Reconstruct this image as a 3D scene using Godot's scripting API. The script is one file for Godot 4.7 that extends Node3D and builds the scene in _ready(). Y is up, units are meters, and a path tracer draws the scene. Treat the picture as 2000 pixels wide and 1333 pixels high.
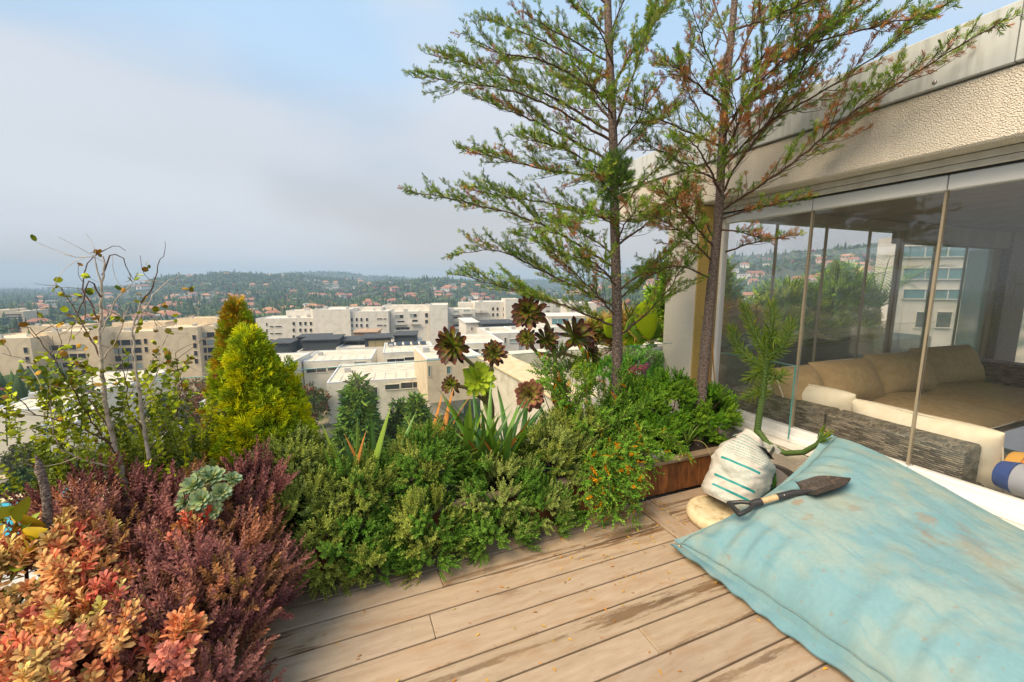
extends Node3D
# A planted roof terrace beside a glazed garden room, high above a hillside town under a pale overcast sky.

var rng := RandomNumberGenerator.new()
var taken := {}
var M := {}
var fast_noise := FastNoiseLite.new()

# ---------------------------------------------------------------- geometry collector
class MB:
	var v := PackedVector3Array()
	var n := PackedVector3Array()
	var uv := PackedVector2Array()
	var uv2 := PackedVector2Array()
	var col := PackedColorArray()
	var idx := PackedInt32Array()
	var paint := Color.WHITE
	func vert(p: Vector3, nn: Vector3, t := Vector2.ZERO) -> int:
		v.append(p); n.append(nn); uv.append(t); col.append(paint)
		return v.size() - 1
	func face(a: int, b: int, c: int) -> void:   # counter-clockwise seen from outside
		idx.append(a); idx.append(c); idx.append(b)
	func tri(a: Vector3, b: Vector3, c: Vector3) -> void:
		var nn := (b - a).cross(c - a).normalized()
		face(vert(a, nn, flat(a, nn)), vert(b, nn, flat(b, nn)), vert(c, nn, flat(c, nn)))
	func quad(a: Vector3, b: Vector3, c: Vector3, d: Vector3) -> void:
		var nn := (c - a).cross(d - b).normalized()
		var i := vert(a, nn, flat(a, nn)); var j := vert(b, nn, flat(b, nn))
		var k := vert(c, nn, flat(c, nn)); var l := vert(d, nn, flat(d, nn))
		face(i, j, k); face(i, k, l)
	func flat(p: Vector3, nn: Vector3) -> Vector2:
		var a := nn.abs()
		if a.y >= a.x and a.y >= a.z: return Vector2(p.x, p.z)
		if a.x >= a.z: return Vector2(p.z, p.y)
		return Vector2(p.x, p.y)
	func box(c: Vector3, s: Vector3, b := 0.0, t := Basis.IDENTITY) -> void:
		var h := s * 0.5
		b = minf(b, minf(h.x, minf(h.y, h.z)) * 0.9)
		var P := func(x: float, y: float, z: float) -> Vector3: return c + t * Vector3(x, y, z)
		for ax in 3:
			for sg in [-1.0, 1.0]:
				var e1 := (ax + 1) % 3; var e2 := (ax + 2) % 3
				var q := []
				for k in [[-1, -1], [1, -1], [1, 1], [-1, 1]]:
					var w := Vector3.ZERO
					w[ax] = sg * h[ax]; w[e1] = k[0] * (h[e1] - b); w[e2] = k[1] * (h[e2] - b)
					q.append(c + t * w)
				if sg > 0: quad(q[0], q[1], q[2], q[3])
				else: quad(q[3], q[2], q[1], q[0])
		if b <= 0.0: return
		for ax in 3:
			var e1 := (ax + 1) % 3; var e2 := (ax + 2) % 3
			for s1 in [-1.0, 1.0]:
				for s2 in [-1.0, 1.0]:
					var q := []
					for k in [[-1, 0], [1, 0], [1, 1], [-1, 1]]:
						var w := Vector3.ZERO
						w[ax] = k[0] * (h[ax] - b)
						w[e1] = s1 * (h[e1] - (b if k[1] == 1 else 0.0)); w[e2] = s2 * (h[e2] - (0.0 if k[1] == 1 else b))
						q.append(c + t * w)
					if s1 * s2 > 0: quad(q[0], q[1], q[2], q[3])
					else: quad(q[3], q[2], q[1], q[0])
		for sx in [-1.0, 1.0]:
			for sy in [-1.0, 1.0]:
				for sz in [-1.0, 1.0]:
					var a: Vector3 = P.call(sx * h.x, sy * (h.y - b), sz * (h.z - b))
					var d: Vector3 = P.call(sx * (h.x - b), sy * h.y, sz * (h.z - b))
					var e: Vector3 = P.call(sx * (h.x - b), sy * (h.y - b), sz * h.z)
					if sx * sy * sz > 0: tri(a, d, e)
					else: tri(a, e, d)
	func tube(pts: Array, rad: Array, sides := 6, cap := true) -> void:
		var m := pts.size()
		var up := Vector3.UP
		var rows := []
		var run := 0.0
		for i in m:
			var p: Vector3 = pts[i]
			var d: Vector3 = (pts[mini(i + 1, m - 1)] - pts[maxi(i - 1, 0)]).normalized()
			if d.length() < 0.5: d = Vector3.UP
			if i == 0: up = d.cross(Vector3(0.31, 0.2, 0.93)).normalized() if absf(d.dot(Vector3(0.31, 0.2, 0.93))) < 0.95 else d.cross(Vector3.RIGHT).normalized()
			else:
				up = (up - d * up.dot(d)).normalized()
				run += (p - pts[i - 1]).length()
			var side := d.cross(up)
			var row := []
			for k in sides + 1:
				var a := TAU * k / sides
				var nn := up * cos(a) + side * sin(a)
				row.append(vert(p + nn * float(rad[i]), nn, Vector2(float(k) / sides, run * 4.0)))
			rows.append(row)
		for i in m - 1:
			for k in sides:
				face(rows[i][k], rows[i][k + 1], rows[i + 1][k + 1]); face(rows[i][k], rows[i + 1][k + 1], rows[i + 1][k])
		if cap:
			for e in [0, m - 1]:
				var d: Vector3 = (pts[1] - pts[0]).normalized() * -1.0 if e == 0 else (pts[m - 1] - pts[m - 2]).normalized()
				var cc := vert(pts[e], d)
				for k in sides:
					var a := vert(v[rows[e][k]], d); var b := vert(v[rows[e][k + 1]], d)
					if e == 0: face(cc, b, a)
					else: face(cc, a, b)
	func sheet(nu: int, nv: int, f: Callable, uvs := Vector2.ONE, flip := false) -> void:  # f(u, v) -> Vector3, u to the right, v up, seen from outside
		var at := v.size()
		var P := []
		for j in nv + 1:
			for i in nu + 1: P.append(f.call(float(i) / nu, float(j) / nv))
		for j in nv + 1:
			for i in nu + 1:
				var du: Vector3 = P[j * (nu + 1) + mini(i + 1, nu)] - P[j * (nu + 1) + maxi(i - 1, 0)]
				var dv: Vector3 = P[mini(j + 1, nv) * (nu + 1) + i] - P[maxi(j - 1, 0) * (nu + 1) + i]
				var nn := du.cross(dv).normalized()
				if nn.length() < 0.5: nn = Vector3.UP
				vert(P[j * (nu + 1) + i], -nn if flip else nn, Vector2(uvs.x * i / nu, uvs.y * (1.0 - float(j) / nv)))
		for j in nv:
			for i in nu:
				var a := at + j * (nu + 1) + i; var b := a + 1; var c := b + nu + 1; var d := a + nu + 1
				if flip: face(a, c, b); face(a, d, c)
				else: face(a, b, c); face(a, c, d)
	func lathe(prof: Array, sides: int, at := Vector3.ZERO, t := Basis.IDENTITY) -> void:   # prof: [radius, height], bottom to top
		sheet(sides, prof.size() - 1, func(u: float, w: float) -> Vector3:
			var k := int(round(w * (prof.size() - 1)))
			return at + t * Vector3(cos(TAU * u) * prof[k][0], prof[k][1], -sin(TAU * u) * prof[k][0]), Vector2.ONE, false)
	func blade(root: Vector3, dir: Vector3, out: Vector3, length: float, width: float, droop: float, steps := 3, keel := 0.25, tip := 0.0) -> void:
		# a leaf with its own fold: root, direction of growth, direction its upper face looks
		var d := dir.normalized()
		var side := d.cross(out).normalized()
		var p := root
		var prev := []
		for s in steps + 1:
			var f := float(s) / steps
			var w := width * (sin(PI * clampf(0.12 + f * 0.88, 0, 1)) if tip == 0.0 else ((0.18 + 0.82 * f) * sqrt(maxf(0.0, 1.0 - pow(f, 5.0))) * 1.25 if tip < 0.0 else (1.0 - pow(f, tip)) * minf(1.0, 0.55 + f * 2.2))) * 0.5
			if s == steps: w = 0.0
			var up := side.cross(d).normalized()
			var nl := (up - side * 0.35).normalized(); var nr := (up + side * 0.35).normalized()
			var row := [vert(p - side * w + up * w * keel, nl, Vector2(0, f)), vert(p, up, Vector2(0.5, f)), vert(p + side * w + up * w * keel, nr, Vector2(1, f))]
			if s > 0 and s < steps:
				for k in 2:
					face(prev[k], prev[k + 1], row[k + 1]); face(prev[k], row[k + 1], row[k])
			elif s == steps:
				face(prev[0], prev[1], row[1]); face(prev[1], prev[2], row[1])
			prev = row
			p += d * (length / steps)
			d = (d - up * droop / steps).normalized()
	func mesh() -> ArrayMesh:
		var a := []
		a.resize(Mesh.ARRAY_MAX)
		a[Mesh.ARRAY_VERTEX] = v; a[Mesh.ARRAY_NORMAL] = n; a[Mesh.ARRAY_TEX_UV] = uv; a[Mesh.ARRAY_COLOR] = col; a[Mesh.ARRAY_INDEX] = idx
		if uv2.size() == v.size(): a[Mesh.ARRAY_TEX_UV2] = uv2
		var m := ArrayMesh.new()
		m.add_surface_from_arrays(Mesh.PRIMITIVE_TRIANGLES, a)
		return m

# ---------------------------------------------------------------- scene helpers
func numbered(called: String) -> String:
	taken[called] = taken.get(called, -1) + 1
	return called if taken[called] == 0 else "%s_%03d" % [called, taken[called]]

func tag(o: Node, label := "", category := "", group := "", kind := "") -> Node:
	if label: o.set_meta("label", label)
	if category: o.set_meta("category", category)
	if group: o.set_meta("group", group)
	if kind: o.set_meta("kind", kind)
	return o

func thing(called: String, label: String, category: String, at := Vector3.ZERO, turn := 0.0, group := "") -> Node3D:
	var o := Node3D.new()
	o.name = numbered(called)
	add_child(o)
	o.position = at
	o.rotation.y = turn
	tag(o, label, category, group)
	return o

func part(parent: Node, called: String, mesh: Mesh, m: Material, t := Transform3D.IDENTITY) -> MeshInstance3D:
	var o := MeshInstance3D.new()
	o.name = called if parent != self else numbered(called)
	o.mesh = mesh
	o.material_override = m
	parent.add_child(o, true)
	o.transform = t
	return o

func stuff(parent: Node, called: String, mesh: Mesh, m: Material, where: Array, tint: Array) -> MultiMeshInstance3D:
	var o := MultiMeshInstance3D.new()
	o.name = called if parent != self else numbered(called)
	var mm := MultiMesh.new()
	mm.transform_format = MultiMesh.TRANSFORM_3D
	mm.use_colors = true
	mm.mesh = mesh
	mm.instance_count = where.size()
	for i in where.size():
		mm.set_instance_transform(i, where[i])
		mm.set_instance_color(i, tint[i])
	o.multimesh = mm
	o.material_override = m
	o.set_meta("kind", "stuff")
	parent.add_child(o, true)
	return o

func lin(r: float, g: float, b: float, a := 1.0) -> Color:
	var c := Color(r, g, b).linear_to_srgb()
	c.a = a
	return c

func mat(called: String, c: Color, rough := 0.8, metal := 0.0) -> StandardMaterial3D:
	var m := StandardMaterial3D.new()
	m.resource_name = called
	m.albedo_color = c
	m.roughness = rough
	m.metallic = metal
	M[called] = m
	return m

func noise_tex(freq: float, size := 512, octaves := 5, ramp = null, normal := false, strength := 4.0, sd := 1) -> NoiseTexture2D:
	var f := FastNoiseLite.new()
	f.noise_type = FastNoiseLite.TYPE_SIMPLEX_SMOOTH
	f.frequency = freq
	f.fractal_octaves = octaves
	f.seed = sd
	var t := NoiseTexture2D.new()
	t.width = size; t.height = size
	t.seamless = true
	t.noise = f
	t.as_normal_map = normal
	t.bump_strength = strength
	if ramp != null:
		var g := Gradient.new()
		var offs := PackedFloat32Array(); var cols := PackedColorArray()
		for k in ramp:
			offs.append(k[0]); cols.append(k[1])
		g.offsets = offs; g.colors = cols
		t.color_ramp = g
	return t

func tri_map(m: StandardMaterial3D, tex: Texture2D, scale: float, world := false) -> StandardMaterial3D:
	m.albedo_texture = tex
	m.uv1_triplanar = true
	m.uv1_world_triplanar = world
	m.uv1_scale = Vector3.ONE * scale
	return m

func plant_mat(called: String, rough := 0.55, back := 0.25) -> StandardMaterial3D:
	var m := mat(called, Color.WHITE, rough)
	m.vertex_color_use_as_albedo = true
	m.backlight_enabled = true
	m.backlight = Color(back, back, back * 0.6)
	m.cull_mode = BaseMaterial3D.CULL_DISABLED
	m.metallic_specular = 0.28
	return m

func rnd(a: float, b: float) -> float: return rng.randf_range(a, b)
func rdir() -> Vector3:
	var z := rnd(-1, 1); var a := rnd(0, TAU); var r := sqrt(1.0 - z * z)
	return Vector3(r * cos(a), z, r * sin(a))
func pick(pal: Array, jitter := 0.18) -> Color:
	var c: Color = pal[rng.randi() % pal.size()]
	var k := 1.0 + rnd(-jitter, jitter)
	return Color(c.r * k, c.g * k, c.b * k)
func aim(at: Vector3, y_axis: Vector3, scale := 1.0, roll := -1.0) -> Transform3D:   # local +y turned to y_axis
	var y := y_axis.normalized()
	var x := y.cross(Vector3(0.13, 0.3, 0.94)).normalized()
	if absf(y.dot(Vector3(0.13, 0.3, 0.94))) > 0.97: x = y.cross(Vector3.RIGHT).normalized()
	x = x.rotated(y, rnd(0, TAU) if roll < 0 else roll)
	return Transform3D(Basis(x, y, x.cross(y)) * Basis.from_scale(Vector3.ONE * scale), at)

func curve(a: Vector3, b: Vector3, bow: Vector3, k := 6, wob := 0.0) -> Array:
	var out := []
	for i in k + 1:
		var f := float(i) / k
		var p := a.lerp(b, f) + bow * 4.0 * f * (1.0 - f)
		if i > 0 and i < k and wob > 0: p += rdir() * wob
		out.append(p)
	return out
func taper(a: float, b: float, k: int) -> Array:
	var out := []
	for i in k + 1: out.append(lerpf(a, b, float(i) / k))
	return out

# a leafy shoot growing along +y
func shoot(count: int, length: float, leaf: float, wide: float, spread: float, droop: float, sd: int, stem := 0.0015, fade := 0.75, steps := 3, tip := 0.0) -> ArrayMesh:
	rng.seed = sd
	var mb := MB.new()
	if stem > 0: mb.tube([Vector3.ZERO, Vector3(0, length * 0.55, 0), Vector3(0, length, 0)], [stem, stem * 0.8, stem * 0.4], 3, false)
	for i in count:
		var f := (i + 0.6) / count
		var a := i * 2.39996 + rnd(-0.3, 0.3)
		var tilt := lerpf(spread, spread * 0.35, f * f) + rnd(-0.15, 0.15)
		var h := Vector3(cos(a), 0, sin(a))
		var d := h * sin(tilt) + Vector3.UP * cos(tilt)
		var o := Vector3.UP * sin(tilt) - h * cos(tilt)
		var k := lerpf(1.0, fade, f) * rnd(0.75, 1.2)
		mb.paint = Color.WHITE * rnd(0.8, 1.15)
		mb.blade(Vector3(0, length * f * 0.98, 0), d, o, leaf * k, wide * k, droop, steps, 0.25, tip)
	return mb.mesh()

# ================================================================ build
func _ready() -> void:
	# ---- camera
	var cam := Camera3D.new()
	cam.name = "camera"
	cam.position = Vector3(0, 1.6, 0)
	cam.rotation_degrees = Vector3(-8.18, -22.3, 0)
	cam.fov = 78.9
	cam.near = 0.05
	cam.far = 12000.0
	add_child(cam)
	cam.current = true
	# ---- sky, haze, exposure
	var env := Environment.new()
	env.background_mode = Environment.BG_SKY
	var sky := Sky.new()
	var pano := PanoramaSkyMaterial.new()
	pano.panorama = ImageTexture.create_from_image(sky_image())
	sky.sky_material = pano
	env.sky = sky
	env.tonemap_mode = Environment.TONE_MAPPER_LINEAR
	env.tonemap_exposure = EXPOSURE
	env.fog_enabled = true
	env.fog_density = 0.00036
	env.fog_light_color = Color(0.77, 0.89, 1.0)
	env.sdfgi_enabled = true
	env.ssao_enabled = true
	env.ssil_enabled = true
	var we := WorldEnvironment.new()
	we.name = "environment"
	we.environment = env
	add_child(we)
	# ---- veiled sun, high on the left, behind thin cloud
	var sun := DirectionalLight3D.new()
	sun.name = "sun"
	add_child(sun)
	sun.look_at_from_position(Vector3(-0.63, 0.75, 0.17) * 10.0, Vector3.ZERO)
	sun.light_energy = 0.5
	sun.light_angular_distance = 42.0
	sun.light_color = Color(1.0, 0.91, 0.77)
	sun.shadow_enabled = true
	# ---- everything else
	rng.seed = 7
	make_materials()
	build_terrain()
	build_garden_room()
	build_deck()
	build_planters()
	build_room_furniture()
	build_floor_cushion()
	build_deck_things()
	build_city()
	build_hillside()
	build_plants()

const EXPOSURE := 3.7

func sky_image() -> Image:
	var w := 768; var h := 384
	var im := Image.create(w, h, false, Image.FORMAT_RGBF)
	var f := FastNoiseLite.new()
	f.noise_type = FastNoiseLite.TYPE_SIMPLEX_SMOOTH
	f.frequency = 1.1
	f.fractal_octaves = 4
	f.fractal_gain = 0.42
	f.seed = 12
	for y in h:
		var el := PI * (0.5 - (y + 0.5) / h)
		for x in w:
			var az := TAU * (x + 0.5) / w
			var d := Vector3(cos(el) * cos(az), sin(el), cos(el) * sin(az))
			var up := smoothstep(0.03, 0.50, sin(el))
			var c := Vector3(0.188, 0.180, 0.176).lerp(Vector3(0.140, 0.200, 0.268), up)
			var n := f.get_noise_3d(d.x * 1.1, d.y * 2.6, d.z * 1.1)
			var cl := smoothstep(-0.30, 0.30, n) * 0.85
			c = c.lerp(Vector3(0.206, 0.217, 0.236), cl)
			c *= 1.0 + 0.10 * f.get_noise_3d(d.x * 0.7 + 5.0, d.y * 3.4, d.z * 0.7)
			c *= 1.0 + 0.2 * smoothstep(0.5, 1.0, d.y)
			if d.y < 0: c = Vector3(0.14, 0.14, 0.135)
			im.set_pixel(x, y, Color(c.x, c.y, c.z))
	return im

func make_materials() -> void:
	# roughcast render
	var rc := tri_map(mat("roughcast", Color.WHITE, 0.95), noise_tex(0.10, 512, 4, [[0.0, lin(0.34, 0.28, 0.21)], [0.30, lin(0.62, 0.54, 0.44)], [0.5, lin(0.76, 0.69, 0.58)], [1.0, lin(0.84, 0.79, 0.70)]]), 2.2)
	rc.heightmap_enabled = true
	rc.heightmap_texture = noise_tex(0.085, 512, 3, null, false, 4.0, 5)
	rc.heightmap_scale = 0.9
	var ry := tri_map(mat("shade_tinted_roughcast", Color.WHITE, 0.95), noise_tex(0.05, 512, 4, [[0.0, lin(0.60, 0.40, 0.11)], [0.5, lin(0.76, 0.53, 0.16)], [1.0, lin(0.80, 0.60, 0.22)]]), 2.2)  # roughcast copy coloured with the yellow cast of the pillar's shaded side
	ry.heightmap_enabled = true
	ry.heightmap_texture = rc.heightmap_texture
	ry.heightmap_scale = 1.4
	tri_map(mat("sheet_metal", Color.WHITE, 0.45, 0.0), noise_tex(0.006, 512, 5, [[0.0, lin(0.40, 0.41, 0.40)], [0.35, lin(0.52, 0.54, 0.53)], [0.9, lin(0.58, 0.60, 0.60)], [1.0, lin(0.46, 0.40, 0.33)]]), 0.6)
	M.sheet_metal.uv1_scale = Vector3(5.0, 0.5, 5.0)
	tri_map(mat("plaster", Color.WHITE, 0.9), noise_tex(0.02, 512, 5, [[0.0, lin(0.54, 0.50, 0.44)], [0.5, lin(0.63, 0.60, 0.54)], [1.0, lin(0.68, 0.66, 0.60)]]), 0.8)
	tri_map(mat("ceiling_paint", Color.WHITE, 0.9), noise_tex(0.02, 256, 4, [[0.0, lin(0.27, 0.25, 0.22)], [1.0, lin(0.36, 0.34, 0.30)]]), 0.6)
	mat("white_aluminium", lin(0.76, 0.76, 0.75), 0.3)
	mat("beige_profile", lin(0.36, 0.30, 0.21), 0.35, 0.2)
	mat("rubber", lin(0.02, 0.02, 0.02), 0.7)
	mat("screw", lin(0.3, 0.28, 0.26), 0.4, 0.8)
	var gl := mat("glass", lin(0.90, 0.95, 0.93, 0.01), 0.0)
	gl.transparency = BaseMaterial3D.TRANSPARENCY_ALPHA
	var gg := mat("green_glass", lin(0.52, 0.88, 0.78, 0.20), 0.0)
	gg.transparency = BaseMaterial3D.TRANSPARENCY_ALPHA
	mat("glass_edge", lin(0.10, 0.32, 0.28), 0.1)
	tri_map(mat("concrete", Color.WHITE, 0.95), noise_tex(0.04, 512, 5, [[0.0, lin(0.22, 0.20, 0.18)], [1.0, lin(0.40, 0.37, 0.33)]]), 1.5)
	tri_map(mat("floor_tile", Color.WHITE, 0.5), noise_tex(0.02, 256, 4, [[0.0, lin(0.26, 0.21, 0.16)], [1.0, lin(0.36, 0.30, 0.24)]]), 1.0)
	tri_map(mat("soil", Color.WHITE, 1.0), noise_tex(0.06, 256, 5, [[0.0, lin(0.02, 0.013, 0.008)], [1.0, lin(0.10, 0.065, 0.04)]]), 3.0)
	mat("black_plastic", lin(0.022, 0.022, 0.024), 0.5)
	mat("white_plastic", lin(0.7, 0.68, 0.62), 0.45)
	# wood
	M["deck"] = []
	for k in 4:
		var m := mat("deck_wood_%d" % k, lin([0.97, 0.90, 1.0, 0.93][k], [0.97, 0.90, 0.98, 0.93][k], [0.97, 0.92, 0.95, 0.90][k]), 0.72)
		m.albedo_texture = ImageTexture.create_from_image(grain_image(11 + k))
		m.uv1_scale = Vector3(0.42, 2.2, 1)
		m.heightmap_enabled = true
		m.heightmap_texture = m.albedo_texture
		m.heightmap_scale = 0.08
		m.detail_enabled = true
		m.detail_uv_layer = BaseMaterial3D.DETAIL_UV_2
		m.detail_blend_mode = BaseMaterial3D.BLEND_MODE_MIX
		if k == 0:
			M.dirt_mask = ImageTexture.create_from_image(dirt_image())
			M.dirt_tone = noise_tex(0.03, 256, 5, [[0.0, lin(0.05, 0.026, 0.010)], [0.55, lin(0.15, 0.078, 0.030)], [1.0, lin(0.22, 0.125, 0.05)]])
		m.detail_albedo = M.dirt_tone
		m.detail_mask = M.dirt_mask
		M.deck.append(m)
	tri_map(mat("parapet", Color.WHITE, 0.95), noise_tex(0.012, 512, 5, [[0.0, lin(0.44, 0.40, 0.30)], [0.45, lin(0.60, 0.55, 0.43)], [1.0, lin(0.68, 0.64, 0.52)]]), 0.4)
	tri_map(mat("coping", Color.WHITE, 0.95), noise_tex(0.02, 256, 5, [[0.0, lin(0.58, 0.44, 0.24)], [1.0, lin(0.72, 0.60, 0.40)]]), 0.6)
	tri_map(mat("asphalt", Color.WHITE, 0.95), noise_tex(0.02, 256, 5, [[0.0, lin(0.19, 0.165, 0.13)], [1.0, lin(0.29, 0.26, 0.21)]]), 0.1, true)
	tri_map(mat("pavement_stone", Color.WHITE, 0.95), noise_tex(0.02, 256, 5, [[0.0, lin(0.44, 0.35, 0.22)], [1.0, lin(0.58, 0.48, 0.32)]]), 0.1, true)
	mat("lamp_grey", lin(0.12, 0.22, 0.25), 0.5)
	tri_map(mat("pool_tile", Color.WHITE, 0.5), noise_tex(0.08, 256, 3, [[0.0, lin(0.08, 0.22, 0.24)], [1.0, lin(0.22, 0.40, 0.42)]]), 0.5)
	mat("pool_water", lin(0.01, 0.36, 0.48), 0.08)
	tri_map(mat("gravel", Color.WHITE, 1.0), noise_tex(0.1, 256, 4, [[0.0, lin(0.25, 0.20, 0.13)], [1.0, lin(0.6, 0.5, 0.36)]]), 0.5)
	M["plank"] = []
	for k in 4:
		var m := mat("planter_wood_%d" % k, lin([1.0, 0.72, 0.88, 0.60][k], [0.95, 0.66, 0.82, 0.55][k], [0.9, 0.6, 0.8, 0.5][k]), 0.75)
		m.albedo_texture = ImageTexture.create_from_image(plank_image(31 + k))
		m.uv1_scale = Vector3(3.0, 1.6, 1)
		M.plank.append(m)
	var rim := mat("rim_wood", lin(0.62, 0.60, 0.58), 0.8)
	rim.albedo_texture = ImageTexture.create_from_image(grain_image(77))
	rim.uv1_scale = Vector3(0.7, 6.0, 1)

func grain_image(sd: int) -> Image:   # weathered tan board, grain along u
	var w := 1024; var h := 256
	var f := FastNoiseLite.new()
	f.noise_type = FastNoiseLite.TYPE_SIMPLEX_SMOOTH
	f.seed = sd; f.frequency = 1.0; f.fractal_octaves = 3
	var im := Image.create(w, h, false, Image.FORMAT_RGB8)
	for y in h:
		for x in w:
			var a := TAU * x / w
			var px := cos(a); var pz := sin(a)
			var warp := f.get_noise_3d(px * 0.9, y * 0.008, pz * 0.9) * 14.0
			var fine := f.get_noise_3d(px * 2.2, (y + warp) * 0.42, pz * 2.2)
			var wide := f.get_noise_3d(px * 1.1 + 9.0, (y + warp) * 0.045, pz * 1.1)
			var spot := f.get_noise_3d(px * 3.5 + 20.0, y * 0.03, pz * 3.5)
			var t := clampf(0.62 + 0.20 * fine + 0.30 * wide + 0.12 * spot, 0, 1)
			var c := Vector3(0.28, 0.185, 0.11).lerp(Vector3(0.485, 0.375, 0.27), t)
			c = c.lerp(Vector3(0.36, 0.21, 0.10), 0.35 * smoothstep(0.12, 0.5, f.get_noise_3d(px * 1.6 + 40.0, y * 0.022, pz * 1.6)))
			im.set_pixel(x, y, lin(c.x, c.y, c.z))
	return im

func plank_image(sd: int) -> Image:   # orange stained board, grain along v
	var w := 128; var h := 512
	var f := FastNoiseLite.new()
	f.noise_type = FastNoiseLite.TYPE_SIMPLEX_SMOOTH
	f.seed = sd; f.frequency = 1.0; f.fractal_octaves = 3
	var im := Image.create(w, h, false, Image.FORMAT_RGB8)
	for y in h:
		for x in w:
			var warp := f.get_noise_2d(x * 0.01, y * 0.006) * 10.0
			var t := clampf(0.5 + 0.35 * f.get_noise_2d((x + warp) * 0.3, y * 0.006) + 0.5 * f.get_noise_2d(x * 0.03 + 50, y * 0.007), 0, 1)
			var c := Vector3(0.10, 0.035, 0.012).lerp(Vector3(0.42, 0.17, 0.045), t)
			im.set_pixel(x, y, lin(c.x, c.y, c.z))
	return im

func dirt_image() -> Image:   # where earth and wet stains lie on the deck: u = x from -1 to 3.2, v = z from -2.4 to -0.3
	var w := 840; var h := 420
	var f := FastNoiseLite.new()
	f.noise_type = FastNoiseLite.TYPE_SIMPLEX_SMOOTH
	f.seed = 4; f.frequency = 1.0; f.fractal_octaves = 4
	var spots := [[0.25, -2.17, 0.75, 0.10, 0.85], [0.95, -2.10, 0.8, 0.14, 0.95], [1.25, -1.98, 0.55, 0.10, 0.9], [0.15, -2.02, 0.25, 0.06, 0.7], [0.75, -1.94, 0.35, 0.06, 0.75], [1.75, -2.2, 0.8, 0.12, 0.55], [2.3, -2.22, 0.9, 0.08, 0.7], [1.86, -1.35, 0.14, 0.35, 0.8], [1.75, -1.0, 0.12, 0.3, 0.55], [0.3, -1.78, 0.2, 0.05, 0.5], [0.5, -1.55, 0.35, 0.05, 0.28], [1.1, -1.72, 0.25, 0.07, 0.3], [1.5, -1.78, 0.3, 0.08, 0.35], [-0.4, -2.2, 0.5, 0.2, 0.8]]
	var im := Image.create(w, h, false, Image.FORMAT_L8)
	for y in h:
		for x in w:
			var wx := -1.0 + 4.2 * x / w; var wz := -2.4 + 2.1 * y / h
			var n := f.get_noise_2d(wx * 2.2, wz * 9.0); var n2 := f.get_noise_2d(wx * 14.0 + 30, wz * 40.0)
			var t := 0.0
			for s in spots:
				var q: float = Vector2((wx - s[0]) / s[2], (wz - s[1]) / s[3]).length()
				t = maxf(t, s[4] * smoothstep(1.15, 0.35, q + n * 0.9 + n2 * 0.35))
			t = maxf(t, 0.5 * smoothstep(0.33, 0.5, n2) * smoothstep(0.1, 0.4, n))
			im.set_pixel(x, y, Color(t, t, t))
	return im

# ---------------------------------------------------------------- land
func px_dir(px: float) -> float: return atan((px - 1000.0) / 810.0)   # bearing to the right of the view axis
func land(x: float, z: float) -> float:
	var r := sqrt(x * x + z * z)
	var yaw := deg_to_rad(22.3)
	var b := atan2(x, -z) - yaw
	b = wrapf(b, -PI, PI)
	var prof := [[0, -6.0], [12, -8.0], [25, -12.5], [45, -17.0], [70, -21.0], [140, -31.5], [240, -38.0], [420, -42.0], [900, -44.0], [12000, -46.0]]
	var y := -46.0
	for k in prof.size() - 1:
		if r >= prof[k][0] and r <= prof[k + 1][0]:
			y = lerpf(prof[k][1], prof[k + 1][1], (r - prof[k][0]) / (prof[k + 1][0] - prof[k][0]))
	y += fast_noise.get_noise_2d(x * 0.012, z * 0.012) * minf(r * 0.012, 7.0)
	# ridges: [distance, breadth, [[bearing, height], ...]]
	for rd in RIDGES:
		var hh: float = -60.0
		var L: Array = rd[2]
		var bd := rad_to_deg(b)
		for k in L.size() - 1:
			if bd >= L[k][0] and bd <= L[k + 1][0]:
				var f: float = (bd - L[k][0]) / (L[k + 1][0] - L[k][0])
				hh = lerpf(L[k][1], L[k + 1][1], f * f * (3.0 - 2.0 * f))
		if hh > -50.0:
			var g := exp(-pow((r - rd[0]) / (rd[1] if r < rd[0] else rd[1] * 1.6), 2.0))
			var yy := -44.0 + (hh + 44.0) * g + fast_noise.get_noise_2d(x * 0.006, z * 0.006) * 9.0 * g
			y = maxf(y, yy)
	return y
const RIDGES := [
	[1700.0, 560.0, [[-60, -60], [-48, -44], [-43, -20], [-38.5, 14], [-34, 24], [-28, 20], [-22, 6], [-16, -12], [-8, -44], [0, -60]]],
	[2600.0, 560.0, [[-50, -60], [-40, -20], [-32, 18], [-27, 47], [-22.5, 52], [-18, 28], [-10, 8], [0, 5], [8, 14], [20, 42], [30, 42], [40, -60]]],
	[1250.0, 380.0, [[-28, -60], [-24, -34], [-17, -6], [-10, 4], [-5, -6], [0, -30], [6, -44], [10, -60]]],
	[1150.0, 520.0, [[3, -60], [9, -30], [16, 20], [23, 44], [30, 50], [36, 60], [44, 70], [55, 70], [75, 60], [110, 50], [150, 40], [179, -60]]],
]

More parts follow.
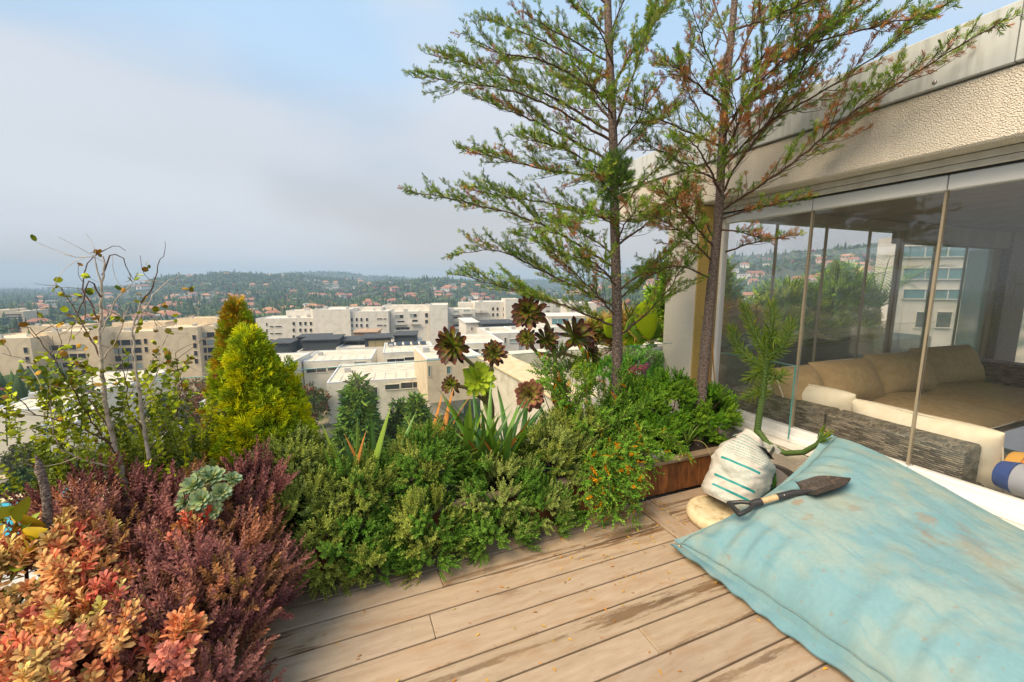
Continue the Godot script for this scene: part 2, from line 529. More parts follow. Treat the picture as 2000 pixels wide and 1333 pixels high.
func build_terrain() -> void:
	fast_noise.noise_type = FastNoiseLite.TYPE_SIMPLEX_SMOOTH
	fast_noise.frequency = 1.0
	fast_noise.seed = 3
	fast_noise.fractal_octaves = 3
	var mb := MB.new()
	var radii := []
	var r := 3.0
	while r < 3400.0:
		radii.append(r); r *= 1.062
	var na := 360
	var at := []
	for i in radii.size():
		var row := []
		for k in na + 1:
			var a := TAU * k / na
			var x := sin(a) * float(radii[i]); var z := -cos(a) * float(radii[i])
			var p := Vector3(x, land(x, z), z)
			var e: float = 0.02 * radii[i] + 0.3
			var nn := Vector3(land(x - e, z) - land(x + e, z), 2.0 * e, land(x, z - e) - land(x, z + e)).normalized()
			var q := fast_noise.get_noise_2d(x * 0.02 + 50, z * 0.02); var q2 := fast_noise.get_noise_2d(x * 0.11, z * 0.11)
			var c := (Color(0.14, 0.115, 0.06) if radii[i] < 500 else Color(0.075, 0.072, 0.036)).lerp(Color(0.035, 0.055, 0.022), smoothstep(-0.35, 0.2, q + q2 * 0.6))
			if radii[i] < 500: c = c.lerp(Color(0.27, 0.22, 0.15), smoothstep(0.0, 0.4, q2 - q * 0.3))
			mb.paint = c
			row.append(mb.vert(p, nn, Vector2(x, z)))
		at.append(row)
	for i in radii.size() - 1:
		for k in na:
			mb.face(at[i][k], at[i][k + 1], at[i + 1][k + 1]); mb.face(at[i][k], at[i + 1][k + 1], at[i + 1][k])
	var m := mat("land", Color.WHITE, 1.0)
	m.vertex_color_use_as_albedo = true
	tag(part(self, "ground", mb.mesh(), m), "dry slope and wooded valley below the terrace", "", "", "structure")

# ---------------------------------------------------------------- the glazed garden room
func bx(parent: Node, called: String, lo: Vector3, hi: Vector3, m: Material, b := 0.0) -> MeshInstance3D:
	var mb := MB.new()
	mb.box(Vector3.ZERO, hi - lo, b)
	return part(parent, called, mb.mesh(), m, Transform3D(Basis.IDENTITY, (lo + hi) * 0.5))

func build_garden_room() -> void:
	var t := thing("garden_room", "glazed garden room with roughcast fascia and frameless folding glass beside the deck", "building", Vector3(3.4, 0, -1))
	t.position = Vector3.ZERO
	var beam := bx(t, "roof_beam", Vector3(3.15, 2.315, -4.3), Vector3(3.42, 2.663, 3.4), M.roughcast, 0.012)
	beam.set_meta("label", "roughcast beam above the folding glass")
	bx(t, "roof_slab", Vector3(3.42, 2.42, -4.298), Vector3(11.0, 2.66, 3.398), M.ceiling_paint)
	for k in 5:
		var z0 := -4.31 + k * 1.6
		var p := bx(t, "metal_cap", Vector3(3.128, 2.67, z0), Vector3(3.47, 2.955, z0 + 1.596), M.sheet_metal, 0.004)
		for j in 3:
			var mb := MB.new()
			mb.lathe([[0.0, -0.004], [0.011, -0.004], [0.011, 0.002], [0.007, 0.005], [0.0, 0.006]], 10, Vector3.ZERO, Basis(Vector3(0, 0, 1), PI / 2))
			part(p, "screw", mb.mesh(), M.screw, Transform3D(Basis.IDENTITY, Vector3(-0.173, -0.112, -0.6 + 0.55 * j)))
	# cornice board and head track
	bx(t, "cornice_board", Vector3(3.31, 2.272, -3.045), Vector3(3.56, 2.312, 3.39), M.plaster, 0.004)
	bx(t, "cornice_board", Vector3(3.318, 2.236, -3.045), Vector3(3.55, 2.269, 3.39), M.plaster, 0.004)
	bx(t, "seal", Vector3(3.35, 2.226, -3.045), Vector3(3.50, 2.236, 3.39), M.rubber)
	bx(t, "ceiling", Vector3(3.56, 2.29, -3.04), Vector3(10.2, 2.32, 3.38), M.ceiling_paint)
	bx(t, "pillar", Vector3(3.152, -0.6, -3.45), Vector3(3.44, 2.314, -3.05), M.roughcast, 0.012)
	# thin plate over the pillar's shaded side, its warm cast painted in as ochre
	bx(t, "pillar_shade_plate", Vector3(3.166, 0.02, -3.05), Vector3(3.40, 2.30, -3.038), M.shade_tinted_roughcast)
	bx(t, "corner_post", Vector3(3.385, 0.36, -3.036), Vector3(3.43, 2.23, -2.985), M.beige_profile, 0.003)
	bx(t, "corner_post", Vector3(3.372, 0.36, -2.983), Vector3(3.44, 2.23, -2.955), M.white_aluminium, 0.003)
	# kerb and bottom track
	bx(t, "kerb", Vector3(3.2, -0.2, -3.04), Vector3(3.55, 0.288, 3.39), M.roughcast, 0.01)
	bx(t, "kerb_top", Vector3(3.195, 0.288, -3.04), Vector3(3.55, 0.303, 3.39), M.plaster, 0.004)
	bx(t, "bottom_track", Vector3(3.315, 0.303, -2.95), Vector3(3.50, 0.348, 3.39), M.white_aluminium, 0.006)
	var zs := [-2.95, -2.165, -1.395, -0.62, 0.155, 0.93, 1.705, 2.48, 3.25]
	for k in zs.size() - 1:
		var a: float = zs[k] + 0.003; var b: float = zs[k + 1] - 0.003
		var p := bx(t, "glass_pane", Vector3(3.395, 0.40, a), Vector3(3.405, 2.14, b), M.glass)
		for e in 2:
			var y0: float = 0.348 if e == 0 else 2.138
			var q := bx(p, "clamp_rail", Vector3(3.365, y0, a), Vector3(3.437, y0 + (0.056 if e == 0 else 0.088), b), M.white_aluminium, 0.004)
			q.position -= p.position
		var st := bx(p, "edge_profile", Vector3(3.385, 0.405, b - 0.013), Vector3(3.415, 2.137, b), M.beige_profile, 0.002)
		st.position -= p.position
	# end wall
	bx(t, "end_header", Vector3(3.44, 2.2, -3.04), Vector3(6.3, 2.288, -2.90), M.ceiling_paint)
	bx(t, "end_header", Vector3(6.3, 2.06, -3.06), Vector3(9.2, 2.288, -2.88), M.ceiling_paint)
	bx(t, "end_post", Vector3(6.28, 0.02, -3.0), Vector3(6.34, 2.2, -2.94), M.beige_profile, 0.003)
	var xs := [3.44, 4.13, 4.91, 5.69, 6.28]
	for k in 4:
		var p := bx(t, "end_pane", Vector3(xs[k] + 0.003, 0.04, -2.975), Vector3(xs[k + 1] - 0.003, 2.2, -2.965), M.glass)
		var q := bx(p, "edge_profile", Vector3(xs[k + 1] - 0.016, 0.05, -2.985), Vector3(xs[k + 1] - 0.004, 2.19, -2.955), M.beige_profile, 0.002)
		q.position -= p.position
	xs = [6.34, 7.1, 7.9, 8.66]
	for k in 3:
		var p := bx(t, "end_pane", Vector3(xs[k] + 0.003, 0.04, -2.975), Vector3(xs[k + 1] - 0.003, 2.06, -2.965), M.green_glass)
		var q := bx(p, "edge_profile", Vector3(xs[k + 1] - 0.016, 0.05, -2.985), Vector3(xs[k + 1] - 0.004, 2.05, -2.955), M.beige_profile, 0.002)
		q.position -= p.position
	bx(t, "end_post", Vector3(8.66, 0.02, -3.02), Vector3(8.80, 2.06, -2.94), M.beige_profile, 0.003)
	bx(t, "inner_pillar", Vector3(8.82, 0.02, -3.3), Vector3(9.5, 2.3, -2.85), M.concrete, 0.01)
	for k in 4:  # unseen far side glazed, added to let more light into the room
		bx(t, "added_far_pane", Vector3(10.2, 0.02, -2.84 + k * 1.55), Vector3(10.21, 2.288, -1.31 + k * 1.55), M.glass)
		bx(t, "added_far_post", Vector3(10.19, 0.02, -1.308 + k * 1.55), Vector3(10.23, 2.288, -1.292 + k * 1.55), M.beige_profile)
	for k in 4: bx(t, "added_near_pane", Vector3(3.56 + k * 1.66, 0.02, 3.40), Vector3(5.21 + k * 1.66, 2.288, 3.41), M.glass)  # unseen near side opened as glass to brighten the interior
	bx(t, "room_floor", Vector3(3.55, -0.2, -3.04), Vector3(10.2, 0.02, 3.39), M.floor_tile)
	# windbreak of thick glass standing on the kerb
	var wb := thing("glass_windbreak", "small clear glass windbreak standing on the kerb behind the cactus", "glass screen", Vector3.ZERO)
	bx(wb, "pane", Vector3(3.27, 0.34, -2.80), Vector3(3.282, 0.94, -2.115), M.glass)
	bx(wb, "polished_edge", Vector3(3.27, 0.34, -2.115), Vector3(3.282, 0.94, -2.109), M.glass_edge)
	bx(wb, "polished_edge", Vector3(3.27, 0.94, -2.80), Vector3(3.282, 0.945, -2.109), M.glass_edge)
	# the block the terrace stands on
	bx(self, "terrace_slab", Vector3(-3.0, -9.0, -3.42), Vector3(3.15, -0.075, 3.6), M.plaster).set_meta("kind", "structure")
	bx(self, "terrace_floor", Vector3(3.16, -9.0, -5.4), Vector3(12.0, -0.215, 3.7), M.concrete).set_meta("kind", "structure")

# ---------------------------------------------------------------- deck
func board(parent: Node, x0: float, x1: float, z0: float, z1: float, m: Material, along_z := false, top := 0.0) -> void:
	var mb := MB.new()
	mb.box(Vector3.ZERO, Vector3(x1 - x0, 0.026, z1 - z0), 0.0035)
	var c := Vector3((x0 + x1) * 0.5, top - 0.013, (z0 + z1) * 0.5)
	var off := Vector2(rnd(0, 3), rnd(0, 1))
	for i in mb.v.size():
		var p := mb.v[i]
		mb.uv[i] = Vector2(p.z, p.x + p.y) + off if along_z else Vector2(p.x, p.z + p.y) + off
		mb.uv2.append(Vector2((p.x + c.x + 1.0) / 4.2, (p.z + c.z + 2.4) / 2.1))
	part(parent, "board", mb.mesh(), m, Transform3D(Basis.IDENTITY, c))

func build_deck() -> void:
	var t := Node3D.new()
	t.name = "deck"
	tag(t, "weathered tan deck of long boards with dark gaps", "", "", "structure")
	add_child(t)
	rng.seed = 21
	var z := -2.275
	var row := 0
	var joints := {1: [0.42], 3: [0.315], 6: [-0.6, 1.2], 8: [0.1], 10: [0.9], 13: [-0.3], 16: [0.5]}
	while z < 2.6:
		var cuts := [-0.72]
		cuts.append_array(joints.get(row, []))
		cuts.append(1.872)
		for k in cuts.size() - 1:
			board(t, cuts[k] + 0.001, cuts[k + 1] - 0.0015, z + 0.0045, z + 0.1455, M.deck[rng.randi() % 4])
		board(t, 2.035, 3.195, z + 0.0035, z + 0.1465, M.deck[rng.randi() % 4])
		z += 0.15
		row += 1
	board(t, 1.884, 2.028, -2.27, 0.1, M.deck[1], true)
	board(t, 1.884, 2.028, 0.105, 2.6, M.deck[3], true)
	bx(t, "joist_void", Vector3(-0.72, -0.074, -2.29), Vector3(3.195, -0.066, 2.64), M.rubber)

func build_planters() -> void:
	rng.seed = 5
	var t := thing("wooden_planter", "long low planter box of upright orange-brown boards along the back of the deck", "planter", Vector3(0, 0, -2.3))
	t.position = Vector3.ZERO
	var x := -1.3
	while x < 3.17:
		var w := minf(rnd(0.085, 0.115), 3.185 - x)
		var mb := MB.new()
		mb.box(Vector3.ZERO, Vector3(w - 0.003, 0.238, 0.018), 0.003)
		var o := Vector2(rnd(0, 1), rnd(0, 1))
		for i in mb.uv.size(): mb.uv[i] += o
		part(t, "plank", mb.mesh(), M.plank[rng.randi() % 4], Transform3D(Basis.IDENTITY, Vector3(x + w * 0.5, 0.121, -2.305 + rnd(-0.002, 0.002))))
		x += w
	var rx := [-1.3, 0.35, 1.62, 2.31, 3.19]
	for k in 4:
		var mb := MB.new()
		mb.box(Vector3.ZERO, Vector3(rx[k + 1] - rx[k] - 0.003, 0.026, 0.075), 0.004)
		var o := Vector2(rnd(0, 3), rnd(0, 1))
		for i in mb.uv.size(): mb.uv[i] += o
		part(t, "rim", mb.mesh(), M.rim_wood, Transform3D(Basis.IDENTITY, Vector3((rx[k] + rx[k + 1]) * 0.5, 0.254, -2.318)))
	bx(t, "liner", Vector3(-1.3, -0.07, -3.12), Vector3(3.19, 0.235, -3.08), M.black_plastic)
	var sb := MB.new()
	sb.sheet(70, 12, func(u: float, v: float) -> Vector3:
		var px := lerpf(-1.3, 3.14, u); var pz := lerpf(-2.32, -3.08, v)
		return Vector3(px, 0.185 + 0.02 * fast_noise.get_noise_2d(px * 6.0, pz * 6.0), pz))
	tag(part(t, "soil", sb.mesh(), M.soil), "", "", "", "")
	var l := thing("side_planter", "planter box along the left edge of the deck under the purple-leaved shrub", "planter")
	var z := -2.28
	while z < 1.6:
		var w := rnd(0.09, 0.115)
		var mb := MB.new()
		mb.box(Vector3.ZERO, Vector3(0.018, 0.238, w - 0.003), 0.003)
		part(l, "plank", mb.mesh(), M.plank[rng.randi() % 4], Transform3D(Basis.IDENTITY, Vector3(-0.735, 0.121, z + w * 0.5)))
		z += w
	bx(l, "rim", Vector3(-0.79, 0.241, -2.27), Vector3(-0.715, 0.267, 1.6), M.rim_wood, 0.004)
	var s2 := MB.new()
	s2.sheet(12, 50, func(u: float, v: float) -> Vector3:
		var px := lerpf(-1.95, -0.745, u); var pz := lerpf(1.6, -2.3, v)
		return Vector3(px, 0.185 + 0.02 * fast_noise.get_noise_2d(px * 6.0, pz * 6.0), pz))
	part(l, "soil", s2.mesh(), M.soil)
	bx(l, "outer_wall", Vector3(-2.0, -0.07, -2.3), Vector3(-1.95, 0.24, 1.6), M.plaster)
	# glass balustrades
	var b := thing("back_balustrade", "clear glass balustrade behind the long planter", "balustrade")
	var bxs := [-1.5, -0.35, 0.8, 1.95, 3.1]
	for k in 4:
		var p := bx(b, "pane", Vector3(bxs[k] + 0.006, -0.05, -3.256), Vector3(bxs[k + 1] - 0.006, 0.975, -3.244), M.glass)
		var q := bx(p, "polished_edge", Vector3(bxs[k] + 0.006, 0.975, -3.256), Vector3(bxs[k + 1] - 0.006, 0.979, -3.244), M.glass_edge)
		q.position -= p.position
	var b2 := thing("side_balustrade", "clear glass balustrade along the left edge beyond the thin bare tree", "balustrade")
	for k in 3:
		var z0 := -3.2 + k * 1.3
		var p := bx(b2, "pane", Vector3(-2.06, -0.05, z0 + 0.006), Vector3(-2.048, 0.60, z0 + 1.294), M.glass)
		var q := bx(p, "polished_edge", Vector3(-2.06, 0.60, z0 + 0.006), Vector3(-2.048, 0.604, z0 + 1.294), M.glass_edge)
		q.position -= p.position

# ---------------------------------------------------------------- furniture behind the glass
func wicker_image(relief: bool) -> Image:
	var w := 256; var h := 256
	var im := Image.create(w, h, false, Image.FORMAT_RGB8)
	rng.seed = 91
	var tone := []
	for k in 32 * 9: tone.append(rnd(0, 1))
	for y in h:
		var row := y / 8
		for x in w:
			var cell := (x + (16 if row % 2 == 1 else 0)) / 32 % 8
			var fx := float((x + (16 if row % 2 == 1 else 0)) % 32) / 32.0
			var fy := float(y % 8) / 8.0
			var bow := sin(PI * fx)
			var rise := pow(sin(PI * clampf(fy, 0.02, 0.98)), 0.6) * (0.35 + 0.65 * bow)
			var t: float = tone[row * 9 + cell]
			if relief: im.set_pixel(x, y, Color(rise, rise, rise))
			else:
				var c := Vector3(0.07, 0.056, 0.040).lerp(Vector3(0.30, 0.26, 0.19), t * t)
				im.set_pixel(x, y, lin(c.x, c.y, c.z))
	return im

func pillow(mb: MB, size: Vector3, crown: float, sd: int, wr := 0.006) -> void:   # rounded stuffed cushion centred at the origin, size x, y, z
	var h := size * 0.5
	for s in [1.0, -1.0]:
		mb.sheet(22, 18, func(u: float, v: float) -> Vector3:
			var a := u * 2.0 - 1.0; var b := v * 2.0 - 1.0
			a = sin(a * PI * 0.5); b = sin(b * PI * 0.5)
			var e := pow(maxf(0.0, 1.0 - pow(absf(a), 5.0)), 0.5) * pow(maxf(0.0, 1.0 - pow(absf(b), 5.0)), 0.5)
			var pull := 1.0 - 0.05 * (1.0 - absf(b)) * absf(a)
			var pull2 := 1.0 - 0.06 * (1.0 - absf(a)) * absf(b)
			var y := e * (h.y + crown * (1.0 - a * a) * (1.0 - b * b))
			y += wr * e * fast_noise.get_noise_3d(a * 2.0 * h.x * 8.0 + sd, b * 2.0 * h.z * 8.0, s * 5.0 + sd)
			y += wr * 0.7 * e * sin(b * 26.0 + 3.0 * sin(a * 3.0 + sd)) * smoothstep(0.45, 0.95, absf(a))
			return Vector3(a * h.x * pull, y * s, -b * h.z * pull2 * 1.0), Vector2.ONE, s < 0)

func cushion(called: String, label: String, size: Vector3, at: Vector3, rot: Vector3, m: Material, sd: int, crown := 0.03, group := "") -> void:
	var t := thing(called, label, "cushion", at, 0, group)
	t.rotation = rot
	var mb := MB.new()
	pillow(mb, size, crown, sd)
	part(t, "cover", mb.mesh(), m)
	var pb := MB.new()
	var ring := []
	for k in 49:
		var a := TAU * k / 48
		var ca := cos(a); var sa := sin(a)
		var q := pow(pow(absf(ca), 6.0) + pow(absf(sa), 6.0), -1.0 / 6.0)
		ring.append(Vector3(ca * q * size.x * 0.488, 0, sa * q * size.z * 0.486))
	pb.tube(ring, taper(0.006, 0.006, 48), 5, false)
	part(t, "piping", pb.mesh(), M.cream_cloth)

func build_room_furniture() -> void:
	var wk := mat("wicker", Color.WHITE, 0.55)
	wk.albedo_texture = ImageTexture.create_from_image(wicker_image(false))
	wk.uv1_triplanar = true
	wk.uv1_scale = Vector3(2.3, 2.3, 2.3)
	wk.heightmap_enabled = true
	wk.heightmap_texture = ImageTexture.create_from_image(wicker_image(true))
	wk.heightmap_scale = 1.2
	var tan_cloth := tri_map(mat("tan_cloth", Color.WHITE, 0.95), noise_tex(0.02, 512, 5, [[0.0, lin(0.36, 0.25, 0.12)], [0.5, lin(0.43, 0.305, 0.155)], [1.0, lin(0.50, 0.365, 0.20)]]), 1.2)
	var cream := tri_map(mat("cream_cloth", Color.WHITE, 0.95), noise_tex(0.02, 512, 5, [[0.0, lin(0.70, 0.62, 0.46)], [1.0, lin(0.80, 0.74, 0.60)]], false, 4.0, 8), 1.2)
	# sofa against the end wall
	var s := thing("wicker_sofa", "dark wicker sofa along the end wall of the glazed room", "sofa", Vector3(5.3, 0.02, -2.3))
	var o := s.position
	for a in [["base", Vector3(3.78, 0.06, -2.72), Vector3(7.05, 0.30, -1.58)], ["backrest", Vector3(3.78, 0.06, -2.9), Vector3(7.05, 0.66, -2.74)], ["armrest", Vector3(7.06, 0.06, -2.9), Vector3(7.32, 0.66, -1.5)]]:
		bx(s, a[0], a[1] - o, a[2] - o, wk, 0.015)
	for x in [3.85, 7.2]:
		for z in [-2.8, -1.65]: bx(s, "foot", Vector3(x - 0.03, 0.02, z - 0.03) - o, Vector3(x + 0.03, 0.06, z + 0.03) - o, M.black_plastic)
	var seats := [[3.8, 4.62], [4.62, 5.70], [5.70, 7.04]]
	var seat_note := ["tan seat cushion at the corner end of the wicker sofa", "tan seat cushion in the middle of the wicker sofa", "tan seat cushion beside the right arm of the wicker sofa"]
	for k in 3: cushion("seat_cushion", seat_note[k], Vector3(seats[k][1] - seats[k][0] - 0.05, 0.15, 1.14), Vector3((seats[k][0] + seats[k][1]) * 0.5, 0.368, -2.13), Vector3.ZERO, tan_cloth, 10 + k, 0.035, "sofa seat cushions")
	var backs := [[3.62, 4.16], [4.14, 5.06], [5.04, 6.02], [6.0, 6.96]]
	var back_note := ["tan back cushion nearest the glass corner of the sofa", "second tan back cushion from the glass corner", "third tan back cushion from the glass corner", "tan back cushion leaning beside the right arm of the sofa"]
	for k in 4: cushion("back_cushion", back_note[k], Vector3(backs[k][1] - backs[k][0] - 0.05, 0.22, 0.46), Vector3((backs[k][0] + backs[k][1]) * 0.5, 0.60 + 0.012 * k, -2.46), Vector3(1.12, 0.0 - 0.04 * k, rnd(-0.05, 0.05)), tan_cloth, 30 + k, 0.07, "sofa back cushions")
	# sofa units standing with their backs to the folding glass
	var notes := ["dark wicker sofa unit behind the glass next to the corner", "long dark wicker sofa unit with its back against the folding glass"]
	var zz := [[-2.88, -2.02], [-2.005, -1.20]]
	for k in 2:
		var u := thing("wicker_sofa_unit", notes[k], "sofa", Vector3(3.65, 0.02, (zz[k][0] + zz[k][1]) * 0.5), 0, "sofa units along the glass")
		var p := u.position
		bx(u, "backrest", Vector3(3.53, 0.05, zz[k][0]) - p, Vector3(3.76, 0.565, zz[k][1]) - p, wk, 0.014)
		bx(u, "base", Vector3(3.762, 0.05, zz[k][0]) - p, Vector3(4.2, 0.28, zz[k][1]) - p, wk, 0.014)
		for z in [zz[k][0] + 0.06, zz[k][1] - 0.06]: bx(u, "foot", Vector3(3.56, 0.02, z - 0.02) - p, Vector3(3.6, 0.05, z + 0.02) - p, M.black_plastic)
	cushion("back_cushion", "cream cushion sagging over the wicker back next to the glass corner", Vector3(0.82, 0.18, 0.42), Vector3(3.86, 0.50, -2.36), Vector3(0, PI / 2, 1.2).rotated(Vector3.UP, 0) , cream, 51, 0.04, "cream cushions along the glass")
	cushion("back_cushion", "long cream cushion behind the near wicker back along the glass", Vector3(0.86, 0.20, 0.46), Vector3(3.88, 0.44, -1.56), Vector3(0, PI / 2, 0), cream, 52, 0.03, "cream cushions along the glass")
	for c in [get_child(get_child_count() - 2), get_child(get_child_count() - 1)]:
		c.basis = Basis(Vector3(0, 0, 1), -1.25) * Basis(Vector3.UP, PI / 2)
	# coffee table
	var tb := thing("coffee_table", "low dark coffee table with a glass top in front of the sofa", "table", Vector3(5.1, 0.02, -1.15))
	bx(tb, "top", Vector3(-0.62, 0.35, -0.33), Vector3(0.62, 0.362, 0.33), mat("smoked_glass", lin(0.03, 0.035, 0.04), 0.05))
	bx(tb, "frame", Vector3(-0.58, 0.10, -0.29), Vector3(0.58, 0.346, 0.29), wk, 0.01)
	for x in [-0.54, 0.54]:
		for z in [-0.25, 0.25]: bx(tb, "leg", Vector3(x - 0.03, 0.0, z - 0.03), Vector3(x + 0.03, 0.098, z + 0.03), M.black_plastic)
	# lounger seat with two rolled towels
	var ot := thing("cushioned_bench", "low wicker bench with a cream pad behind the glass at the right", "bench", Vector3(3.95, 0.02, -0.55))
	bx(ot, "frame", Vector3(-0.4, 0.03, -0.52), Vector3(0.5, 0.22, 0.6), wk, 0.012)
	var pm := MB.new()
	pillow(pm, Vector3(0.9, 0.10, 1.1), 0.01, 3)
	part(ot, "pad", pm.mesh(), cream, Transform3D(Basis.IDENTITY, Vector3(0.05, 0.265, 0.04)))
	for d in [[Vector3(3.66, 0.425, -0.75), 0.095, lin(0.34, 0.35, 0.40), "grey towel roll with a dark blue end lying behind the glass", lin(0.01, 0.035, 0.20)], [Vector3(3.90, 0.43, -0.78), 0.10, lin(0.62, 0.22, 0.01), "orange and black patterned towel roll lying behind the glass", lin(0.58, 0.30, 0.03)]]:
		var tw := thing("rolled_towel", d[3], "towel", d[0], -0.15, "rolled towels")
		var rm := MB.new()
		var pts := []; var rr := []
		for i in 13:
			pts.append(Vector3(0.012 * sin(i * 1.3), 0.006 * cos(i * 2.1), -0.34 + i * 0.055)); rr.append(d[1] * (1.0 + 0.04 * sin(i * 1.9)) * (0.82 if i == 0 else 1.0))
		rm.tube(pts, rr, 18)
		var cm := tri_map(mat("towel_%d" % int(d[1] * 1000), Color.WHITE, 1.0), noise_tex(0.015, 256, 4, [[0.0, d[2]], [0.52, d[2]], [0.60, lin(0.02, 0.02, 0.03) if d[1] > 0.097 else d[2]], [1.0, d[2]]]), 3.0)
		part(tw, "roll", rm.mesh(), cm)
		var em := MB.new()
		em.tube([Vector3(0, 0, -0.352), Vector3(0, 0, -0.345), Vector3(0, 0.003, -0.27)], [d[1] * 0.7, d[1] * 0.86, d[1] * 1.035], 18)
		part(tw, "band", em.mesh(), mat("towel_band_%d" % int(d[1] * 1000), d[4], 1.0))

# ---------------------------------------------------------------- the big turquoise floor cushion
func bag_top(s: float, t: float) -> Vector3:   # s across from the deck (0) to the glass (1); t from the back edge (0) to the front (1)
	var x := lerpf(1.80, 3.20, s)
	var z := lerpf(-1.74, 0.75, t)
	# outline: corners drawn out, sides sucked in
	x += 0.07 * sin(PI * minf(t * 1.0, 1.0)) * (1.0 - s)
	z += 0.09 * sin(PI * s) * (1.0 - t) - 0.05 * sin(PI * s) * t
	var edge := 0.035 + 0.47 * pow(s, 1.15) * lerpf(1.0, 0.52, smoothstep(0.0, 0.45, t))
	var a := 2.0 * s - 1.0; var b := 2.0 * t - 1.0
	var e := pow(maxf(0.0, 1.0 - pow(absf(a), 3.0)), 0.52) * pow(maxf(0.0, 1.0 - pow(absf(b), 5.0)), 0.5)
	var y := edge + 0.31 * e * (1.0 - 0.55 * s)
	# puckers running in from the seams, and broad dents
	var pk := sin(z * 46.0 + 2.0 * sin(z * 9.0)) * smoothstep(0.30, 0.02, s) + 0.8 * sin(x * 44.0 + 2.5 * sin(x * 7.0)) * smoothstep(0.16, 0.01, t)
	y += 0.013 * pk * minf(1.0, e * 2.2)
	y += 0.022 * e * fast_noise.get_noise_2d(x * 1.9 + 4.0, z * 1.9) + 0.007 * e * fast_noise.get_noise_2d(x * 7.0, z * 5.0)
	return Vector3(x, y, z)

func canvas_image() -> Image:   # sun-bleached turquoise canvas with earth stains
	var w := 1024; var h := 1024
	var f := FastNoiseLite.new()
	f.noise_type = FastNoiseLite.TYPE_SIMPLEX_SMOOTH
	f.seed = 9; f.frequency = 1.0; f.fractal_octaves = 4
	var im := Image.create(w, h, false, Image.FORMAT_RGB8)
	var spots := [[0.52, 0.30, 0.055, 0.8], [0.60, 0.28, 0.03, 0.7], [0.58, 0.36, 0.09, 0.45], [0.66, 0.33, 0.05, 0.4], [0.35, 0.11, 0.02, 0.9], [0.42, 0.10, 0.015, 0.9], [0.48, 0.10, 0.02, 0.7], [0.30, 0.15, 0.03, 0.6], [0.45, 0.19, 0.03, 0.5], [0.75, 0.5, 0.12, 0.3], [0.45, 0.45, 0.08, 0.3], [0.55, 0.09, 0.02, 0.5]]
	for y in h:
		for x in w:
			var u := float(x) / w; var v := float(y) / h
			var n := f.get_noise_2d(u * 3.2, v * 5.0); var n2 := f.get_noise_2d(u * 9.0 + 7, v * 14.0); var n3 := f.get_noise_2d(u * 60.0, v * 100.0)
			var streak := f.get_noise_2d((u + v * 0.4) * 22.0, (v - u * 0.4) * 3.0 + 11)
			var c := Vector3(0.165, 0.305, 0.340).lerp(Vector3(0.250, 0.340, 0.325), smoothstep(-0.3, 0.42, n + 0.4 * n2))
			c = c.lerp(Vector3(0.10, 0.26, 0.33), 0.34 * smoothstep(0.18, 0.6, streak + 0.3 * n2))
			c = c.lerp(Vector3(0.30, 0.31, 0.235), 0.40 * smoothstep(0.12, 0.55, f.get_noise_2d(u * 5.0 + 60, v * 7.0)))
			var dirt := 0.0
			for s in spots:
				var q: float = Vector2(u - s[0], (v - s[1]) * 1.8).length() / s[2]
				dirt = maxf(dirt, s[3] * smoothstep(1.0, 0.2, q + 0.9 * n2 + 0.5 * f.get_noise_2d(u * 40.0, v * 60.0)))
			dirt = maxf(dirt, 0.5 * smoothstep(0.46, 0.6, f.get_noise_2d(u * 30.0 + 90, v * 45.0)))
			c = c.lerp(Vector3(0.27, 0.165, 0.085), dirt * 0.7)
			c *= 1.0 + 0.07 * n3
			im.set_pixel(x, y, lin(c.x, c.y, c.z))
	return im

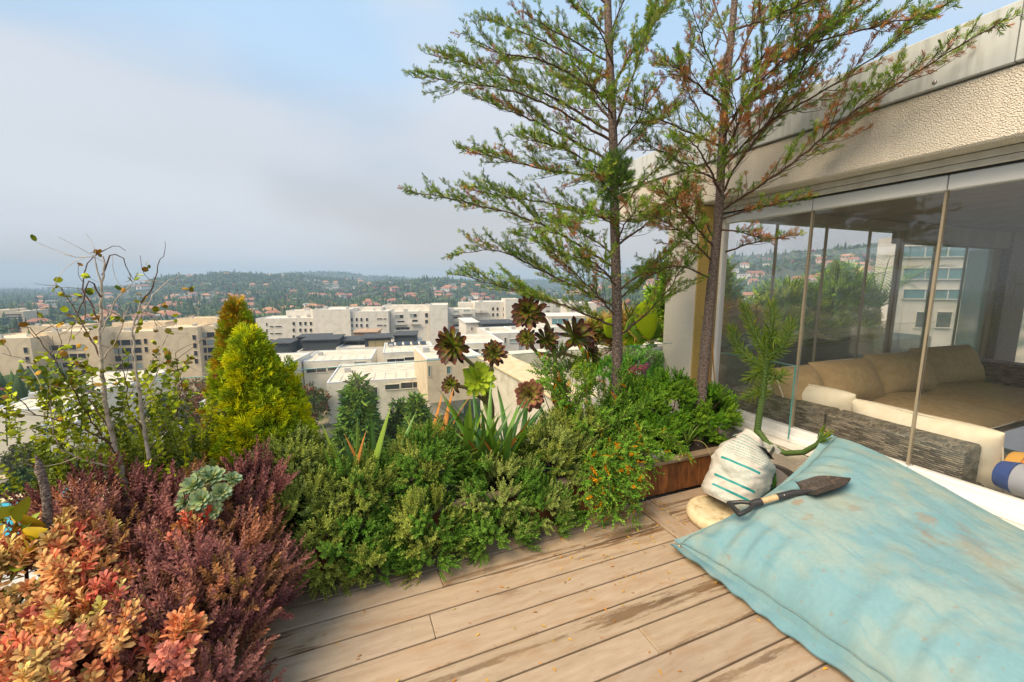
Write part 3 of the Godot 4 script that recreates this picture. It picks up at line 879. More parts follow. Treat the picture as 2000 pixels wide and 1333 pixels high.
func build_floor_cushion() -> void:
	var cv := mat("turquoise_canvas", Color.WHITE, 0.9)
	cv.albedo_texture = ImageTexture.create_from_image(canvas_image())
	cv.heightmap_enabled = true
	cv.heightmap_texture = noise_tex(0.02, 512, 4, null, false, 4.0, 3)
	cv.heightmap_scale = 0.25
	var t := thing("floor_cushion", "huge faded turquoise canvas floor cushion lying on the deck against the glass", "floor cushion")
	var mb := MB.new()
	mb.sheet(110, 170, func(u: float, v: float) -> Vector3: return bag_top(u, 1.0 - v))
	# underside
	mb.sheet(24, 40, func(u: float, v: float) -> Vector3:
		var p := bag_top(u, 1.0 - v)
		var a := 2.0 * u - 1.0; var b := 2.0 * v - 1.0
		var e := (1.0 - pow(absf(a), 4.0)) * (1.0 - pow(absf(b), 6.0))
		p.y = lerpf(p.y, 0.006 + 0.30 * smoothstep(0.90, 1.0, u), smoothstep(0.0, 0.10, e))
		return p, Vector2.ONE, true)
	part(t, "cover", mb.mesh(), cv)
	# stitched flange along the deck side and the back
	var fb := MB.new()
	fb.sheet(8, 170, func(u: float, v: float) -> Vector3:
		var p := bag_top(0.0, 1.0 - v)
		var out := 0.075 * (1.0 - u)
		var z := p.z
		return Vector3(p.x - out, p.y + 0.002 + 0.018 * (1.0 - u) * sin(z * 7.0) * 0.5 + 0.02 * (1.0 - u) * (0.5 + 0.5 * sin(z * 2.3 + 0.4)) + 0.006 * sin(z * 38.0 + 3.0 * sin(z * 5.0)) * (1.0 - u), p.z), Vector2(0.07, 1.0))
	fb.sheet(8, 170, func(u: float, v: float) -> Vector3:
		var p := bag_top(0.0, 1.0 - v)
		var out := 0.075 * (1.0 - u)
		var z := p.z
		return Vector3(p.x - out, p.y - 0.004 + 0.018 * (1.0 - u) * sin(z * 7.0) * 0.5 + 0.02 * (1.0 - u) * (0.5 + 0.5 * sin(z * 2.3 + 0.4)) + 0.006 * sin(z * 38.0 + 3.0 * sin(z * 5.0)) * (1.0 - u), p.z), Vector2(0.07, 1.0), true)
	part(t, "flange", fb.mesh(), cv)
	var gb := MB.new()
	gb.sheet(90, 6, func(u: float, v: float) -> Vector3:
		var p := bag_top(u, 0.0)
		return Vector3(p.x, p.y + 0.003 + 0.02 * v * smoothstep(0.75, 1.0, u), p.z - 0.045 * v - 0.05 * v * smoothstep(0.88, 1.0, u)), Vector2(1.0, 0.04))
	gb.sheet(90, 6, func(u: float, v: float) -> Vector3:
		var p := bag_top(u, 0.0)
		return Vector3(p.x, p.y - 0.003 + 0.02 * v * smoothstep(0.75, 1.0, u), p.z - 0.045 * v - 0.05 * v * smoothstep(0.88, 1.0, u)), Vector2(1.0, 0.04), true)
	part(t, "flange", gb.mesh(), cv)
	# welted seam
	for e in 2:
		var pts := []
		for k in 81:
			var f := k / 80.0
			pts.append(bag_top(0.004, f) + Vector3(-0.066 * e, 0.006 - 0.0 * e, 0) if e == 0 else bag_top(f, 0.004) + Vector3(0, 0.005, 0))
		var sb := MB.new()
		sb.tube(pts, taper(0.004, 0.004, 80), 5, false)
		part(t, "seam", sb.mesh(), cv)
	var brass := mat("brass", lin(0.45, 0.28, 0.13), 0.35, 0.9)
	for g in [[bag_top(0.0, 0.0) + Vector3(-0.035, 0.006, 0.03), Vector3(-0.2, 1, 0.1)], [bag_top(1.0, 0.0) + Vector3(-0.03, 0.024, -0.045), Vector3(-0.35, 1, 0.5)]]:
		var eb := MB.new()
		var ring := []
		for k in 25: ring.append(Vector3(cos(TAU * k / 24) * 0.017, 0, sin(TAU * k / 24) * 0.017))
		eb.tube(ring, taper(0.0045, 0.0045, 24), 6, false)
		eb.paint = Color.BLACK
		var e := part(t, "eyelet", eb.mesh(), brass, aim(g[0], g[1], 1.0, 0.0))
		var hb := MB.new()
		hb.lathe([[0.0, 0.0], [0.0135, 0.0], [0.0135, 0.001], [0.0, 0.001]], 16)
		part(e, "hole", hb.mesh(), M.rubber)

# ---------------------------------------------------------------- loose things on the deck
func sack_image() -> Image:
	var w := 1024; var h := 512
	var im := Image.create(w, h, false, Image.FORMAT_RGB8)
	var f := FastNoiseLite.new()
	f.seed = 3; f.frequency = 1.0; f.fractal_octaves = 4
	for y in h:
		for x in w:
			var n := 0.5 + 0.5 * f.get_noise_2d(x * 0.01, y * 0.01) + 0.2 * f.get_noise_2d(x * 0.08, y * 0.3)
			var c := Vector3(0.44, 0.39, 0.33).lerp(Vector3(0.60, 0.565, 0.51), clampf(n, 0, 1))
			im.set_pixel(x, y, lin(c.x, c.y, c.z))
	var teal := lin(0.01, 0.24, 0.23); var pale := lin(0.12, 0.34, 0.31); var pink := lin(0.62, 0.40, 0.36)
	rng.seed = 15
	var words := func(x0: int, x1: int, y: int, hh: int, c: Color) -> void:
		var x := x0
		while x < x1:
			var l := int(rnd(5, 22))
			im.fill_rect(Rect2i(x, y, mini(l, x1 - x), hh), c)
			x += l + int(rnd(3, 6))
	for p in [0, 512]:
		for r in 9: words.call(p + 60, p + 430, 40 + r * 16, 4, pale if r % 3 else teal)
		for r in 4: words.call(p + 40, p + 300, 14 + r * 6, 2, pink)
		for b in [[70, 250, 214], [70, 260, 350], [80, 250, 420]]:
			im.fill_rect(Rect2i(p + b[0], b[2], b[1] - b[0] + 30, 17), teal)
		for r in 12: words.call(p + 75, p + 250, 244 + r * 8, 2, pale)
		for r in 7: words.call(p + 80, p + 300, 446 + r * 8, 2, pale)
	# green front panel with pale brush lettering strokes
	im.fill_rect(Rect2i(410, 120, 48, 392), lin(0.005, 0.12, 0.075))
	im.fill_rect(Rect2i(458, 150, 70, 362), lin(0.10, 0.36, 0.02))
	for k in 11: im.fill_rect(Rect2i(424 + int(rnd(-3, 3)), 170 + k * 28, 18, 7 + int(rnd(0, 8))), lin(0.6, 0.66, 0.6))
	return im

func build_deck_things() -> void:
	# cream disc under the sack
	var st := tri_map(mat("cream_plastic", Color.WHITE, 0.6), noise_tex(0.02, 256, 5, [[0.0, lin(0.30, 0.18, 0.07)], [0.35, lin(0.62, 0.50, 0.30)], [1.0, lin(0.74, 0.64, 0.44)]]), 2.5)
	var ds := thing("plant_saucer", "upturned cream plant saucer under the potting soil sack", "saucer", Vector3(2.29, 0.0, -1.865))
	var db := MB.new()
	db.lathe([[0.0, 0.002], [0.195, 0.002], [0.215, 0.012], [0.222, 0.04], [0.212, 0.072], [0.19, 0.085], [0.12, 0.088], [0.0, 0.088]], 48)
	part(ds, "dish", db.mesh(), st)
	# sack
	var sk := thing("soil_sack", "open white potting soil sack printed with teal lines, leaning on the cushion", "sack", Vector3(2.38, 0.086, -1.88))
	sk.rotation = Vector3(0.12, 0.35, -0.52)
	sk.scale = Vector3.ONE * 1.16
	var sm := mat("sack_print", Color.WHITE, 0.6)
	sm.albedo_texture = ImageTexture.create_from_image(sack_image())
	sm.heightmap_enabled = true
	sm.heightmap_texture = noise_tex(0.02, 256, 4, null, false, 4.0, 6)
	sm.heightmap_scale = 0.5
	var sb := MB.new()
	sb.sheet(64, 40, func(u: float, v: float) -> Vector3:
		var a := TAU * u + 2.2
		var y := 0.40 * v
		var ca := cos(a); var sa := sin(a)
		var q := pow(pow(absf(ca), 3.2) + pow(absf(sa), 3.2), -1.0 / 3.2)
		var wx := 0.215 * lerpf(0.96, 1.0, sin(PI * v)) ; var wz := 0.15
		var top := smoothstep(0.72, 1.0, v)
		var k := (1.0 - 0.30 * top) * (1.0 + 0.03 * sin(v * 17.0 + 2.0 * sin(a * 2.0)) * smoothstep(0.2, 0.5, v))
		k *= smoothstep(-0.03, 0.07, v) * 0.12 + 0.88
		var p := Vector3(ca * q * wx * k, y, -sa * q * wz * k * (1.0 - 0.35 * top))
		p += Vector3(0.05, 0.0, 0.0) * top + Vector3(ca, 0, -sa) * (0.014 * fast_noise.get_noise_3d(p.x * 9.0, p.y * 12.0, p.z * 9.0) + 0.006 * fast_noise.get_noise_3d(p.x * 30.0, p.y * 44.0, p.z * 30.0))
		p.y += 0.05 * top * cos(a - 2.6)
		return p, Vector2(1, 1))
	part(sk, "body", sb.mesh(), sm)
	var nb := MB.new()   # crumpled neck folded over to the right
	nb.sheet(40, 22, func(u: float, v: float) -> Vector3:
		var a := PI * (u - 0.5) * 1.5 + 0.3
		var r := lerpf(0.155, 0.05, v)
		var p := Vector3(0.055 + cos(a) * r * 0.95 + 0.22 * v * v, 0.40 + 0.055 * sin(v * PI * 0.9) - 0.17 * v * v + 0.03 * cos(a), -sin(a) * r * 0.85)
		p += Vector3(0.3, 0.9, 0.2) * 0.014 * sin(u * 21.0 + v * 6.0) * smoothstep(0.05, 0.4, v)
		p += rdir() * 0.0 + Vector3(0, 0.02, 0) * fast_noise.get_noise_3d(p.x * 16.0, p.y * 12.0, p.z * 16.0)
		return p, Vector2(0.45, 0.3))
	var nk := part(sk, "folded_neck", nb.mesh(), sm)
	var fl := MB.new()
	fl.sheet(14, 14, func(u: float, v: float) -> Vector3: return Vector3(0.16 + 0.20 * u, 0.36 - 0.10 * u * u + 0.03 * sin(v * 5.0 + u * 3.0), 0.02 - 0.13 * v * (1.0 - 0.75 * u) + 0.01 * sin(u * 9.0)), Vector2(0.2, 0.15))
	part(sk, "flap", fl.mesh(), M.white_plastic)
	var sl := MB.new()
	sl.sheet(16, 12, func(u: float, v: float) -> Vector3: return Vector3(lerpf(-0.13, 0.2, u), 0.372 + 0.02 * sin(u * 6.0) * v, lerpf(0.09, -0.09, v)))
	part(sk, "potting_soil", sl.mesh(), M.soil)
	# dark trug behind it, with a cloth
	var tr := thing("dark_trug", "dark grey plastic trug with a bar handle behind the soil sack", "trug", Vector3(2.90, 0.0, -1.98), 0.4)
	tr.rotation.z = 0.12
	var tb := MB.new()
	tb.lathe([[0.0, 0.005], [0.12, 0.005], [0.14, 0.02], [0.175, 0.16], [0.185, 0.17], [0.187, 0.176], [0.178, 0.178], [0.165, 0.165], [0.13, 0.03], [0.0, 0.022]], 36)
	part(tr, "bowl", tb.mesh(), mat("trug_plastic", lin(0.05, 0.043, 0.038), 0.6))
	var hb := MB.new()
	hb.tube([Vector3(-0.10, 0.165, -0.155), Vector3(-0.085, 0.205, -0.165), Vector3(0.085, 0.205, -0.165), Vector3(0.10, 0.165, -0.155)], [0.007, 0.008, 0.008, 0.007], 8)
	part(tr, "handle", hb.mesh(), M.black_plastic)
	var ct := MB.new()
	ct.sheet(26, 22, func(u: float, v: float) -> Vector3:
		var p := Vector3(lerpf(-0.12, 0.10, u), 0, lerpf(0.11, -0.10, v))
		p.y = 0.11 + 0.08 * sin(PI * u) * sin(PI * v) + 0.02 * sin(u * 9.0 + v * 4.0)
		return p)
	tag(part(self, "grey_cloth", ct.mesh(), mat("cloth_grey", lin(0.26, 0.23, 0.21), 1.0), Transform3D(Basis(Vector3.UP, 0.3), Vector3(2.92, 0.015, -1.96))), "crumpled grey cloth inside the dark trug", "cloth")
	build_spade()
	build_litter()

func build_spade() -> void:
	var sp := thing("spade", "short spade with black grip and wooden shaft lying on the turquoise cushion", "spade")
	var A := bag_top(0.15, 0.052) + Vector3(0, 0.04, 0)
	var B := bag_top(0.60, 0.150) + Vector3(0, 0.035, 0)
	for pass_no in 3:   # rest it on the bulge of the cushion
		var lift := 0.0
		for i in 21:
			var f := i / 20.0
			var q := bag_top(lerpf(0.15, 0.60, f), lerpf(0.052, 0.150, f))
			lift = maxf(lift, q.y + 0.024 - A.lerp(B, f).y)
		A.y += lift * 0.5
		B.y += lift * 0.5
	var d := (B - A).normalized()
	var side := d.cross(Vector3.UP).normalized()
	var up := side.cross(d)
	sp.transform = Transform3D(Basis(d, up, side), A)   # x along the shaft towards the blade
	var blk := mat("spade_black", lin(0.03, 0.028, 0.028), 0.42)
	var gb := MB.new()
	for s in [-1.0, 1.0]: gb.tube([Vector3(0.0, 0, 0.052 * s), Vector3(0.02, 0, 0.056 * s), Vector3(0.07, 0, 0.042 * s), Vector3(0.105, 0, 0.016 * s), Vector3(0.125, 0, 0.008 * s)], [0.013, 0.0135, 0.012, 0.013, 0.014], 10)
	gb.tube([Vector3(0.006, 0, -0.06), Vector3(0.006, 0, 0.06)], [0.015, 0.015], 14)
	gb.tube([Vector3(0.10, 0, 0), Vector3(0.118, 0, 0), Vector3(0.165, 0, 0)], [0.014, 0.0215, 0.0205], 16)
	part(sp, "grip", gb.mesh(), blk)
	var wb := MB.new()
	wb.tube([Vector3(0.15, 0, 0), Vector3(0.27, 0, 0)], [0.0168, 0.0165], 16)
	var wd := tri_map(mat("ash_wood", Color.WHITE, 0.6), noise_tex(0.02, 256, 4, [[0.0, lin(0.48, 0.30, 0.15)], [1.0, lin(0.66, 0.47, 0.27)]]), 6.0)
	part(sp, "shaft", wb.mesh(), wd)
	var fb := MB.new()
	fb.tube([Vector3(0.255, 0, 0), Vector3(0.26, 0, 0), Vector3(0.35, 0, 0), Vector3(0.40, -0.012, 0), Vector3(0.45, -0.02, 0)], [0.017, 0.0195, 0.018, 0.015, 0.010], 14)
	var fe := part(sp, "ferrule", fb.mesh(), blk)
	var rb := MB.new()
	rb.lathe([[0.0, 0.0], [0.004, 0.0], [0.003, 0.0025], [0.0, 0.003]], 8)
	part(fe, "rivet", rb.mesh(), mat("steel", lin(0.6, 0.58, 0.55), 0.3, 1.0), Transform3D(Basis(Vector3.RIGHT, 0.9), Vector3(0.29, 0.0115, 0.0145)))
	var bb := MB.new()
	for s in [0.0, 0.003]:
		bb.sheet(22, 30, func(u: float, v: float) -> Vector3:
			var l := v
			var half := 0.076 * (1.0 - pow(maxf(0.0, (l - 0.42) / 0.58), 1.9)) + 0.0005
			var w := (u * 2.0 - 1.0) * half
			var x := 0.405 + 0.27 * l
			var y := -0.018 + 0.10 * w * w / 0.006 * 0.022 / 0.1 + 0.014 * l - 0.012 * exp(-pow(w / 0.012, 2.0)) * (1.0 - l) + 0.022 * smoothstep(0.05, 0.0, l) * smoothstep(0.2, 0.6, absf(u * 2.0 - 1.0))
			return Vector3(x, y + s, -w) if s > 0 else Vector3(x, y, -w), Vector2.ONE, s > 0)
	for i in bb.n.size():
		if bb.n[i].length() < 0.5: bb.n[i] = Vector3.UP
	var bm := tri_map(mat("blade_steel", Color.WHITE, 0.5, 0.35), noise_tex(0.03, 256, 5, [[0.0, lin(0.035, 0.028, 0.024)], [0.6, lin(0.085, 0.07, 0.06)], [0.85, lin(0.16, 0.10, 0.06)], [1.0, lin(0.20, 0.14, 0.09)]]), 5.0)
	part(sp, "blade", bb.mesh(), bm)

func build_litter() -> void:
	rng.seed = 44
	var lb := MB.new()
	lb.sheet(2, 5, func(u: float, v: float) -> Vector3:
		var w := sin(PI * clampf(v, 0.0, 1.0)) * 0.3
		return Vector3((u - 0.5) * w, 0.10 * absf(u - 0.5) + 0.10 * sin(v * 3.0), 0.5 - v))
	var m := plant_mat("fallen_leaf", 0.7, 0.1)
	var pal := [Color(0.60, 0.30, 0.015), Color(0.66, 0.38, 0.03), Color(0.50, 0.20, 0.02), Color(0.34, 0.16, 0.06), Color(0.45, 0.36, 0.05)]
	var where := []; var tint := []
	for k in 420:
		var x: float; var z: float
		if k < 230: x = rnd(1.15, 2.1); z = -2.27 + absf(rng.randfn(0, 0.10))
		elif k < 330: x = rnd(1.0, 2.15); z = rnd(-2.2, -1.5)
		else: x = rnd(-0.2, 1.9); z = rnd(-2.2, -0.9)
		var s := rnd(0.012, 0.026)
		where.append(Transform3D(Basis(Vector3.UP, rnd(0, TAU)) * Basis(Vector3.RIGHT, rnd(-0.2, 0.2)) * Basis.from_scale(Vector3.ONE * s), Vector3(x, 0.002, z)))
		tint.append(pick(pal, 0.3))
	tag(stuff(self, "fallen_leaves", lb.mesh(), m, where, tint), "small yellow and brown leaves scattered on the deck boards", "leaves")

# ---------------------------------------------------------------- plants
func lobes_shoots(lobes: Array, each: int, up: float, out: float, size0: float, size1: float, pal: Array, pal2: Array, base: Vector3, where: Array, tint: Array, shell := 0.55, floor_y := 0.01, clump := 0.045) -> void:
	for L in lobes:
		var c: Vector3 = L[0]; var r: Vector3 = L[1]
		var cnt := int(each * (r.x * r.y + r.y * r.z + r.x * r.z) / 0.19)
		var per := 14
		for ci in maxi(1, cnt / per):   # tufts: shoots fanning out of a common branch tip
			var d := rdir()
			if d.y < -0.35 and rng.randf() < 0.6: d.y = -d.y
			var k := lerpf(shell, 1.0, pow(rng.randf(), 0.5)) * (1.0 + 0.34 * fast_noise.get_noise_3d(d.x * 2.0 + c.x * 9.0, d.y * 2.0, d.z * 2.0 + c.z * 9.0))
			var pc := c + d * r * k
			var n := fast_noise.get_noise_3d(pc.x * 5.0, pc.y * 5.0, pc.z * 5.0) + rnd(-0.3, 0.3)
			var own := pick(pal if n < 0.05 else pal2, 0.28)
			var dc := (d * out + Vector3.UP * up + rdir() * 0.35).normalized()
			for i in per:
				var e := rdir() * clump * pow(rng.randf(), 0.5)
				var p := pc + e
				if p.y < floor_y: continue
				var y := (dc + e / clump * 0.55 + rdir() * 0.25).normalized()
				where.append(aim(p - base, y, rnd(size0, size1)))
				var c2 := pick(pal if n < 0.05 else pal2, 0.2)
				tint.append(own.lerp(c2, 0.55))

func wood(lobes: Array, base: Vector3, thick: float, per: int) -> ArrayMesh:
	var mb := MB.new()
	for L in lobes:
		for k in per:
			var tip: Vector3 = L[0] + rdir() * L[1] * 0.85
			var a := base + Vector3(rnd(-0.06, 0.06), 0, rnd(-0.06, 0.06))
			var pts := curve(a - base, tip - base, Vector3(rnd(-0.05, 0.05), rnd(0.0, 0.08), rnd(-0.05, 0.05)), 5, 0.012)
			mb.tube(pts, taper(thick, thick * 0.25, 5), 4, false)
	return mb.mesh()

func shrub(called: String, label: String, category: String, group: String, base: Vector3, lobes: Array, each: int, meshes: Array, m: Material, pal: Array, pal2: Array, up := 0.5, out := 0.9, s0 := 0.8, s1 := 1.2, shell := 0.55, twig: Material = null) -> Node3D:
	var t := thing(called, label, category, base, 0.0, group)
	part(t, "stems", wood(lobes, base, 0.007, 9), twig if twig else M.twig)
	for q in meshes:
		var where := []; var tint := []
		lobes_shoots(lobes, each / meshes.size(), up, out, s0, s1, pal, pal2, base, where, tint, shell, 0.01, 0.045 if s1 < 1.5 else 0.12)
		stuff(t, "foliage", q, m, where, tint)
	return t

func spray_mesh(sd: int, length := 0.055, n := 9, r := 0.0013, ang := 0.75, side := 0.5) -> ArrayMesh:   # scale-leaved twiglet
	rng.seed = sd
	var mb := MB.new()
	mb.tube([Vector3.ZERO, Vector3(0, length * 0.5, 0.002), Vector3(0, length, 0)], [r * 0.8, r, r * 0.4], 3, false)
	for i in n:
		var f := (i + 1.0) / (n + 1.0)
		var a := (PI if i % 2 else 0.0) + rnd(-0.7, 0.7)
		var l := length * side * (1.1 - f) * rnd(0.7, 1.3) + 0.006
		var d := (Vector3(cos(a), 0, sin(a)) * sin(ang) + Vector3.UP * cos(ang))
		var b := Vector3(0, length * f, 0)
		mb.paint = Color.WHITE * rnd(0.75, 1.2)
		mb.tube([b, b + d * l * 0.6, b + d * l + Vector3(0, l * 0.15, 0)], [r * 0.7, r * 1.15, r * 0.3], 3, false)
	return mb.mesh()

func smooth(pts: Array, step: float) -> Array:
	var c := Curve3D.new()
	for i in pts.size():
		var tan: Vector3 = (pts[mini(i + 1, pts.size() - 1)] - pts[maxi(i - 1, 0)]) * 0.18
		c.add_point(pts[i], -tan, tan)
	var out := []
	var L := c.get_baked_length()
	var n := maxi(2, int(L / step))
	for i in n + 1: out.append(c.sample_baked(L * i / n))
	return out

func cypress(called: String, label: String, trunk: Array, limbs: Array, r0: float, r1: float, pal: Array, dead: Array, deadness: float, sd: int, density: float, tufts: Array) -> void:
	rng.seed = sd
	var base: Vector3 = trunk[0] - Vector3(0, 0.12, 0)
	var t := thing(called, label, "tree", base)
	var pts := [base - base]
	for p in smooth(trunk, 0.12): pts.append(p - base)
	var mb := MB.new()
	var rr := []
	for i in pts.size(): rr.append(lerpf(r0, r1, float(i) / (pts.size() - 1)) * (1.0 + rnd(-0.05, 0.06)))
	mb.tube(pts, rr, 14, false)
	for k in 70:   # stubs of shed twigs
		var i := rng.randi() % (pts.size() - 1)
		var p: Vector3 = pts[i].lerp(pts[i + 1], rng.randf())
		var a := rnd(0, TAU)
		var d := Vector3(cos(a), rnd(0.0, 0.6), sin(a))
		mb.tube([p, p + d * (rr[i] + rnd(0.004, 0.03))], [0.004, 0.002], 4)
	part(t, "trunk", mb.mesh(), M.bark)
	var where := [[], []]; var tint := [[], []]
	for L in limbs:
		var q := smooth(L, 0.05)
		var lb := MB.new()
		var n := q.size()
		var loc := []
		for i in n: loc.append(q[i] - base + (rdir() * 0.006 if i > 0 else Vector3.ZERO))
		lb.tube(loc, taper(0.0105 if n > 20 else 0.008, 0.002, n - 1), 6, false)
		var len_all := n * 0.05
		for i in range(2, n):
			var f := float(i) / (n - 1)
			var tan: Vector3 = (loc[mini(i + 1, n - 1)] - loc[i - 1]).normalized()
			for k in (2 if rng.randf() < density else 1):
				var sdv := tan.cross(Vector3.UP).normalized() * (1.0 if (i + k) % 2 else -1.0)
				var d := (tan * rnd(0.5, 0.95) + sdv * rnd(0.15, 0.8) + Vector3.UP * rnd(-0.15, 0.55)).normalized()
				var wl := (0.30 * sin(PI * clampf(0.14 + f * 0.84, 0, 1)) + 0.05) * rnd(0.5, 1.15) * clampf(len_all, 0.55, 1.1)
				var tw := curve(loc[i], loc[i] + d * wl, Vector3.UP * wl * rnd(-0.12, 0.02), 4, 0.006)
				lb.tube(tw, taper(0.0030, 0.0011, 4), 3, false)
				var leafy := rng.randf() < lerpf(0.30, 0.98, smoothstep(0.12, 0.5, f))
				var brown := rng.randf() < deadness * lerpf(1.5, 0.6, f)
				var m := int(wl / 0.0125)
				for j in m:
					var g := (j + 0.8) / m
					if not leafy and rng.randf() < 0.8: continue
					if g < 0.18: continue
					var at: Vector3 = tw[0].lerp(tw[4], g) + Vector3.UP * wl * -0.05 * g * (1 - g)
					var y := (d * 0.75 + rdir() * 0.75 + Vector3.UP * 0.25).normalized()
					var w := j % 2
					where[w].append(aim(at, y, rnd(0.55, 1.15) * lerpf(1.0, 0.8, g)))
					tint[w].append(pick(dead if (brown and rng.randf() < 0.85) else pal, 0.25))
		part(t, "limb", lb.mesh(), M.limb_bark)
	for u in tufts:   # dense young tufts: [centre, radii, count]
		for k in u[2]:
			var d := rdir()
			var p: Vector3 = u[0] + d * u[1] * pow(rng.randf(), 0.4)
			where[k % 2].append(aim(p - base, (d + Vector3.UP * 0.8).normalized(), rnd(0.7, 1.2)))
			tint[k % 2].append(pick(u[3], 0.2))
	for w in 2: stuff(t, "foliage", spray_mesh(100 + w, 0.05, 9, 0.0019), M.scale_leaf, where[w], tint[w])

func build_plants() -> void:
	M.bark.resource_name = "bark"
	M.bark.normal_enabled = true
	M.bark.normal_texture = noise_tex(0.05, 512, 5, null, true, 14.0)
	M.bark.normal_scale = 1.5
	tri_map(mat("limb_bark", Color.WHITE, 0.95), noise_tex(0.05, 128, 3, [[0.0, lin(0.06, 0.035, 0.022)], [1.0, lin(0.17, 0.10, 0.065)]]), 8.0)
	tri_map(mat("twig", Color.WHITE, 0.95), noise_tex(0.05, 128, 3, [[0.0, lin(0.06, 0.035, 0.02)], [1.0, lin(0.16, 0.10, 0.06)]]), 8.0)
	tri_map(mat("red_twig", Color.WHITE, 0.95), noise_tex(0.05, 128, 3, [[0.0, lin(0.16, 0.06, 0.025)], [1.0, lin(0.36, 0.16, 0.07)]]), 8.0)
	tri_map(mat("pale_bark", Color.WHITE, 0.85), noise_tex(0.03, 256, 4, [[0.0, lin(0.12, 0.09, 0.07)], [0.35, lin(0.44, 0.37, 0.30)], [1.0, lin(0.66, 0.58, 0.49)]]), 4.0)
	plant_mat("scale_leaf", 0.7, 0.12)
	plant_mat("leaf", 0.6, 0.3)
	plant_mat("gloss_leaf", 0.5, 0.25)
	build_trees()
	build_shrubs()
	build_succulents()
	build_strap_plants()
	build_bare_tree()

func build_trees() -> void:
	var green := [Color(0.166, 0.312, 0.024), Color(0.236, 0.406, 0.030), Color(0.123, 0.231, 0.028), Color(0.311, 0.388, 0.058), Color(0.370, 0.399, 0.065)]
	var lush := [Color(0.12, 0.21, 0.045), Color(0.16, 0.26, 0.06), Color(0.10, 0.17, 0.04)]
	var rust := [Color(0.455, 0.181, 0.059), Color(0.409, 0.190, 0.088), Color(0.579, 0.228, 0.074), Color(0.359, 0.230, 0.089)]
	cypress("cypress_tree", "thin cypress with greyish trunk, green sprays reaching out to the left", TREE_A_TRUNK[0], TREE_A_LIMBS, 0.046, 0.020, green, rust, 0.13, 61, 0.55,
		[[Vector3(1.74, 2.28, -2.42), Vector3(0.09, 0.17, 0.09), 420, lush]])
	cypress("cypress_tree", "half-browned cypress with dark leaning trunk in front of the roughcast pillar", TREE_B_TRUNK[0], TREE_B_LIMBS, 0.050, 0.018, green, rust, 0.42, 62, 0.45, [])

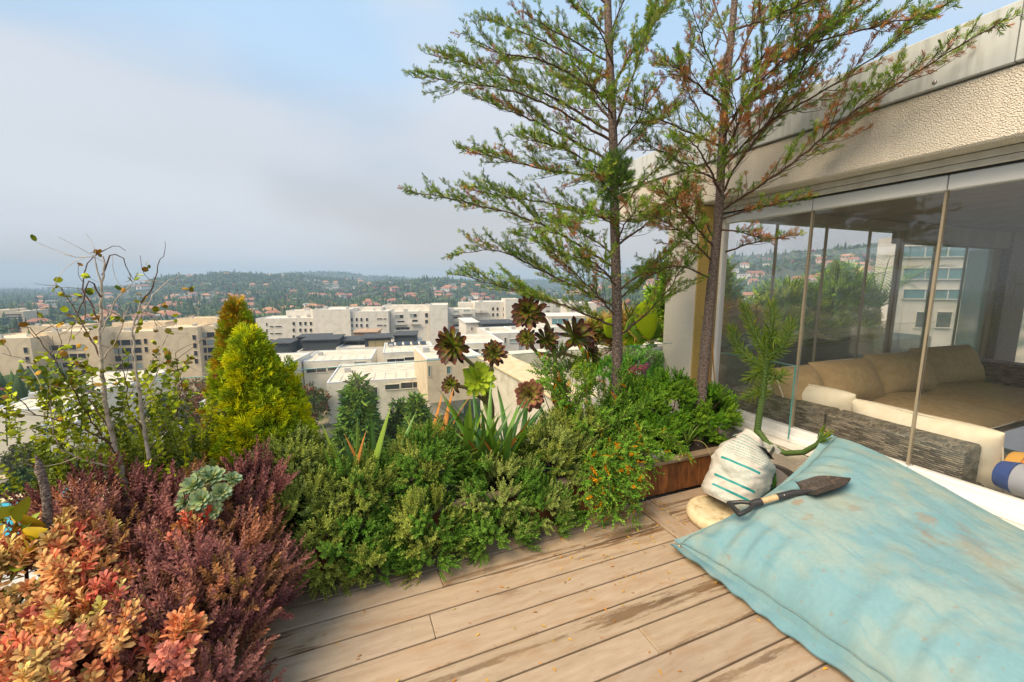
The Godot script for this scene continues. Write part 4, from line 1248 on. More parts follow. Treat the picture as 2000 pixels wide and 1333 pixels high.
func build_shrubs() -> void:
	var box_a := shoot(20, 0.075, 0.021, 0.0085, 0.95, 0.25, 1)
	var box_b := shoot(15, 0.055, 0.019, 0.0085, 1.05, 0.3, 2)
	var olive := [Color(0.284, 0.339, 0.052), Color(0.370, 0.422, 0.077), Color(0.209, 0.267, 0.042)]
	var deep := [Color(0.104, 0.229, 0.023), Color(0.140, 0.288, 0.033), Color(0.176, 0.310, 0.043)]
	var grey := [Color(0.328, 0.410, 0.096), Color(0.367, 0.423, 0.110), Color(0.253, 0.323, 0.070)]
	var V := func(x: float, y: float, z: float) -> Vector3: return Vector3(x, y, z)
	var g := "clipped small-leaved shrubs along the long planter"
	shrub("small_leaved_shrub", "olive green bushy shrub right below the golden conifer", "shrub", g, V.call(-0.32, 0.19, -2.6), [[V.call(-0.34, 0.468, -2.62), V.call(0.242, 0.232, 0.202)], [V.call(-0.22, 0.324, -2.42), V.call(0.223, 0.206, 0.184)]], 1500, [box_a, box_b], M.leaf, olive, grey, 0.75, 0.8)
	shrub("small_leaved_shrub", "deep green shrub spilling over the planter beside the purple-leaved shrub", "shrub", g, V.call(0.0, 0.19, -2.5), [[V.call(0.02, 0.324, -2.42), V.call(0.251, 0.215, 0.239)], [V.call(-0.10, 0.162, -2.25), V.call(0.260, 0.172, 0.166)], [V.call(0.10, 0.108, -2.2), V.call(0.186, 0.129, 0.129)]], 1500, [box_a, box_b], M.leaf, deep, olive, 0.5, 0.9)
	shrub("small_leaved_shrub", "tallest green shrub of the hedge, hanging down onto the deck boards", "shrub", g, V.call(0.42, 0.19, -2.55), [[V.call(0.44, 0.396, -2.56), V.call(0.251, 0.232, 0.221)], [V.call(0.36, 0.180, -2.24), V.call(0.233, 0.189, 0.166)], [V.call(0.37, 0.054, -2.13), V.call(0.149, 0.095, 0.092)]], 1500, [box_a, box_b], M.leaf, deep, olive, 0.5, 0.9)
	shrub("small_leaved_shrub", "grey-green mounded shrub in front of the strap-leaved clump", "shrub", g, V.call(0.92, 0.19, -2.45), [[V.call(0.88, 0.234, -2.36), V.call(0.279, 0.206, 0.202)], [V.call(0.80, 0.090, -2.18), V.call(0.242, 0.120, 0.120)], [V.call(1.14, 0.126, -2.24), V.call(0.186, 0.155, 0.147)]], 1500, [box_a, box_b], M.leaf, deep, grey, 0.55, 0.9)
	shrub("small_leaved_shrub", "pale grey-green shrub at the foot of the left cypress trunk", "shrub", g, V.call(1.45, 0.19, -2.6), [[V.call(1.36, 0.324, -2.50), V.call(0.242, 0.241, 0.202)], [V.call(1.62, 0.450, -2.66), V.call(0.242, 0.189, 0.184)]], 1400, [box_a, box_b], M.leaf, grey, olive, 0.65, 0.8)
	# arching shrub with yellowing leaves trailing over the planter
	var rd := shoot(14, 0.085, 0.022, 0.011, 1.1, 0.2, 3, 0.0013)
	var mixed := [Color(0.134, 0.315, 0.028), Color(0.193, 0.372, 0.036), Color(0.252, 0.416, 0.047), Color(0.112, 0.233, 0.027)]
	var turn := [Color(0.653, 0.301, 0.004), Color(0.595, 0.219, 0.004)]
	rng.seed = 81
	var base := Vector3(1.85, 0.19, -2.6)
	var t := thing("arching_shrub", "arching shrub with orange-tinged leaves trailing over the planter edge", "shrub", base)
	var mb := MB.new()
	var where := []; var tint := []
	for k in 66:
		var tip := Vector3(rnd(1.40, 2.20), rnd(0.35, 0.85), rnd(-2.78, -2.38))
		if k < 26: tip = Vector3(rnd(1.32, 1.86), rnd(0.03, 0.28), rnd(-2.14, -2.0))
		elif k < 34: tip = Vector3(rnd(1.9, 2.4), rnd(0.22, 0.34), rnd(-2.3, -2.22))
		elif k < 46: tip = Vector3(rnd(1.3, 2.1), rnd(0.75, 1.08), rnd(-2.9, -2.6))
		var bow := Vector3(0, rnd(0.12, 0.26), 0) if k < 34 else Vector3(0, rnd(0.0, 0.1), 0)
		var pts := curve(base + Vector3(rnd(-0.25, 0.3), 0, rnd(-0.1, 0.1)), tip, bow, 9, 0.012)
		var loc := []
		for p in pts: loc.append(p - base)
		mb.tube(loc, taper(0.0055, 0.0015, 9), 4, false)
		for i in 46:
			var f := 0.28 + 0.72 * i / 45.0
			var j := mini(int(f * 9), 8)
			var p: Vector3 = loc[j].lerp(loc[j + 1], f * 9 - j)
			var d: Vector3 = (loc[j + 1] - loc[j]).normalized()
			where.append(aim(p, (d * 0.8 + rdir() * 0.9 + Vector3.UP * 0.2).normalized(), rnd(0.55, 1.1)))
			tint.append(pick(turn if rng.randf() < (0.06 if k < 46 else 0.02) else mixed, 0.25))
	part(t, "stems", mb.mesh(), M.twig)
	stuff(t, "foliage", rd, M.leaf, where, tint)
	# round dark shrub round the second trunk
	shrub("dense_green_shrub", "dense glossy green shrub around the leaning trunk beside the pillar", "shrub", "", V.call(2.6, 0.19, -2.75), [[V.call(2.32, 0.50, -2.82), V.call(0.30, 0.22, 0.2)], [V.call(2.66, 0.52, -2.78), V.call(0.32, 0.24, 0.2)], [V.call(2.96, 0.40, -2.62), V.call(0.22, 0.24, 0.18)], [V.call(2.35, 0.32, -2.55), V.call(0.25, 0.16, 0.14)]], 1500, [shoot(13, 0.07, 0.024, 0.014, 1.1, 0.2, 4), box_b], M.gloss_leaf, [Color(0.123, 0.304, 0.015), Color(0.181, 0.397, 0.022), Color(0.089, 0.209, 0.018)], [Color(0.235, 0.395, 0.027), Color(0.158, 0.326, 0.024)], 0.5, 0.9)
	shrub("airy_shrub", "airy yellow-green shrub behind the trunk of the left cypress", "shrub", "", V.call(1.7, 0.19, -2.95), [[V.call(1.62, 0.85, -2.95), V.call(0.24, 0.20, 0.12)], [V.call(1.86, 0.76, -2.95), V.call(0.26, 0.18, 0.12)]], 420, [rd], M.leaf, [Color(0.338, 0.473, 0.029), Color(0.277, 0.439, 0.032), Color(0.440, 0.529, 0.038)], mixed, 0.6, 0.9)
	# purple-leaved shrub in front
	var pa := shoot(30, 0.16, 0.024, 0.0115, 1.0, 0.3, 5, 0.0018, 0.7)
	var pb := shoot(22, 0.10, 0.022, 0.011, 1.1, 0.35, 6, 0.0016, 0.75)
	var plum := [Color(0.329, 0.121, 0.110), Color(0.350, 0.136, 0.117), Color(0.236, 0.088, 0.089), Color(0.420, 0.188, 0.148), Color(0.185, 0.072, 0.065)]
	var bronze := [Color(0.458, 0.184, 0.093), Color(0.351, 0.189, 0.050), Color(0.524, 0.240, 0.172), Color(0.349, 0.149, 0.126)]
	rng.seed = 91
	shrub("purple_leaved_shrub", "large purple-brown shrub with upright shoots in the left foreground", "shrub", "", V.call(-0.85, 0.19, -2.0), [[V.call(-0.790, 0.349, -2.22), V.call(0.352, 0.270, 0.252)], [V.call(-0.550, 0.233, -2.0), V.call(0.246, 0.270, 0.270)], [V.call(-0.570, 0.116, -1.72), V.call(0.211, 0.234, 0.234)], [V.call(-1.070, 0.427, -2.38), V.call(0.264, 0.234, 0.198)], [V.call(-0.650, 0.291, -1.95), V.call(0.264, 0.234, 0.252)], [V.call(-0.500, 0.446, -2.30), V.call(0.132, 0.234, 0.126)]], 780, [pa, pb], M.gloss_leaf, plum, bronze, 1.1, 0.55, 0.7, 1.15, 0.5, M.red_twig)
	# coral shrub
	var ca := shoot(14, 0.055, 0.038, 0.0175, 1.0, 0.35, 7, 0.0022, 0.8, 5, -1.0)
	var cb := shoot(18, 0.10, 0.036, 0.0165, 1.1, 0.35, 8, 0.0022, 0.8, 5, -1.0)
	var coral := [Color(0.750, 0.286, 0.118), Color(0.750, 0.432, 0.155), Color(0.750, 0.164, 0.096), Color(0.750, 0.582, 0.206)]
	var gold := [Color(0.750, 0.618, 0.162), Color(0.623, 0.114, 0.077), Color(0.750, 0.243, 0.133), Color(0.667, 0.240, 0.171)]
	shrub("coral_leaved_shrub", "coral and orange leaved shrub at the left edge of the picture", "shrub", "", V.call(-1.1, 0.19, -1.85), [[V.call(-1.12, 0.36, -2.0), V.call(0.26, 0.24, 0.24)], [V.call(-0.92, 0.28, -1.74), V.call(0.22, 0.20, 0.2)], [V.call(-0.82, 0.12, -1.55), V.call(0.16, 0.16, 0.14)], [V.call(-0.98, 0.14, -1.55), V.call(0.24, 0.20, 0.2)]], 760, [ca, cb], M.leaf, coral, gold, 0.8, 0.8, 0.75, 1.15, 0.5, M.red_twig)
	shrub("coral_leaved_shrub", "small coral-leaved shrub poking out of the purple shrub at the bottom", "shrub", "", V.call(-0.66, 0.19, -1.72), [[V.call(-0.60, 0.35, -1.60), V.call(0.08, 0.08, 0.08)], [V.call(-0.62, 0.52, -1.96), V.call(0.07, 0.07, 0.07)], [V.call(-0.40, 0.03, -1.50), V.call(0.09, 0.08, 0.08)]], 520, [ca], M.leaf, gold, coral, 0.9, 0.7, 0.75, 1.1, 0.3, M.red_twig)
	shrub("dark_green_shrub", "dark green leafy undergrowth below the coral shrub at the left edge", "shrub", "", V.call(-1.0, 0.19, -1.55), [[V.call(-1.02, 0.16, -1.60), V.call(0.16, 0.14, 0.16)], [V.call(-1.25, 0.30, -1.85), V.call(0.12, 0.14, 0.14)]], 420, [cb], M.gloss_leaf, [Color(0.043, 0.129, 0.017), Color(0.066, 0.174, 0.022)], deep, 0.6, 0.8)
	# low grey-green filler at the foot of the bare tree
	shrub("grey_green_shrub", "loose grey-green leafy undergrowth beneath the bare white-stemmed tree", "shrub", "", V.call(-1.1, 0.19, -2.65), [[V.call(-1.15, 0.55, -2.62), V.call(0.30, 0.20, 0.16)], [V.call(-0.80, 0.58, -2.75), V.call(0.26, 0.16, 0.14)]], 420, [rd, box_a], M.leaf, [Color(0.378, 0.469, 0.064), Color(0.275, 0.393, 0.055), Color(0.497, 0.563, 0.106)], grey, 0.6, 0.8)
	build_golden_conifer()

func cone_sprays(tip: Vector3, foot: Vector3, rad: float, n: int, base: Vector3, pal: Array, where: Array, tint: Array, sc := 1.0) -> void:
	for i in n:
		var f := pow(rng.randf(), 0.62)
		var c := tip.lerp(foot, f)
		var a := rnd(0, TAU)
		var h := Vector3(cos(a), 0, sin(a))
		var bump := 1.0 + 0.5 * fast_noise.get_noise_3d(cos(a) * 2.6 + tip.x * 7.0, c.y * 9.0, sin(a) * 2.6)
		var r := rad * pow(f, 0.78) * lerpf(0.55, 1.0, pow(rng.randf(), 0.5)) * bump
		var p := c + h * r
		where.append(aim(p - base, (h * 0.75 + Vector3.UP * rnd(0.35, 1.1) + rdir() * 0.3).normalized(), rnd(0.75, 1.25) * sc))
		var nn := fast_noise.get_noise_3d(p.x * 7.0, p.y * 7.0, p.z * 7.0) + rnd(-0.25, 0.25)
		tint.append(pick(pal[0] if nn < 0.0 else pal[1], 0.22))

func build_golden_conifer() -> void:
	rng.seed = 71
	var base := Vector3(-0.45, 0.19, -2.95)
	var sp := spray_mesh(141, 0.06, 13, 0.0022, 0.7, 0.55)
	var yellow := [Color(0.723, 0.684, 0.006), Color(0.727, 0.750, 0.005), Color(0.750, 0.750, 0.006)]
	var mid := [Color(0.410, 0.549, 0.016), Color(0.478, 0.565, 0.014), Color(0.293, 0.405, 0.019)]
	var rusty := [Color(0.548, 0.353, 0.012), Color(0.440, 0.245, 0.011), Color(0.360, 0.337, 0.028)]
	var t := thing("golden_conifer", "bushy golden-green conifer rising behind the left end of the planter", "conifer", base)
	var mb := MB.new()
	mb.tube([Vector3.ZERO, Vector3(-0.02, 0.5, 0.05), Vector3(-0.06, 1.12, 0.1)], [0.03, 0.02, 0.005], 8)
	part(t, "trunk", mb.mesh(), M.bark)
	var where := []; var tint := []
	cone_sprays(Vector3(-0.52, 1.30, -2.85), Vector3(-0.48, 0.42, -2.86), 0.255, 3000, base, [mid, yellow], where, tint, 1.2)
	for q in [[-0.690, 1.046, -2.86, 0.088], [-0.346, 1.073, -2.90, 0.106], [-0.594, 0.935, -2.72, 0.114], [-0.434, 0.972, -2.70, 0.123], [-0.298, 0.880, -2.82, 0.114], [-0.642, 0.788, -2.70, 0.123], [-0.386, 0.751, -2.64, 0.132], [-0.522, 0.825, -2.62, 0.123], [-0.258, 0.714, -2.75, 0.114], [-0.554, 0.641, -2.60, 0.141], [-0.450, 1.138, -2.86, 0.088]]:
		cone_sprays(Vector3(q[0], q[1], q[2]), Vector3(lerpf(q[0], -0.46, 0.35), q[1] - 0.46, lerpf(q[2], -2.86, 0.3)), q[3], 520, base, [mid, yellow], where, tint, 1.15)
	stuff(t, "foliage", sp, M.scale_leaf, where, tint)
	var b2 := Vector3(-0.62, 0.19, -3.02)
	var t2 := thing("golden_conifer", "slender rusty-topped conifer standing right behind the golden one", "conifer", b2)
	var m2 := MB.new()
	m2.tube([Vector3.ZERO, Vector3(0.0, 0.7, 0.0), Vector3(0.01, 1.25, 0.0)], [0.025, 0.015, 0.004], 8)
	part(t2, "trunk", m2.mesh(), M.bark)
	where = []; tint = []
	cone_sprays(Vector3(-0.605, 1.47, -3.02), Vector3(-0.63, 0.5, -3.02), 0.20, 3000, b2, [mid, rusty], where, tint)
	stuff(t2, "foliage", sp, M.scale_leaf, where, tint)

# ---- succulents
func spoon_leaf(w: float, green: Color, edge: Color, cup := 0.12, thick := 0.05) -> ArrayMesh:   # unit length along +y, upper face towards +z
	var mb := MB.new()
	for s in [1.0, -1.0]:
		var at := mb.v.size()
		mb.sheet(6, 9, func(u: float, v: float) -> Vector3:
			var a := u * 2.0 - 1.0
			var prof := (0.22 + 0.78 * smoothstep(0.0, 0.68, v)) * sqrt(maxf(0.0, 1.0 - pow(maxf(0.0, (v - 0.62) / 0.38), 2.4)))
			return Vector3(a * w * 0.5 * prof, v, cup * (a * a * 0.4 * prof + v * v * 0.5) + s * thick * 0.5 * (1.0 - a * a) * (1.0 - v * 0.7)), Vector2.ONE, s < 0)
		for i in range(at, mb.v.size()):
			var u := (i - at) % 7 / 3.0 - 1.0
			var v := ((i - at) / 7) / 9.0
			mb.col[i] = green.lerp(edge, clampf(smoothstep(0.30, 0.98, v) * 0.95 + 0.35 * u * u * smoothstep(0.2, 0.6, v), 0, 1))
	return mb.mesh()

func rosette(parent: Node, base: Vector3, c: Vector3, r: float, face: Vector3, meshes: Array, n: int, m: Material) -> void:
	var f := face.normalized()
	var hb := MB.new()
	hb.lathe([[0.0, -0.2 * r], [0.12 * r, -0.15 * r], [0.10 * r, 0.0], [0.05 * r, 0.08 * r], [0.0, 0.1 * r]], 8)
	hb.col.fill(Color(0.231, 0.370, 0.028))
	var h := part(parent, "rosette", hb.mesh(), m, aim(c - base, f, 1.0, 0.3))
	for i in n:
		var k := float(i) / n
		var a := i * 2.39996
		var tilt := lerpf(0.25, 1.75, pow(k, 0.85)) + rnd(-0.1, 0.1)
		var d := Vector3(cos(a) * sin(tilt), cos(tilt), sin(a) * sin(tilt))
		var outw := Vector3(cos(a) * cos(tilt), -sin(tilt), sin(a) * cos(tilt))
		var up := -outw
		var s := r * lerpf(0.45, 1.0, smoothstep(0.0, 0.45, k)) * rnd(0.88, 1.1)
		var x := d.cross(up).normalized()
		part(h, "leaf", meshes[i % meshes.size()], m, Transform3D(Basis(x * s, d * s, up * s), d * 0.05 * r))

func build_succulents() -> void:
	rng.seed = 55
	var sl := plant_mat("succulent_leaf", 0.38, 0.10)
	var dark := [spoon_leaf(0.30, Color(0.150, 0.216, 0.022), Color(0.096, 0.024, 0.032)), spoon_leaf(0.33, Color(0.219, 0.282, 0.024), Color(0.156, 0.039, 0.032)), spoon_leaf(0.28, Color(0.099, 0.166, 0.019), Color(0.064, 0.017, 0.026))]
	var lime := [spoon_leaf(0.36, Color(0.583, 0.643, 0.041), Color(0.290, 0.434, 0.027)), spoon_leaf(0.36, Color(0.445, 0.566, 0.059), Color(0.381, 0.460, 0.033))]
	var rosy := [spoon_leaf(0.36, Color(0.299, 0.347, 0.052), Color(0.293, 0.098, 0.078)), spoon_leaf(0.38, Color(0.320, 0.342, 0.051), Color(0.244, 0.069, 0.061))]
	var stem := tri_map(mat("aeonium_stem", Color.WHITE, 0.9), noise_tex(0.08, 256, 3, [[0.0, lin(0.05, 0.04, 0.012)], [0.5, lin(0.16, 0.13, 0.045)], [1.0, lin(0.30, 0.22, 0.09)]]), 9.0)
	var groups := [[[0, 1, 2, 3], "branched aeonium with dark rosettes and one lime rosette above the strap leaves"], [[4, 5, 6, 7, 10], "tall aeonium with dark maroon rosettes left of the cypress trunk"], [[8, 9], "low aeonium with pinkish bronze rosettes beside the strap-leaved clump"]]
	for g in groups:
		var base: Vector3 = ROSETTE_STEMS[g[0][0]][0]
		base.y = 0.19
		var t := thing("aeonium", g[1], "succulent", base, 0, "aeoniums in the long planter")
		for k in g[0]:
			var mb := MB.new()
			var pts := []
			if k in [0, 2, 4, 8, 9]: pts.append(Vector3(ROSETTE_STEMS[k][0].x, 0.18, ROSETTE_STEMS[k][0].z) - base)
			for p in smooth(ROSETTE_STEMS[k], 0.03): pts.append(p - base)
			var R: Array = ROSETTES[k]
			pts.append(R[0] - base)
			mb.tube(pts, taper(0.019 if k in [0, 4] else 0.014, 0.014, pts.size() - 1), 10)
			part(t, "stem", mb.mesh(), stem)
			rosette(t, base, R[0], R[1], R[2], [dark, lime, rosy][int(R[3])], 44 if R[1] > 0.1 else 32, sl)
	# glaucous rosette succulent in front of the conifer
	var glau := [spoon_leaf(0.42, Color(0.292, 0.404, 0.121), Color(0.286, 0.361, 0.192), 0.2, 0.12), spoon_leaf(0.40, Color(0.220, 0.358, 0.137), Color(0.250, 0.344, 0.221), 0.2, 0.12), spoon_leaf(0.40, Color(0.289, 0.346, 0.120), Color(0.359, 0.378, 0.152), 0.2, 0.12)]
	var pb := Vector3(-0.60, 0.19, -2.12)
	var pt := thing("pale_succulent", "pale blue-green succulent with overlapping oval leaves behind the purple shrub", "succulent", pb)
	var stb := MB.new()
	stb.tube([Vector3.ZERO, Vector3(0, 0.3, 0), Vector3(0, 0.52, 0)], [0.02, 0.02, 0.015], 8)
	part(pt, "stem", stb.mesh(), stem)
	for q in [[Vector3(-0.655, 0.76, -2.10), 0.085, Vector3(-0.2, 0.9, 0.5)], [Vector3(-0.57, 0.78, -2.14), 0.09, Vector3(0.1, 0.9, 0.5)], [Vector3(-0.60, 0.70, -2.02), 0.08, Vector3(-0.1, 0.6, 0.8)], [Vector3(-0.51, 0.71, -2.06), 0.075, Vector3(0.4, 0.6, 0.7)], [Vector3(-0.62, 0.80, -2.16), 0.07, Vector3(-0.1, 1, 0.2)], [Vector3(-0.69, 0.70, -2.06), 0.07, Vector3(-0.6, 0.6, 0.6)], [Vector3(-0.55, 0.63, -2.0), 0.07, Vector3(0.1, 0.3, 0.9)], [Vector3(-0.46, 0.76, -2.12), 0.065, Vector3(0.5, 0.8, 0.3)], [Vector3(-0.65, 0.64, -2.0), 0.065, Vector3(-0.3, 0.3, 0.9)]]:
		rosette(pt, pb, Vector3(-0.60, 0.685, -2.12) + (q[0] - Vector3(-0.585, 0.74, -2.08)) * 0.72, q[1] * 0.62, q[2], glau, 34, sl)
	# needle cactus
	var nb: Vector3 = NEEDLE_MAIN[0][0]
	nb.y = 0.19
	var nt := thing("needle_cactus", "tall green cactus with long curved needle leaves in front of the glass", "cactus", nb)
	var skin := tri_map(mat("cactus_skin", Color.WHITE, 0.7), noise_tex(0.05, 256, 3, [[0.0, lin(0.035, 0.075, 0.015)], [0.6, lin(0.075, 0.135, 0.025)], [1.0, lin(0.13, 0.18, 0.04)]]), 6.0)
	var needle := MB.new()
	needle.tube([Vector3.ZERO, Vector3(0, 0.5, 0.06), Vector3(0, 1.0, 0.30)], [0.042, 0.050, 0.012], 5, false)
	var nm := needle.mesh()
	var where := []; var tint := []
	var runs := [[NEEDLE_MAIN[0], 0.026, 0.020, 0.45], [NEEDLE_HANG[0], 0.024, 0.016, 0.90]]
	for a in NEEDLE_ARMS: runs.append([a, 0.017, 0.010, 0.0])
	var pal := [Color(0.277, 0.415, 0.026), Color(0.230, 0.394, 0.028), Color(0.378, 0.490, 0.046), Color(0.159, 0.302, 0.024)]
	for k in pal.size(): pal[k] = pal[k] * 0.5
	for k in runs.size():
		var q := smooth(runs[k][0], 0.012)
		var loc := []
		if k == 0: loc.append(Vector3.ZERO)
		for p in q: loc.append(p - nb + (Vector3(0, 0, 0.02 * sin(k * 2.0)) if k > 1 else Vector3.ZERO))
		var n := loc.size()
		var mb := MB.new()
		mb.sheet(16, n * 3, func(u: float, v: float) -> Vector3:
			var g := v * (n - 1); var i := mini(int(g), n - 2)
			var c: Vector3 = loc[i].lerp(loc[i + 1], g - i)
			var d: Vector3 = (loc[mini(i + 2, n - 1)] - loc[maxi(i - 1, 0)]).normalized()
			var x := d.cross(Vector3(0.3, 0.1, 0.95)).normalized(); var y := x.cross(d)
			var r: float = lerpf(runs[k][1], runs[k][2], v) * (1.0 + 0.10 * sin(u * TAU * 5.0 + g * 1.6) * sin(u * TAU * 5.0 - g * 1.6)) * (sqrt(1.0 - pow(maxf(0.0, (v - 0.96) / 0.041), 2.0)))
			return c + (x * cos(TAU * u) + y * sin(TAU * u)) * r, Vector2.ONE, true)
		part(nt, "stem" if k == 0 else "arm", mb.mesh(), skin)
		for i in n * 4:
			var f := float(i) / (n * 4.0)
			if f < runs[k][3]: continue
			var j := mini(int(f * (n - 1)), n - 2)
			var c: Vector3 = loc[j].lerp(loc[j + 1], f * (n - 1) - j)
			var d: Vector3 = (loc[j + 1] - loc[j]).normalized()
			var x := d.cross(Vector3(0.3, 0.1, 0.95)).normalized().rotated(d, i * 2.39996)
			var y := (x * lerpf(1.0, 0.45, smoothstep(0.8, 1.0, f)) + d * lerpf(0.35, 0.9, smoothstep(0.7, 1.0, f)) + rdir() * 0.2).normalized()
			var zz := (d - y * d.dot(y)).normalized()
			var s := rnd(0.045, 0.078)
			where.append(Transform3D(Basis(y.cross(zz) * s, y * s, zz * s), c + x * runs[k][1] * 0.75))
			tint.append(pick(pal, 0.2))
	stuff(nt, "needles", nm, M.gloss_leaf, where, tint)
	# prickly pear beyond the balustrade
	var pp := Vector3(3.05, 0.3, -3.75)
	var pr := thing("prickly_pear", "prickly pear with broad bright green pads beyond the glass balustrade", "cactus", pp)
	var pads := [[Vector3(3.20, 1.18, -3.60), 0.135, 0.21, -0.25, Color(0.367, 0.492, 0.009)], [Vector3(3.07, 1.10, -3.70), 0.075, 0.14, 0.55, Color(0.161, 0.278, 0.025)], [Vector3(3.17, 1.03, -3.66), 0.12, 0.10, 0.2, Color(0.159, 0.302, 0.031)], [Vector3(3.34, 1.06, -3.64), 0.09, 0.10, -0.3, Color(0.124, 0.256, 0.026)], [Vector3(3.12, 0.95, -3.72), 0.16, 0.09, -0.1, Color(0.401, 0.549, 0.007)], [Vector3(2.83, 1.10, -3.75), 0.08, 0.11, 0.1, Color(0.390, 0.515, 0.013)], [Vector3(3.05, 1.0, -3.82), 0.12, 0.13, 0.5, Color(0.432, 0.579, 0.014)], [Vector3(3.1, 0.70, -3.75), 0.12, 0.22, 0.0, Color(0.298, 0.393, 0.032)]]
	var am := MB.new()
	am.lathe([[0.0, 0.0], [0.004, 0.0], [0.002, 0.004], [0.0, 0.005]], 5)
	var areole := am.mesh()
	for q in pads:
		var mb := MB.new()
		var w: float = q[1]; var hh: float = q[2]
		mb.sheet(24, 16, func(u: float, v: float) -> Vector3:
			var y := -cos(PI * v); var r := sin(PI * v)
			var wide := 1.0 + 0.22 * y
			return Vector3(cos(TAU * u) * r * w * wide, y * hh, -sin(TAU * u) * r * 0.024))
		mb.col.fill(q[4])
		var b := Basis(Vector3.UP, rnd(-0.5, 0.2)) * Basis(Vector3.BACK, -q[3])
		var p := part(pr, "pad", mb.mesh(), sl, Transform3D(b, q[0] - pp - Vector3(0.14, 0, 0)))
		var wh := []; var ti := []
		for i in 60:
			var a := i * 2.39996; var rr := sqrt(i / 60.0) * 0.88
			var x := cos(a) * rr; var y := sin(a) * rr
			for s in [-1.0, 1.0]:
				wh.append(Transform3D(Basis(Vector3.RIGHT, s * PI / 2), Vector3(x * w * (1.0 + 0.22 * y), y * hh, s * 0.0235 * sqrt(maxf(0.05, 1.0 - rr * rr)))))
				ti.append(Color(0.236, 0.227, 0.017))
		stuff(p, "areoles", areole, M.soft_leaf, wh, ti)
	build_far_garden()

